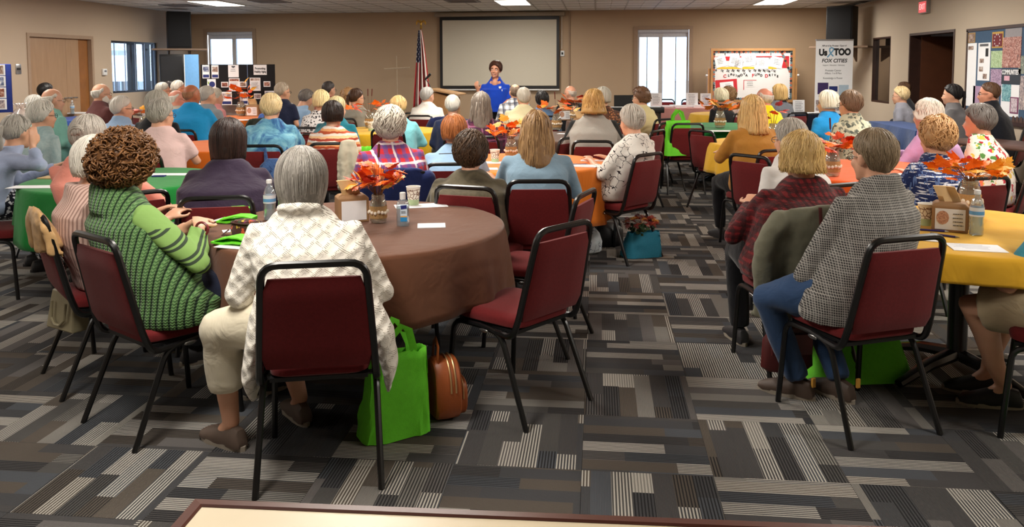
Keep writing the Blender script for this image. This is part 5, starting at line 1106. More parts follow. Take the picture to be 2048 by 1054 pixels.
def paper(px,py,rz,w,h,label,n=0,t=.0025,mat=None,z=.7522,rows=6):
    p=at(px,py,z); e=empty('paper_sheet',p,R_(rz),label,'paper','papers on the tables')
    one('sheet',lambda m:m.box((0,0,t/2),(w/2,h/2,t/2)),mat or M_PAPER,e,smooth=False)
    if rows:
        mb=MB(); rnd=random.Random(px)
        for k in range(rows): mb.box((-.1*w*rnd.random(),h*.38-k*h*.12,t+.0003),(w*.36*rnd.uniform(.6,1),h*.008,.0002))
        mb.obj('print',plain('pale_print',(178,180,190),.8),e,smooth=False)['kind']='stuff'
    return e
paper(863,452,12,.14,.11,'blank white booklet beside the hand sanitizer',t=.004,rows=0); paper(842,412,20,.30,.13,'white sheet under the printed cup on brown cloth',rows=0); paper(895,404,14,.11,.05,'small printed card near the olive shirt woman',rows=2,z=.756)
paper(470,440,-8,.19,.12,'white leaflet under the folded green bag on brown cloth',t=.004,rows=3); paper(473,492,-12,.16,.11,'white leaflet beneath the patterned purse',rows=0); paper(462,462,30,.08,.06,'crumpled white napkin beside the patterned purse',rows=0)
paper(1952,496,-8,.215,.15,'printed white sheet on the near yellow cloth'); paper(1850,478,-20,.12,.10,'white sheet corner beside the checked shirt sleeve',rows=0)
paper(75,374,8,.36,.13,'long white sheet on the green cloth before the resting woman',rows=0); paper(330,349,6,.34,.12,'white sheet on the green cloth beside the pink shirt',rows=0); paper(105,356,0,.16,.12,'tan folded napkin on the green cloth',rows=0,mat=M_KRAFT2,t=.008); paper(318,353,10,.09,.05,'blue phone on the green cloth',rows=0,mat=NAVYINK,t=.008)
paper(1160,332,-10,.28,.14,'white papers on the orange cloth beside the twig print blouse',t=.006); paper(970,338,8,.2,.12,'white sheet on the orange cloth beside the blue sweater',rows=0); paper(1185,322,6,.2,.05,'black-edged notebook on the orange cloth',rows=0,t=.008); paper(990,326,0,.16,.12,'white plate-like card under the cup on orange cloth',rows=0,t=.006); paper(1790,350,10,.2,.14,'white sheet on the orange cloth beside the blue print blouse',rows=2); paper(770,262,0,.3,.2,'white sheet on the yellow cloth beyond the plaid shirt',rows=0)
paper(1430,262,0,.4,.2,'white placemat on the green cloth before the mustard cardigan',rows=0); paper(1345,262,0,.3,.2,'white sheet on the green cloth beside the hanging tote',rows=0); paper(1140,268,-15,.3,.1,'white pen and leaflet on the brown cloth by the raglan sleeve',rows=0); paper(480,240,0,.3,.2,'white sheet on the orange cloth before the poster board',rows=0); paper(300,266,0,.3,.2,'white sheet on the pale cloth before the maroon shirt',rows=0); paper(165,227,0,.4,.25,'stack of white leaflets on the royal blue cloth',rows=0,t=.02)
def pen(px,py,rz,label,rgb=(50,44,110)):
    p=at(px,py); e=empty('pen',(p.x,p.y,p.z+.005),R_(rz),label,'pen'); one('barrel',lambda m:m.tube([(-.06,0,0),(.05,0,0)],.005,8),plain('pen_%d'%rgb[0],rgb,.3),e); one('tip',lambda m:m.tube([(.05,0,0),(.068,0,0)],[.005,.0012],8),M_STEEL,e); one('clip',lambda m:m.box((-.045,0,.006),(.018,.002,.001)),M_STEEL,e,smooth=False)
pen(1866,463,-16,'blue pen below the picture tissue box'); pen(1888,473,-40,'blue pen lying beside the other pen near printed sheet'); pen(1160,330,15,'dark pen lying on the white papers on orange cloth')
# folded green bags and patterned purse on the brown table
LIME=plain('lime_nonwoven',(104,210,36),.75,var=.06,scale=60,bump=.3)
def foldbag(px,py,rz,label,z=.756):
    p=at(px,py,z); e=empty('folded_green_bag',p,R_(rz),label,'bag','folded green bags'); one('lower_fold',lambda m:m.loft([[(x,y,.004+t+.006*math.sin(x*30)) for x,y,t in((sx,-.05,0),(sx,.05,0),(sx,.05,.012),(sx,-.05,.008))] for sx in(-.095,-.04,.02,.085)]),LIME,e)
    one('upper_fold',lambda m:m.loft([[(x,y,.02+t+.012*math.sin(x*24+1)) for x,y,t in((sx,-.045,0),(sx,.04,0),(sx,.04,.006),(sx,-.045,.006))] for sx in(-.08,-.04,0,.05,.09)]),LIME,e)
foldbag(468,424,-5,'folded lime green bag lying on a leaflet by the water bottle'); foldbag(476,443,2,'folded lime green bag edge under the leaflet'); foldbag(470,486,-14,'folded lime green bag beneath the patterned purse')
p=at(494,472,.755); e=empty('patterned_purse',p,R_(-10),'brown patterned fabric purse on the brown cloth by the white cardigan','purse')
one('pouch',lambda m:m.loft([[(.085*s*math.cos(t),.045*s*math.sin(t),z) for t in [i*.3927 for i in range(16)]] for z,s in((0,.8),(.012,1),(.05,.98),(.075,.75),(.082,.4))]),cloth('purse_print','spots',(74,44,36),(196,86,52),(120,52,92),(198,168,60),(60,76,52),s=1.6),e)
one('flap_edge',lambda m:m.tube([(.08*math.cos(t),.045*math.sin(t)*1.0,.066) for t in [i*.3927 for i in range(17)]],.004,6,cap=False),plain('purse_trim',(64,34,30),.6),e); one('strap',lambda m:m.tube([(-.085,-.02,.03),(-.10,-.05,.01),(-.04,-.07,.012),(.04,-.06,.012),(.09,-.02,.03)],[(.009,.002)]*5,6,upv=(0,0,1)),plain('purse_trim',(64,34,30),.6),e)
# tote bags
def tote(x,y,z,rz,label,w=.34,h=.36,d=.16,mat=LIME,lean=.05,seed=0,handles=True,flare=0):
    e=empty('tote_bag',(x,y,z),rz,label,'tote bag','lime green tote bags' if mat is LIME else None); rnd=random.Random(seed); m=MB(); N=40; rings=[]
    for j in range(10):
        t=j/9; ww=w/2*(1+flare*(1-t)-.10*t); dd=d/2*(1-.65*t); ring=[]
        for k in range(N):
            a=2*math.pi*k/N; ex=.45; x_=math.copysign(abs(math.cos(a))**ex,math.cos(a)); y_=math.copysign(abs(math.sin(a))**ex,math.sin(a)); nz=.010*noise.noise(V((x_*4,y_*4+seed,t*5)))+.006*noise.noise(V((x_*9,y_*9,t*11+seed)))
            ring.append((ww*x_*(1+nz*4)+.02*t,dd*y_+nz*1.6+lean*t,.004+h*t+ (nz if j>0 else 0)*.8))
        rings.append(ring)
    m.loft(rings,cap=False); m.f.append(tuple(range(N-1,-1,-1))); m.m.append(0)
    o=m.obj('bag_body',mat,e); s=o.modifiers.new('t','SOLIDIFY'); s.thickness=.002
    if handles:
        for q in(-1,1):
            one('handle',lambda mm:mm.tube([(-w*.22+.02,lean+q*d*.14,h-.05),(-w*.20+.02,lean+q*d*.16,h+.06),(-w*.05+.02,lean+q*(d*.3)-.02,h+.13),(w*.10+.02,lean+q*(d*.3),h+.10),(w*.20+.02,lean+q*d*.16,h+.02),(w*.22+.02,lean+q*d*.14,h-.05)],[(.016,.0015)]*6,6,upv=(0,1,0)),mat,e)
    return e
tote(-.86,3.27,0,R_(35),'upright lime green tote bag beside the white cardigan woman chair',.27,.36,.17,seed=1,lean=-.02,flare=.12)
tote(1.30,4.10,0,R_(10),'slumped lime green tote bag under the checked shirt man chair',.42,.24,.2,seed=2,handles=False,flare=.25)
tote(2.0,3.25,0,R_(30),'lime green tote bag lying beside the khaki shorts',.34,.14,.2,seed=3,handles=False,flare=.3)
tote(1.9,5.3,0,R_(30),'lime green tote bag on the floor beyond the near yellow cloth',.36,.2,.2,seed=4,handles=False,flare=.2)
p=dep(1357,292,9.8); tote(p.x,p.y,.47,R_(25),'lime green tote bag hanging on a chair by the green cloth',.36,.42,.12,seed=5)
tote(.36,6.62,0,R_(20),'teal blue tote bag holding potted mums beside the twig print blouse',.30,.20,.2,plain('teal_nonwoven',(30,130,160),.75,bump=.3,scale=60),0,6,False,.1)
# potted mums in the teal bag
fl=empty('potted_mums',(.36,6.62,.05),0,'pot of rust and yellow mums inside the teal tote bag','flowers'); one('pot',lambda m:m.lathe([(.022,0),(.026,.12),(.022,.12)],n=16),M_DARKWOOD,fl); rnd=random.Random(3)
MUM=[plain('mum_rust',(170,58,36),.7),plain('mum_gold',(218,150,60),.7),plain('mum_wine',(120,30,30),.7)]
def mum(m):
    for r,n,z in((.022,9,0),(.015,7,.006),(.008,5,.010)):
        for i in range(n): a=6.283*i/n+z*90; m.add([(0,0,z),(r*.7*math.cos(a-.25),r*.7*math.sin(a-.25),z+.004),(r*math.cos(a),r*math.sin(a),z+.002),(r*.7*math.cos(a+.25),r*.7*math.sin(a+.25),z+.004)],[(0,1,2,3)])
MM=[]
for q in MUM: mb=MB(); mum(mb); me=mb.mesh('mum_flower'); me.materials.append(q); MM.append(me)
for i in range(46):
    a=rnd.random()*6.28; r=.15*math.sqrt(rnd.random()); o=bpy.data.objects.new('mum_flower',MM[rnd.choice((0,0,1,2))]); COL.objects.link(o); o.parent=fl; o.location=(r*math.cos(a),r*math.sin(a),.21+.06*(1-(r/.15)**2)+rnd.uniform(-.02,.02)); o.rotation_euler=(rnd.uniform(-.6,.6),rnd.uniform(-.6,.6),a); o.scale=(1.3,)*3
def fol(m):
    for i in range(60):
        a=rnd.random()*6.28; r=.14*rnd.random(); c=V((r*math.cos(a),r*math.sin(a),.15+.06*rnd.random())); u=V((rnd.gauss(0,1),rnd.gauss(0,1),.5)).normalized()*.025; v=u.orthogonal()*.5; m.add([c-u,c+v,c+u,c-v],[(0,1,2,3)])
fo=one('foliage',fol,plain('mum_leaf',(50,74,40),.8),fl); fo['kind']='stuff'
# round blue-and-white patterned bag and dark bag on the floor by the orange table
p=pz(1180,512,0); e=empty('patterned_backpack',(p.x-.05,p.y+.12,0),0,'navy and white swirl patterned bag on the carpet behind the loose chairs','bag')
one('bag_body',lambda m:m.loft([[(.15*s*math.cos(t),.11*s*math.sin(t),z) for t in [i*.3142 for i in range(20)]] for z,s in((0,.75),(.02,.96),(.10,1),(.17,.85),(.22,.55),(.235,.2))]),cloth('swirl_print','branch',(206,214,218),(26,40,84),s=1.3),e); one('handle',lambda m:m.tube([(-.04,0,.22),(-.02,0,.27),(.03,0,.27),(.05,0,.22)],.008,6),M_NAVY,e)
p=pz(1215,498,0); e=empty('black_bag',(p.x,p.y+.15,0),.4,'soft black handbag on the carpet beside the patterned bag','bag'); one('bag_body',lambda m:m.loft([[(.15*s*math.cos(t),.09*s*math.sin(t),z) for t in [i*.3142 for i in range(20)]] for z,s in((0,.85),(.02,1),(.14,.95),(.19,.6),(.2,.3))]),M_BLACK,e); one('strap',lambda m:m.tube([(-.12,0,.12),(-.10,-.02,.24),(.02,-.03,.28),(.10,-.02,.22),(.13,0,.12)],.007,6),M_BLACK,e)
# tan leather mini backpack by the loose chair
TAN=plain('cognac_leather',(150,76,34),.45,var=.1,scale=18,bump=.15); ZIP=plain('brass_zip',(206,168,120),.35,.7)
p=pz(884,852,0); e=empty('leather_backpack',(p.x-.015,p.y+.10,0),R_(118),'cognac leather mini backpack standing on the carpet by the green tote','backpack')
def lb(m):
    rs=[]
    for y,s in((-.06,.90),(-.052,.98),(0,1),(.045,.98),(.055,.9)):
        ring=[]
        for i in range(24):
            t=2*math.pi*i/24; x=.105*s*math.copysign(abs(math.cos(t))**.6,math.cos(t)); z=.14+.135*s*math.copysign(abs(math.sin(t))**(.55 if math.sin(t)<0 else .8),math.sin(t)); x*=1-.28*max(0,(z-.14)/.135)**1.5
            ring.append((x,y+.04*(z/.28)*0+.0,z))
        rs.append(ring)
    m.loft(rs)
bd_=one('bag_body',lb,TAN,e); one('front_pocket',lambda m:m.loft([[(.085*s*math.copysign(abs(math.cos(t))**.6,math.cos(t)),y,.10+.085*s*math.copysign(abs(math.sin(t))**.7,math.sin(t))) for t in [i*.2618 for i in range(24)]] for y,s in((-.055,1),(-.085,.97),(-.092,.88))]),TAN,e)
for y,r in((-.030,1.005),(-.008,1.005)): one('zip',lambda m:m.tube([((.105*r*math.copysign(abs(math.cos(t))**.6,math.cos(t)))*(1-.28*max(0,math.sin(t))**1.5),y,.14+.137*math.copysign(abs(math.sin(t))**.8,math.sin(t))) for t in [i*.157 for i in range(0,21)]],.004,6),ZIP,e)
one('zip',lambda m:m.tube([(.085*math.copysign(abs(math.cos(t))**.6,math.cos(t)),-.07,.10+.087*abs(math.sin(t))**.7) for t in [i*.157 for i in range(0,21)]],.0035,6),ZIP,e)
one('top_handle',lambda m:m.tube([(-.035,.035,.262),(-.035,.03,.33),(0,.03,.355),(.035,.03,.33),(.035,.035,.262)],[(.016,.004)]*5,6,upv=(0,1,0)),TAN,e); one('ring',lambda m:m.tube([(.105+.002,.02+.014*math.cos(t),.16+.014*math.sin(t)) for t in [i*.3927 for i in range(17)]],.003,5,cap=False),ZIP,e); one('side_strap',lambda m:m.box((.106,.02,.12),(.004,.010,.06)),TAN,e,bevel=.002)
# handbag hung on the striped blouse chair
p=dep(135,590,4.0); e=empty('handbag',(p.x,p.y,.27),R_(-25),'olive structured handbag hanging from the pink striped blouse chair','handbag'); OLV=plain('olive_leather',(158,148,118),.5,var=.05)
one('bag_body',lambda m:m.loft([[(x*.115*s,y*.05*s2,z) for x,y in((-1,-1),(1,-1),(1,1),(-1,1))] for z,s,s2 in((0,1,1),(.16,.86,.55),(.19,.84,.4))]),OLV,e,bevel=.008); one('handle',lambda m:m.tube([(-.06,-.045,.14),(-.055,-.055,.06),(-.02,-.058,.03),(.02,-.058,.03),(.055,-.055,.06),(.06,-.045,.14)],.007,8),OLV,e); one('strap',lambda m:m.tube([(-.09,0,.17),(-.02,.02,.33),(.05,.05,.50)],.005,6),OLV,e)
# sheets standing on the tables by the window
def stand_sheet(px,py,d,w,h,label,rz=0,title=None):
    p=dep(px,py,d); e=empty('standing_notice',(p.x,p.y,p.z),R_(rz),label,'notice','standing paper notices'); o=one('sheet',lambda m:m.box((0,0,h/2),(w/2,.002,h/2),Matrix.Rotation(-.08,3,'X')),M_PAPER,e,smooth=False); lines(e,w*.7,7,h*.88,h*.11,-.03,INKG if not title else NAVYINK,0,.008,int(px))
    one('easel_foot',lambda m:m.box((0,.05,.005),(w*.3,.05,.004)),M_WHITE,e,smooth=False)
stand_sheet(1312,214,15.5,.22,.27,'white notice standing at the window end of the pink table'); stand_sheet(1384,214,15.5,.22,.27,'white notice standing on the pink table beside the window frame'); stand_sheet(1411,215,15.4,.2,.27,'white notice with blue heading on the right end of the pink table',0,'x'); stand_sheet(1597,231,14.0,.2,.27,'white notice standing on the dark navy cloth by the banner',4)
for i,(px,d) in enumerate([(1335,15.5),(1350,15.6),(1362,15.4),(1398,15.45)]):
    p=dep(px,214,d); tag(one('leaflet_stack',lambda m:m.box((p.x,p.y,.785),(.1,.07,.015+.004*i)),M_PAPER,smooth=False),['flat leaflet stack nearest the first window notice on pink cloth','second flat leaflet stack on the pink cloth','third flat leaflet stack on the pink cloth','flat leaflet stack between two notices on the pink cloth'][i],'leaflets','leaflet stacks on the pink table')
tag(one('leaflet_spread',lambda m:[m.box((3.2+.13*k,13.95+.02*(k%2),.757+.003*k),(.08,.1,.002),Matrix.Rotation(.2*(k%3),3,'Z')) for k in range(5)],M_PAPER,smooth=False),'loose leaflets spread on the dark navy cloth','leaflets')
# blue photo display at the left edge with cellophane gift basket
p=dep(22,128,9.4); q=dep(22,225,9.4); e=empty('photo_board',(p.x,p.y,q.z),R_(38),'blue edged photo display board standing before the double door wall','display board')
hh=p.z-q.z; one('backing',lambda m:m.rbox((-.30,0,hh/2),(.30,.012,hh/2),.01),plain('royal_edge',(30,52,140),.6),e)
for k in range(4): o=one('photo_sheet',lambda m:m.box((-.18,-.014,hh*(.88-.235*k)),(.12,.002,hh*.11)),M_PAPER,e,smooth=False); one('picture',lambda m:m.box((-.18,-.017,hh*(.88-.235*k)),(.10,.001,hh*.085)),PH[k],o,smooth=False)
p=dep(42,222,9.5); e=empty('gift_basket',(p.x,p.y,.802),0,'cellophane wrapped gift basket beside the blue photo board','basket')
one('basket',lambda m:m.lathe([(.10,0),(.13,.10),(.135,.11),(.125,.11),(.09,.01)],n=20),M_BURL,e)
one('cellophane',lambda m:m.loft([[((.13*s+.012*math.cos(5*t))*math.cos(t),(.13*s+.012*math.cos(5*t))*math.sin(t),z) for t in [i*.1571 for i in range(40)]] for z,s in((.02,1),(.14,1.05),(.22,.8),(.28,.25),(.31,.3),(.34,.55))],cap=False),glass('cellophane',(236,226,220),.08,.35),e)
for k in range(7): one('packet',lambda m:m.rbox((.07*math.cos(k),.07*math.sin(k),.14+.02*(k%3)),(.03,.02,.05),.008),plain('packet_%d'%(k%3),[(196,150,124),(80,70,64),(222,206,190)][k%3],.5),e)
# piano and laptop beyond
p=dep(1262,213,14.0); e=empty('digital_piano',(p.x,p.y,0),R_(8),'dark digital piano on a stand beside the pink table','piano'); one('keyboard_case',lambda m:m.rbox((0,0,.80),(.55,.16,.05),.01),M_BLACK,e); one('leg_panel',lambda m:[m.box((s*.48,.02,.375),(.02,.13,.375)) for s in(-1,1)]+[m.box((0,.12,.4),(.46,.01,.15))],M_BLACK,e,smooth=False); one('white_keys',lambda m:[m.box((-.48+.0462*k+.023,-.11,.853),(.021,.06,.004)) for k in range(21)],M_WHITE,e,smooth=False); one('music_rest',lambda m:m.box((.0,.1,.95),(.28,.008,.10)),M_BLACK,e,smooth=False)
# ------------------------------------------------------------------ jackets and coats over chair backs
def jacket(x,y,rz,mat,label,w=.235,L=.50,sl=True,seed=0,thick=.055,cat='jacket',dz=0):
    e=empty('draped_jacket',(x,y,0),rz,label,cat,None); m=MB(); N=40; rings=[]
    yb=lambda z:-.19-(z-.42)*.23
    for j in range(11):
        t=j/10; z=.885-L*t+dz; ww=w*(.70+.30*min(1,t*3.2))*(1+.06*t); d=thick*(.35+.65*min(1,t*4))*(1+.35*t); ring=[]
        for k in range(N):
            a=2*math.pi*k/N; f=.016*math.sin(a*7+seed)*t+.009*math.sin(a*13+2*seed)*t
            ring.append(((ww+f)*math.copysign(abs(math.cos(a))**.7,math.cos(a)),yb(z)+(d+f*1.6)*math.copysign(abs(math.sin(a))**.8,math.sin(a)),z+.012*t*math.sin(a*3+seed)))
        rings.append(ring)
    m.loft(rings); m.ell((0,yb(.88),.88+dz),(w*.72,thick*.45,.018),20,8)
    if sl:
        for s in(-1,1): m.tube([(s*w*.85,yb(.8),.83+dz),(s*w*1.08,yb(.7)-.01,.70+dz),(s*w*1.10,yb(.6)-.02,.52+dz),(s*w*1.02,yb(.5)-.02,.40+dz)],[.05,.055,.048,.04],12,rnd=True)
    soft(m,'jacket_shell',mat,e,.013,2,.026); return e
# ------------------------------------------------------------------ the audience
GRAY=(186,182,174); WHT=(222,216,204); DKG=(140,134,126); BLD=(222,196,140); BRN=(92,62,42); DBR=(46,32,26); RBR=(150,84,40); BLK=(24,20,20)
K_=lambda n,*c,kind='plain',**k: cloth(n,kind,*c,**k)
TR_NAVY=K_('trousers_navy',(28,34,54)); TR_BLK=K_('trousers_black',(22,22,26)); TR_JEAN=K_('jeans',(52,76,112),(60,84,120)); TR_KHK=K_('khaki_cloth',(196,176,142)); TR_CRM=K_('cream_cloth',(222,212,188)); TR_GRY=K_('trousers_grey',(90,90,94))
P=person
def back_panel(m,c):     # cardigan skirts spreading over the seat edges
    for s in(-1,1):
        m.tube([(s*.17,-.05,.66),(s*.235,-.06,.52),(s*.262,-.05,.40),(s*.255,-.02,.32)],[(.06,.13),(.05,.14),(.035,.13),(.018,.10)],12,upv=(0,1,0),rnd=True)
    m.tube([(-.07,c['yl'](c['sh'])-.055,c['sh']+.05),(0,c['yl'](c['sh'])-.072,c['sh']+.055),(.07,c['yl'](c['sh'])-.055,c['sh']+.05)],.022,10,rnd=True)
def hem(m,c):
    m.loft([[((.2*c['b']*s)*math.cos(t),-.01+(.165*c['b']*s)*math.sin(t),z) for t in [i*.2618 for i in range(24)]] for z,s in((.455,1.05),(.50,1.06),(.58,1.0))])
P('woman in the white knit cardigan','woman in a white lacy knit cardigan with a grey bob',606,295,3.28,'bob',(158,152,144),K_('lacy_knit',(240,234,222),(140,130,114),kind='knit'),TR_CRM,face=12,body=15,bulk=1.22,lean=.10,hunch=.05,arms=[('px',(478,590,3.2),(520,640,3.42)),'lap'],hcol2=(84,78,72),legs='capri',shoes=(88,72,62),extra=back_panel,legpx=[((440,655,3.26),(462,838,3.32),62),((560,650,3.55),(600,790,3.56),40)],loose=1.04,top_fold=.016,hairmod=dict(len=.10,tuck=.022,flare=.004,locks=300,lr=.0048),hip=(-1.083, 3.04))
def limestripe():
    t=NT('lime_striped_jersey'); o=t.obj(); x,y,z=t.xyz(o); u=t.math('SUBTRACT',z,t.math('MULTIPLY',y,.55)); f=t.math('FRACT',t.math('MULTIPLY',u,13.0)); a=t.math('MULTIPLY',t.math('GREATER_THAN',f,.30),t.math('LESS_THAN',f,.46)); b=t.math('MULTIPLY',t.math('GREATER_THAN',f,.58),t.math('LESS_THAN',f,.74))
    k=t.math('MULTIPLY',t.math('MAXIMUM',a,b),t.math('LESS_THAN',z,.86)); t.col(t.mix(k,lin((122,158,82)),lin((42,58,38)))); t.set(Roughness=.85); t.bump(t.noise(o,9,3),.4,.02); return t.m
def vest(m,c):
    N=24; sh=c['sh']; y=c['yl'](sh)
    m.loft([[(r*math.cos(2*math.pi*k/N),y-.012+r*.86*math.sin(2*math.pi*k/N),sh+z) for k in range(N)] for z,r in((-.045,.150),(-.01,.140),(.03,.122),(.062,.108),(.074,.100),(.076,.088))])
    hem(m,c)
e=P('woman in the green ribbed vest','woman with big brown curls in a green ribbed vest',252,263,3.7,'bigcurl',(124,84,48),K_('green_rib',(62,98,54),(26,44,26),(104,138,86),kind='rib'),TR_NAVY,face=-12,body=-32,bulk=1.22,lean=.10,hunch=.04,sleeve='none',sleeve_mat=limestripe(),arms=[('px',(270,520,4.0),(372,455,3.95)),('px',(392,520,3.52),(398,455,3.70),(-.75,.6,.15),(.2,.1,1),.8)],hcol2=(64,40,24),extra=vest,loose=1.06,hip=(-1.9, 3.36))
HAND2=dep(404,458,3.66)
_l=Matrix.Rotation(-e.rotation_euler.z,3,'Z')@(HAND2-V(e.location)); one('bracelet',lambda m:m.tube([_l+V((.030*math.cos(q),.012*math.cos(q),.030*math.sin(q))) for q in [i*.3927 for i in range(17)]],.006,6,cap=False),plain('wine_beads',(120,30,40),.4),e)
P('man in the grey checked shirt','grey-haired balding man in a fine grey checked shirt and jeans',1742,262,3.72,'balding',(150,132,108),K_('grey_check',(56,54,54),(184,180,172),(206,202,196),kind='check'),TR_JEAN,face=28,body=32,bulk=1.18,lean=.13,hunch=.05,arms=[('px',(1612,545,3.62),(1668,560,3.85)),'lap'],chair_rz=-9,glasses='wire',collar='polo',hcol2=(104,86,64),shoes=(74,58,48),legpx=[((1530,592,3.78),(1596,742,3.80),58),((1620,600,4.0),(1680,752,3.78),36)],extra=hem,hairmod=dict(locks=380,th=.012,lr=.0034,swirl=.3,t0=.34,amin=46,comb=.45),hip=(1.12, 3.66))
_pc=PEOPLE['man in the grey checked shirt']
for _s in [c for c in _pc.children if c.name.startswith('shoe')]:
    _b=_s.data.vertices; _c=sum((v.co for v in _b),V())/len(_b); _f=Matrix.Rotation(R_(58)-_pc.rotation_euler.z,3,'Z')@V((0,1,0)); _q=_c-_f*.125
    one('heel_tab',lambda m:m.box((_q.x,_q.y,.085),(.010,.006,.022)),plain('amber_tab',(206,150,60),.6),_s,bevel=.002)
P('woman in the red buffalo plaid','blonde woman in a dark red and black plaid shirt',1600,263,4.25,'wbob',(214,182,120),K_('red_plaid',(112,26,30),(24,16,18),(60,20,22),kind='plaid',s=2.0),TR_BLK,face=14,body=12,bulk=1.32,lean=.10,hunch=.05,arms='table',hcol2=(150,116,66),hairmod=dict(len=.075,locks=320,lr=.0052,flare=.012),loose=1.05,hip=(1.0, 4.25))
P('woman in the pink striped blouse','white-haired woman in a pale pink striped blouse beside the big brown curls',192,272,4.05,'sbob',WHT,K_('pink_stripe',(214,182,170),(160,128,118),kind='vstripe'),TR_BLK,face=-10,body=-44,bulk=1.2,lean=.12,hunch=.06,arms='table',hip=(-2.45, 3.8))
P('woman in the purple top','dark-haired woman slumped forward in a dark purple long-sleeved top',457,237,4.85,'bob',(52,34,28),K_('deep_purple',(46,33,54)),TR_BLK,face=6,body=18,bulk=1.42,lean=.16,hunch=.10,arms='table',hcol2=(22,14,14),loose=1.06)
P('woman in the olive shirt','brown curly-haired woman in a dark olive short-sleeved shirt',941,262,5.1,'perm',(84,62,44),K_('olive_blotch',(58,52,40),(92,84,66),(74,68,54),kind='blotch'),TR_BLK,face=2,body=2,bulk=1.3,lean=.10,hunch=.05,sleeve='short',arms='table',hcol2=(44,32,24),chair_dx=.10,chair_rz=-16,loose=1.06)
P('woman in the denim shirt','woman with long wavy light brown hair in a denim shirt',1073,222,5.3,'long+down',(176,140,96),K_('pale_denim',(136,164,184)),K_('orange_print_skirt',(170,84,48),(226,170,130),(120,52,30),kind='spots',s=3),face=4,body=6,bulk=1.15,lean=.08,arms='table',hcol2=(98,68,42),hairmod=dict(len=.24,lr=.006))
P('woman in the blue sweater','auburn-haired woman in a light blue sweater with white collar',908,229,6.2,'sbob',(176,108,58),K_('sky_sweater',(150,182,212)),TR_NAVY,face=10,body=8,bulk=1.2,lean=.10,collar='polo',arms='table',hcol2=(110,60,30))
P('woman in the twig print blouse','grey updo woman in a white blouse printed with dark twigs',1262,209,6.55,'updo+bun',(200,194,184),K_('twig_print',(232,228,220),(38,30,34),kind='branch'),TR_BLK,face=36,body=50,bulk=1.22,lean=.10,hunch=.05,arms='table',hcol2=(150,142,130),sleeve='34',hip=(0.16, 6.62))
P('person in the red plaid shirt','white curly-haired person in a red blue and white plaid shirt',780,213,5.65,'perm',(206,198,184),K_('madras_plaid',(196,44,52),(64,78,140),(232,222,222),kind='plaid',s=1.05),TR_NAVY,face=10,body=24,bulk=1.25,lean=.06,arms='lap',hcol2=(160,150,134))
P('woman in the white shirt','grey-haired woman in a white shirt behind the red buffalo plaid',1580,237,5.1,'short',(172,166,156),K_('white_cotton',(222,218,214)),TR_BLK,face=30,body=30,bulk=1.2,lean=.10,arms='lap',glasses='dark')
P('woman in the blue print blouse','strawberry blonde curly woman in a navy and white brushed print',1873,233,5.35,'perm',(206,164,116),K_('navy_brush',(34,46,92),(222,224,232),(96,120,170),kind='dash'),TR_NAVY,face=18,body=22,bulk=1.3,lean=.06,arms='table',hcol2=(164,120,76))
P('woman in the floral blouse','dark grey-haired woman in a white floral blouse',1958,208,6.3,'crop',(108,102,98),K_('bright_floral',(232,228,214),(170,36,52),(88,140,70),(226,190,80),(190,60,70),kind='spots',s=.75),TR_BLK,face=44,body=52,bulk=1.15,arms='lap',sleeve='34')
P('woman in the lilac top','white-haired woman in a lilac top beside the blue table',1855,198,6.9,'wbob',(224,218,204),K_('lilac_knit',(204,162,208)),TR_GRY,face=46,body=46,bulk=1.35,lean=.10,arms='table',hairmod=dict(len=.05))
P('woman with cheek in hand','grey ponytail woman in a periwinkle top resting her cheek on her hand',34,230,6.15,'pony+tail',(178,172,164),K_('periwinkle',(164,176,206)),K_('dotted_skirt',(20,22,34),(210,210,216),kind='spots',s=1.5),face=-18,body=-42,bulk=1.3,lean=.20,hunch=.06,arms=['table',('px',(80,330,5.9),(66,296,5.92),(-.1,.1,1),(.9,.3,0),.3)],nod=8,seat=False)
P('woman in the grey-blue shirt','white-haired person with glasses in a grey-blue shirt',84,200,7.0,'short',(212,208,198),K_('grey_teal',(126,152,156),(176,192,190),kind='blotch'),TR_GRY,face=-30,body=-24,bulk=1.25,glasses='dark',lean=.08,hairmod=dict(th=.02))
P('man in the mint shirt','bald man with white fringe in a mint green shirt',105,178,8.5,'bald',(214,208,196),K_('mint_cotton',(130,186,172)),TR_GRY,face=-34,body=-26,bulk=1.2,glasses='wire',collar='polo',lean=.04)
P('person with black hair by the door','black-haired person seated against the double door',92,166,12.0,'short',BLK,TR_BLK,TR_BLK,face=-30,body=-30,seat=False,skin=(140,96,72))
P('person with grey hair by the door','grey-haired person hidden behind the mint shirt man',70,190,10.6,'short',GRAY,K_('slate_shirt',(84,92,104)),TR_GRY,face=-30,body=-30,seat=False)
P('woman in the coral top','woman with grey bun in a coral lace top',182,232,4.8,'pony+bun',(172,164,154),K_('coral_lace',(232,146,128)),TR_GRY,face=4,body=10,bulk=1.28,lean=.14,hunch=.08,arms='table',hairmod=dict(th=.022),chair_rz=38,hip=(-2.78,4.42))
P('man in the maroon shirt','bearded balding man in a maroon shirt',203,168,9.7,'bald',(206,200,190),K_('maroon_cotton',(84,44,42)),TR_BLK,face=-48,body=-30,bulk=1.3,glasses='wire',collar='polo',lean=.02)
P('man in the light blue shirt','white-haired person with glasses in a pale blue shirt',244,193,8.6,'mens',(214,208,198),K_('pale_blue_cotton',(148,174,206)),TR_GRY,face=-44,body=-24,bulk=1.25,glasses='dark',collar='polo',lean=.10,hairmod=dict(th=.016))
P('person in the black shirt','grey-haired person in a black shirt behind the pink tee',316,181,7.7,'sbob',(176,172,160),TR_BLK,TR_BLK,face=-16,body=-8,bulk=1.15)
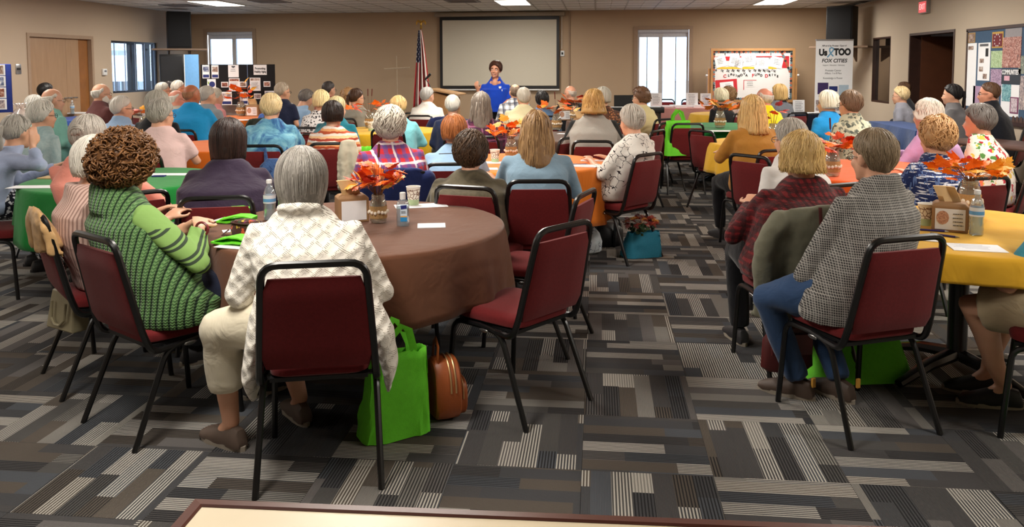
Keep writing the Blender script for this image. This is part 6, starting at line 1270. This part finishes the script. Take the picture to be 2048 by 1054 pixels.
P('person in the pink tee','short grey-haired person in a pale pink tee',322,198,6.9,'crop',(166,160,150),K_('pale_pink',(226,194,190)),TR_GRY,face=-26,body=4,bulk=1.3,sleeve='short',glasses='dark',arms='table',lean=.08)
P('man in the turquoise polo','bald man in a turquoise blue polo shirt',383,170,9.3,'bald',(150,110,80),K_('turquoise_pique',(30,146,206)),TR_GRY,face=-20,body=6,bulk=1.3,sleeve='short',collar='polo',arms='table',skin=(178,112,78),hairmod=dict(th=.003,locks=30))
P('man in the grey tee','white-haired man in a grey tee before the poster board',415,172,10.0,'mens',(190,184,174),K_('heather_grey',(140,146,150)),TR_GRY,face=-34,body=-16,bulk=1.2,sleeve='short')
P('person behind the grey tee','smiling white-haired person seen just past the grey tee man',431,176,11.6,'short',(206,196,180),K_('salmon_top',(226,150,150)),TR_GRY,face=-40,body=-30,seat=False)
P('man with glasses under the window','laughing grey-haired man with glasses below the left wall window',326,165,12.2,'mens',(186,180,170),K_('dark_red_shirt',(96,40,40)),TR_BLK,face=-46,body=-36,glasses='dark')
P('man with dark hair by the cabinet','dark-haired man glimpsed by the black cabinet',339,163,13.6,'mens',(52,46,46),TR_BLK,TR_BLK,face=-40,body=-36,seat=False)
P('man in front of the blue panel','grey-haired man with glasses in front of the pale blue panel',357,161,12.9,'mens',(196,188,176),K_('tan_shirt',(170,140,110)),TR_BLK,face=-46,body=-36,glasses='dark')
P('bald man with glasses','pink-faced bald man with glasses beside the turquoise polo',353,181,11.4,'bald',(206,198,188),K_('oat_shirt',(196,186,170)),TR_BLK,face=-50,body=-36,glasses='wire',skin=(216,150,130),seat=False)
P('woman in the tie-dye blouse','short blonde woman in a blue tie-dye blouse',542,187,7.5,'crop',(224,200,152),K_('tie_dye',(40,62,112),(60,110,160),(116,176,200),(150,200,212),kind='blotch'),K_('teal_trousers',(46,96,124)),face=6,body=8,bulk=1.4,sleeve='short',lean=.04,arms='table')
P('man in the navy tee','grey-haired man with glasses in a navy tee',565,165,10.9,'mens',(196,180,160),K_('navy_tee',(34,40,66)),TR_BLK,face=-34,body=-16,bulk=1.2,sleeve='short',glasses='dark')
P('woman bending in pale blue','grey-haired woman bending forward in a pale blue top',612,179,12.1,'crop',(120,112,106),K_('powder_blue',(146,176,208)),TR_GRY,face=-40,body=-40,lean=.22,hunch=.08,nod=24)
P('man with glasses near the cross','dark grey-haired man with glasses beyond the blonde bob',658,163,12.4,'mens',(70,64,62),K_('rust_shirt',(150,80,60)),TR_BLK,face=-30,body=-20,glasses='dark')
P('woman in the black and white print','pale blonde bob woman in a black and white print',643,180,9.6,'sbob',(232,214,160),K_('bw_print',(226,224,222),(30,28,32),(90,90,92),kind='spots',s=1.2),TR_BLK,face=-6,body=-6,bulk=1.2)
P('woman in the teal top','khaki-haired woman in a teal top behind the striped sweater',674,193,8.7,'short',(196,180,136),K_('deep_teal',(26,112,128)),TR_JEAN,face=-20,body=-14,bulk=1.35,sleeve='short')
P('woman in the striped sweater','dark-haired woman in an orange and white striped sweater',666,202,7.7,'sbob',DBR,K_('sunset_stripe',(232,214,200),(184,84,52),(236,168,112),(240,226,214),(170,70,50),(238,190,140),kind='hstripe'),TR_BLK,face=-4,body=14,bulk=1.15,lean=.04,hcol2=(22,14,12))
P('woman with curls near the cross','light brown curly-haired woman near the slender cross',697,176,12.2,'curly',(176,136,92),K_('cream_blouse',(206,196,170)),TR_BLK,face=-20,body=-14)
P('woman with dark ponytail','dark ponytail woman with glasses in a grey tee',713,177,11.2,'pony+tail',(74,50,36),K_('warm_grey_tee',(150,146,134)),TR_BLK,face=-44,body=-10,glasses='dark')
P('woman in the aqua jacket','short blonde woman in an aqua jacket',797,192,9.3,'crop',(206,172,116),K_('aqua_jacket',(126,198,206)),TR_JEAN,face=-6,body=-4,bulk=1.3,arms='table')
P('man in the white shirt','grey-haired man in a white shirt before the lectern',855,175,11.8,'mens',(176,174,170),K_('white_shirt',(230,226,218)),TR_BLK,face=-34,body=-4,bulk=1.25,collar='polo',hairmod=dict(th=.016))
P('man in the navy sweater','white-haired man in a navy sweater leaning sideways',905,191,9.7,'mens',(214,210,200),K_('navy_sweater',(32,40,68)),TR_JEAN,face=4,body=26,bulk=1.3,tilt=0,lean=.02,hairmod=dict(th=.016))
P('woman with long grey hair','woman with long straight grey hair in a purple plaid shirt',962,184,8.35,'long+down',(146,136,124),K_('purple_plaid',(92,34,64),(40,24,44),(150,90,120),kind='plaid'),TR_BLK,face=4,body=6,bulk=1.3,hcol2=(96,86,76),hairmod=dict(len=.26))
P('man in the black and white check','bald man in a black and white checked shirt',1030,169,12.0,'balding',(120,100,84),K_('bw_check',(226,224,220),(34,38,60),(60,64,80),kind='plaid',s=.8),TR_BLK,face=14,body=0,bulk=1.2,collar='polo',hairmod=dict(th=.004))
P('man in the cream shirt','grey-haired man in a cream shirt',1047,176,10.3,'mens',(196,188,172),K_('cream_shirt',(222,212,170)),TR_KHK,face=22,body=2,bulk=1.35,collar='polo',hairmod=dict(th=.016))
P('person in the denim jacket','dark-haired person in a denim jacket below the screen corner',1084,182,11.6,'crop',(30,26,26),K_('mid_denim',(84,112,146)),TR_JEAN,face=14,body=8)
P('bald man in black','bald man in a black shirt right of the screen',1140,172,12.9,'bald',(206,190,176),K_('black_cotton',(20,20,24)),TR_BLK,face=50,body=24,bulk=1.25,skin=(222,166,136),glasses='wire',hairmod=dict(th=.004,locks=40))
P('woman in the raglan sweatshirt','blonde bob woman in a grey raglan sweatshirt with black sleeves',1187,179,7.85,'wbob',(210,170,104),K_('raglan',(168,164,156),(36,38,38),kind='raglan'),TR_BLK,face=6,body=0,bulk=1.32,arms='table',hcol2=(150,110,58),hairmod=dict(len=.10))
P('woman in the brown print','grey bob woman in a brown print top beside the piano',1205,174,10.1,'sbob',(196,190,178),K_('brown_print',(86,54,38),(170,110,70),(40,28,24),kind='spots',s=1.2),TR_BLK,face=22,body=14,glasses='dark',bulk=1.2)
P('woman in the cream jacket','brown curly-haired woman in a cream jacket facing the speaker',1281,174,10.8,'curly',(116,84,62),K_('butter_jacket',(216,200,148)),TR_KHK,face=66,body=46,glasses='wire',bulk=1.15)
P('woman with glasses on her head','white-haired woman in black with glasses pushed onto her hair',1440,176,12.1,'sbob',(226,214,184),K_('black_knit',(24,22,24)),TR_KHK,face=62,body=44,bulk=1.15)
P('woman behind the white hair','wavy brown-haired woman in a taupe print behind the black top',1457,173,12.9,'perm',(150,116,80),K_('taupe_print',(150,120,108),(200,176,164),kind='blotch'),TR_GRY,face=40,body=30,seat=False)
P('woman in the mustard cardigan','woman with long blonde hair in a mustard cardigan',1504,191,7.0,'long+down',(222,188,124),K_('mustard_knit',(178,124,52)),TR_BLK,face=20,body=22,bulk=1.25,arms='table',hcol2=(176,138,84),hairmod=dict(len=.2))
P('man in the yellow polo','bald man in a bright yellow polo shirt',1528,177,9.6,'bald',(206,196,186),K_('yellow_pique',(236,214,30)),TR_GRY,face=48,body=36,bulk=1.25,sleeve='short',collar='polo',lean=.12,skin=(220,152,128))
P('woman in the grey hoodie','straight blonde bob woman in a grey hoodie',1558,168,12.2,'bob',(196,160,104),K_('grey_hoodie',(96,98,104)),TR_BLK,face=52,body=30)
P('woman in the bright blue tee','white bob woman with glasses in a bright blue tee',1655,181,9.2,'bob',(222,216,198),K_('azure_tee',(34,140,206)),TR_GRY,face=54,body=34,bulk=1.2,sleeve='short',glasses='dark',arms=['down',((.24,.06,.70),(.2,.3,.76))],hairmod=dict(len=.07))
P('man in the geometric shirt','grey-brown haired man in a pale geometric print shirt',1700,181,7.7,'crop',(128,104,82),K_('geo_print',(206,206,178),(86,94,84),(130,136,120),kind='spots',s=.9),TR_KHK,face=36,body=34,bulk=1.2,sleeve='short',collar='polo',glasses='dark')
P('woman in the grey tee by the wall','short blonde woman in a grey tee against the right wall',1801,173,11.9,'crop',(222,198,150),K_('cool_grey_tee',(140,140,150)),TR_KHK,face=66,body=62,sleeve='short',glasses='wire',bulk=1.2)
P('man behind the grey tee by the wall','man in a dark shirt behind the blonde woman at the wall',1806,164,12.8,'mens',(110,80,60),K_('dark_slate',(60,62,70)),TR_BLK,face=66,body=62,seat=False)
P('woman in the grey cardigan','laughing black-haired woman in a grey cardigan',1904,169,10.1,'pony+tail',(26,22,24),K_('grey_cardigan',(104,102,104)),TR_BLK,face=68,body=58,bulk=1.3,hairmod=dict(th=.02))
P('man in the black shirt with glasses','brown-haired man with glasses in a black shirt below the notice board',1978,165,9.3,'mens',(92,66,48),K_('black_shirt',(20,22,30)),TR_BLK,face=70,body=52,bulk=1.3,glasses='dark',collar='polo',skin=(214,152,124))
P('man in khaki shorts','man in khaki shorts and teal tee at the near yellow cloth',2128,268,3.6,'mens',GRAY,K_('teal_tee',(70,160,186)),K_('khaki_cloth',(196,176,142)),face=40,body=62,bulk=1.25,sleeve='short',arms=[('px',(2014,572,3.42),(1990,556,3.62)),'lap'],legs='shorts',shoes=(22,22,24),legpx=[((1942,612,3.62),(2008,765,3.68),80),((2010,590,3.85),(1975,760,3.84),78)],hip=(1.97,3.58))
# ------------------------------------------------------------------ the speaker
def speaker():
    d=13.5; tp=dep(991,121,d); h=tp.z; e=empty('person',(tp.x,tp.y,0),R_(180),'smiling woman in a blue polo shirt speaking before the screen','person')
    hz0=h-.163; sh=hz0-.165; skin=(218,160,130)
    Hm=Matrix.Translation((0,.02,hz0))@Matrix.Rotation(R_(-6),4,'Z')@Matrix.Rotation(R_(-4),4,'Y')@Matrix.Scale(1.12,4)
    S=[V((s*.185,0,sh-.115)) for s in(-1,1)]; E=[V((-.27,.05,sh-.32)),V((.29,.03,sh-.30))]; Wr=[V((-.16,.26,sh-.40)),V((.26,.22,sh-.17))]
    m=MB(); head_parts(m,Hm); m.tube([(0,0,.9),(0,0,1.1),(0,.0,sh-.05),(0,0,sh+.02)],[(.15,.1),(.14,.09),(.14,.08),(.055,.05)],12,rnd=True,upv=(0,1,0)); m.tube([V((0,0,sh-.03)),Hm@V((0,-.034,-.12))],[.07,.058],12,rnd=True); m.ell((0,.075,sh-.05),(.055,.045,.075))
    for i,s in enumerate((-1,1)): m.tube([S[i]*.6+V((0,0,S[i].z*.4)),S[i],E[i],E[i]*.6+Wr[i]*.4,Wr[i]],[.045,.055,.043,.042,.028],10,rnd=True)
    hand(m,Wr[0],V((-.75,.45,.05)),V((-.1,.3,-1)),1.1,.25,.35,1); hand(m,Wr[1],V((.25,.35,.8)),V((.2,.6,-.3)),1.1,.75,.15,-1)
    for s in(-1,1): m.tube([(s*.1,0,.9),(s*.11,.01,.5),(s*.11,-.02,.09)],[.09,.06,.04],10,rnd=True)
    soft(m,'body',skinmat(skin),e,.011,2)
    m=MB(); b=1.0
    m.loft([[(rx*math.cos(2*math.pi*k/28),yc+ry*math.sin(2*math.pi*k/28)-(.055 if z>sh-.075 and math.sin(2*math.pi*k/28)>.75 else 0)*max(0,min(1,(z-sh+.08)/.06)),z) for k in range(28)] for z,rx,ry,yc in((.80,.235,.18,0),(.92,.245,.185,.01),(1.05,.235,.185,.02),(1.18,.235,.18,.03),(sh-.14,.215,.15,.015),(sh-.085,.185,.12,.0),(sh-.035,.135,.095,-.005),(sh+.012,.10,.08,-.008),(sh+.035,.078,.07,-.01))])
    for i,s in enumerate((-1,1)): m.tube([S[i]*.6+V((0,0,S[i].z*.4)),S[i],S[i]*.3+E[i]*.7,E[i]*.92+Wr[i]*.08],[.05,.064,.072,.073],12)
    m.tube([(-.03,.085,sh-.035),(-.07,.04,sh+.022),(-.078,-.02,sh+.045),(0,-.08,sh+.05),(.078,-.02,sh+.045),(.07,.04,sh+.022),(.03,.085,sh-.035)],[(.008,.016)]+[(.010,.022)]*5+[(.008,.016)],8,rnd=True)
    tg=soft(m,'polo_shirt',K_('royal_polo',(26,70,190),s=1),e,.011,2,.010)
    one('chest_badge',lambda mm:(mm.prism([(-.115,sh-.10),(-.075,sh-.10),(-.075,sh-.125),(-.095,sh-.14),(-.115,sh-.125)],.165,.175),mm.box((-.095,.172,sh-.165),(.04,.006,.014))),M_PAPER,e,smooth=False)
    m=MB(); m.tube([(0,0,.93),(0,0,.84)],[(.20,.15),(.20,.15)],16,rnd=True,upv=(0,1,0))
    for s in(-1,1): m.tube([(s*.1,0,.88),(s*.115,.01,.5),(s*.115,-.02,.06)],[.115,.085,.07],12)
    soft(m,'trousers',TR_BLK,e,.016,2)
    for s in(-1,1): one('shoe',lambda mm:mm.loft([[(s*.115+w*x,y,.0+hh*zz) for x,zz in((-.95,0),(-1,.3),(-.6,.9),(0,1),(.6,.9),(1,.3),(.95,0))] for y,w,hh in((-.08,.03,.06),(0,.04,.09),(.08,.045,.06),(.16,.03,.035))]),M_BLACK,e)
    m=MB(); hair_mesh(m,dict(HS['sbob'],len=.03,th=.022,front=66,side=106),Hm,.8,3); m.obj('hair',hairmat((78,46,32),(40,24,18)),e)
    for s in(-1,1):
        def ey(mm): mm.mi=0; mm.ell(Hm@V((s*.031,.077,.004)),(.0125,.0125,.010),10,7); mm.mi=1; mm.ell(Hm@V((s*.031,.0872,.004)),(.006,.0045,.006),8,6)
        one('eye',ey,[EYEW,EYED],e); one('eyebrow',lambda mm:mm.tube([Hm@V(p) for p in((s*.012,.092,.026),(s*.03,.091,.033),(s*.049,.076,.026))],[(.004,.0045)]*3,5),hairmat((60,36,26)),e)
    one('lips',lambda mm:mm.tube([Hm@V(p) for p in((-.028,.082,-.052),(-.012,.0955,-.060),(0,.098,-.061),(.012,.0955,-.060),(.028,.082,-.052))],[(.004,.004),(.008,.005),(.009,.005),(.008,.005),(.004,.004)],6),LIP,e); one('teeth',lambda mm:mm.tube([Hm@V(p) for p in((-.018,.0945,-.0555),(0,.1015,-.0585),(.018,.0945,-.0555))],[(.0035,.003)]*3,6),TEETH,e)
speaker()
def extras():
    # beard of the man in maroon, glasses on the head, pen in the speaker's hand stay with their wearers
    e=PEOPLE['man in the maroon shirt']
    h=dep(203,168,9.7).z; hz0=h-.126; dy=R_(-48)-R_(-30)
    Hm=Matrix.Translation((0,.05,hz0))@Matrix.Rotation(dy,4,'Z'); m=MB(); m.ell(Hm@V((0,.066,-.088)),(.054,.046,.040)); m.ell(Hm@V((0,.098,-.046)),(.028,.012,.008)); 
    for s in(-1,1): m.ell(Hm@V((s*.056,.030,-.055)),(.016,.042,.055))
    m.obj('beard',hairmat((214,206,194)),e)
extras()
# ------------------------------------------------------------------ loose chairs
chair(-.37,3.67,R_(53),'empty burgundy chair turned from the brown table beside the tan backpack')
chair(-.34,4.50,R_(74),'empty burgundy chair behind the loose one at the brown table')
chair(-4.15,5.14,R_(-80),'empty burgundy chair at the green table before the cheek-resting woman')
def chpx(px,yt,rz,label,zt=.862):
    # stands where its back rail shows: rail pixel at the rail's height
    p=pz(px,yt,zt); o=Matrix.Rotation(R_(rz),3,'Z')@V((0,-.29,0)); return chair(p.x-o.x,p.y-o.y,R_(rz),label)
chpx(1376,248,6,'empty dark burgundy chair at the green cloth, next to the hanging tote')
chpx(1402,262,-52,'empty burgundy chair turned towards the green cloth, in the aisle')
chpx(1498,312,-48,'empty bright burgundy chair touching the mustard cardigan chair')
chpx(1345,246,30,'burgundy chair holding the hanging lime tote')
chpx(1316,262,62,'empty burgundy chair behind the twig print blouse, by the aisle')
chpx(832,226,8,'empty burgundy chair between the aqua jacket and the navy sweater')
chpx(1140,276,60,'empty burgundy chair at the brown cloth before the raglan sweatshirt')
chpx(1330,199,180,'burgundy chair behind the pink table, nearer the piano'); chpx(1382,199,180,'burgundy chair behind the pink table, nearer the bulletin board')
# coats and bags on chair backs
def on_chair(key,dx=0,rz=0): 
    e=PEOPLE[key]; b=e.rotation_euler.z; p=V(e.location)+Matrix.Rotation(b,3,'Z')@V((dx,-.035,0)); return p.x,p.y,b+R_(rz)
x,y,r=on_chair('woman in the red buffalo plaid'); je=jacket(x,y,r,K_('sage_canvas',(118,116,98)),'sage grey jacket draped on the red buffalo plaid woman chair',.25,.56,seed=1)
one('bag_strap',lambda m:m.tube([(-.04,-.34,.895),(-.05,-.385,.72),(-.08,-.385,.48),(-.12,-.34,.32)],[(.009,.003)]*4,6,upv=(0,1,0)),plain('oxblood_leather',(84,28,28),.45),je)
e=empty('shoulder_bag',(x,y,0),r,'oxblood leather shoulder bag hanging under the sage jacket','handbag'); one('bag_body',lambda m:m.loft([[(-.16+.13*s*math.cos(t),-.28+.05*s*math.sin(t),z) for t in [i*.3142 for i in range(20)]] for z,s in((.10,.8),(.12,1),(.25,.95),(.31,.6))]),plain('oxblood_leather',(84,28,28),.45),e); one('flap',lambda m:m.box((-.16,-.335,.24),(.10,.006,.05)),plain('oxblood_leather',(84,28,28),.45),e,bevel=.003)
x,y,r=on_chair('person in the red plaid shirt'); jacket(x-.02,y,r,K_('navy_fleece',(34,46,96)),'navy fleece draped on the red plaid shirt chair',.23,.5,seed=2)
x,y,r=on_chair('woman in the striped sweater',0,0); q=V((x,y,0))+Matrix.Rotation(r,3,'Z')@V((.16,0,0)); jacket(q.x,q.y,r,K_('cream_fleece',(222,214,190)),'cream jacket hanging on the striped sweater chair',.10,.46,False,3,.045)
p=V((x,y,0))+Matrix.Rotation(r,3,'Z')@V((.30,-.22,0)); tote(p.x,p.y,.40,r+.25,'lime green tote hanging beside the cream jacket',.10,.42,.05,seed=7,lean=0,handles=False); 
p=V((x,y,0))+Matrix.Rotation(r,3,'Z')@V((.40,-.12,0)); e=empty('hanging_coat',(p.x,p.y,.3),r,'tan canvas coat hanging beside the lime tote and cream jacket','coat'); mb=MB(); mb.loft([[(.10*s*math.cos(t)+.01*math.sin(5*t),.06*s*math.sin(t),z) for t in [i*.2618 for i in range(24)]] for z,s in((0,1),(.25,1),(.42,.75),(.47,.4))]); soft(mb,'coat_shell',K_('tan_canvas',(150,116,76)),e,.012,3,.012)
x,y,r=on_chair('woman in the pink striped blouse'); jacket(x,y,r,K_('camel_wool',(206,164,112)),'camel jacket draped on the pink striped blouse chair',.20,.20,False,4,.03)
x,y,r=on_chair('man in the white shirt',.0); jacket(x+.50,y-.6,r,K_('navy_fleece',(34,46,96)),'navy jacket draped on the chair by the navy sweater man',.24,.5,seed=5); chair(x+.50,y-.6,r,'burgundy chair under the navy jacket by the lectern')
x,y,r=on_chair('woman bending in pale blue'); jacket(x,y,r,K_('cobalt_fleece',(70,110,190)),'cobalt blue jacket draped on the pale blue woman chair',.26,.45,seed=6)
x,y,r=on_chair('man in the navy tee'); jacket(x,y,r,K_('dark_olive_fleece',(50,56,48)),'dark jacket draped on the navy tee man chair',.25,.5,seed=8)
# denim backpack on the tie-dye blouse chair
x,y,r=on_chair('woman in the tie-dye blouse',.14); e=empty('denim_backpack',(x,y,.34),r,'blue denim tie-dye backpack hanging on the tie-dye blouse chair','backpack'); BK=K_('denim_blotch',(34,52,92),(70,100,150),(40,56,96),kind='blotch',s=2)
one('bag_body',lambda m:m.loft([[(.15*s*math.copysign(abs(math.cos(t))**.7,math.cos(t)),-.39+.075*s*math.sin(t),z) for t in [i*.2618 for i in range(24)]] for z,s in((0,.8),(.03,1),(.25,.98),(.36,.8),(.42,.4))]),BK,e); one('front_pocket',lambda m:m.loft([[(.11*s*math.cos(t),-.455-.02*s,.13+.10*s*math.sin(t)) for t in [i*.2618 for i in range(24)]] for s in(1,.9)]),BK,e); one('strap',lambda m:[m.tube([(q*.08,-.33,.38),(q*.10,-.30,.50),(q*.11,-.27,.38),(q*.12,-.32,.1)],[(.02,.005)]*4,6,upv=(0,1,0)) for q in(-1,1)],BK,e)
bake_soft()
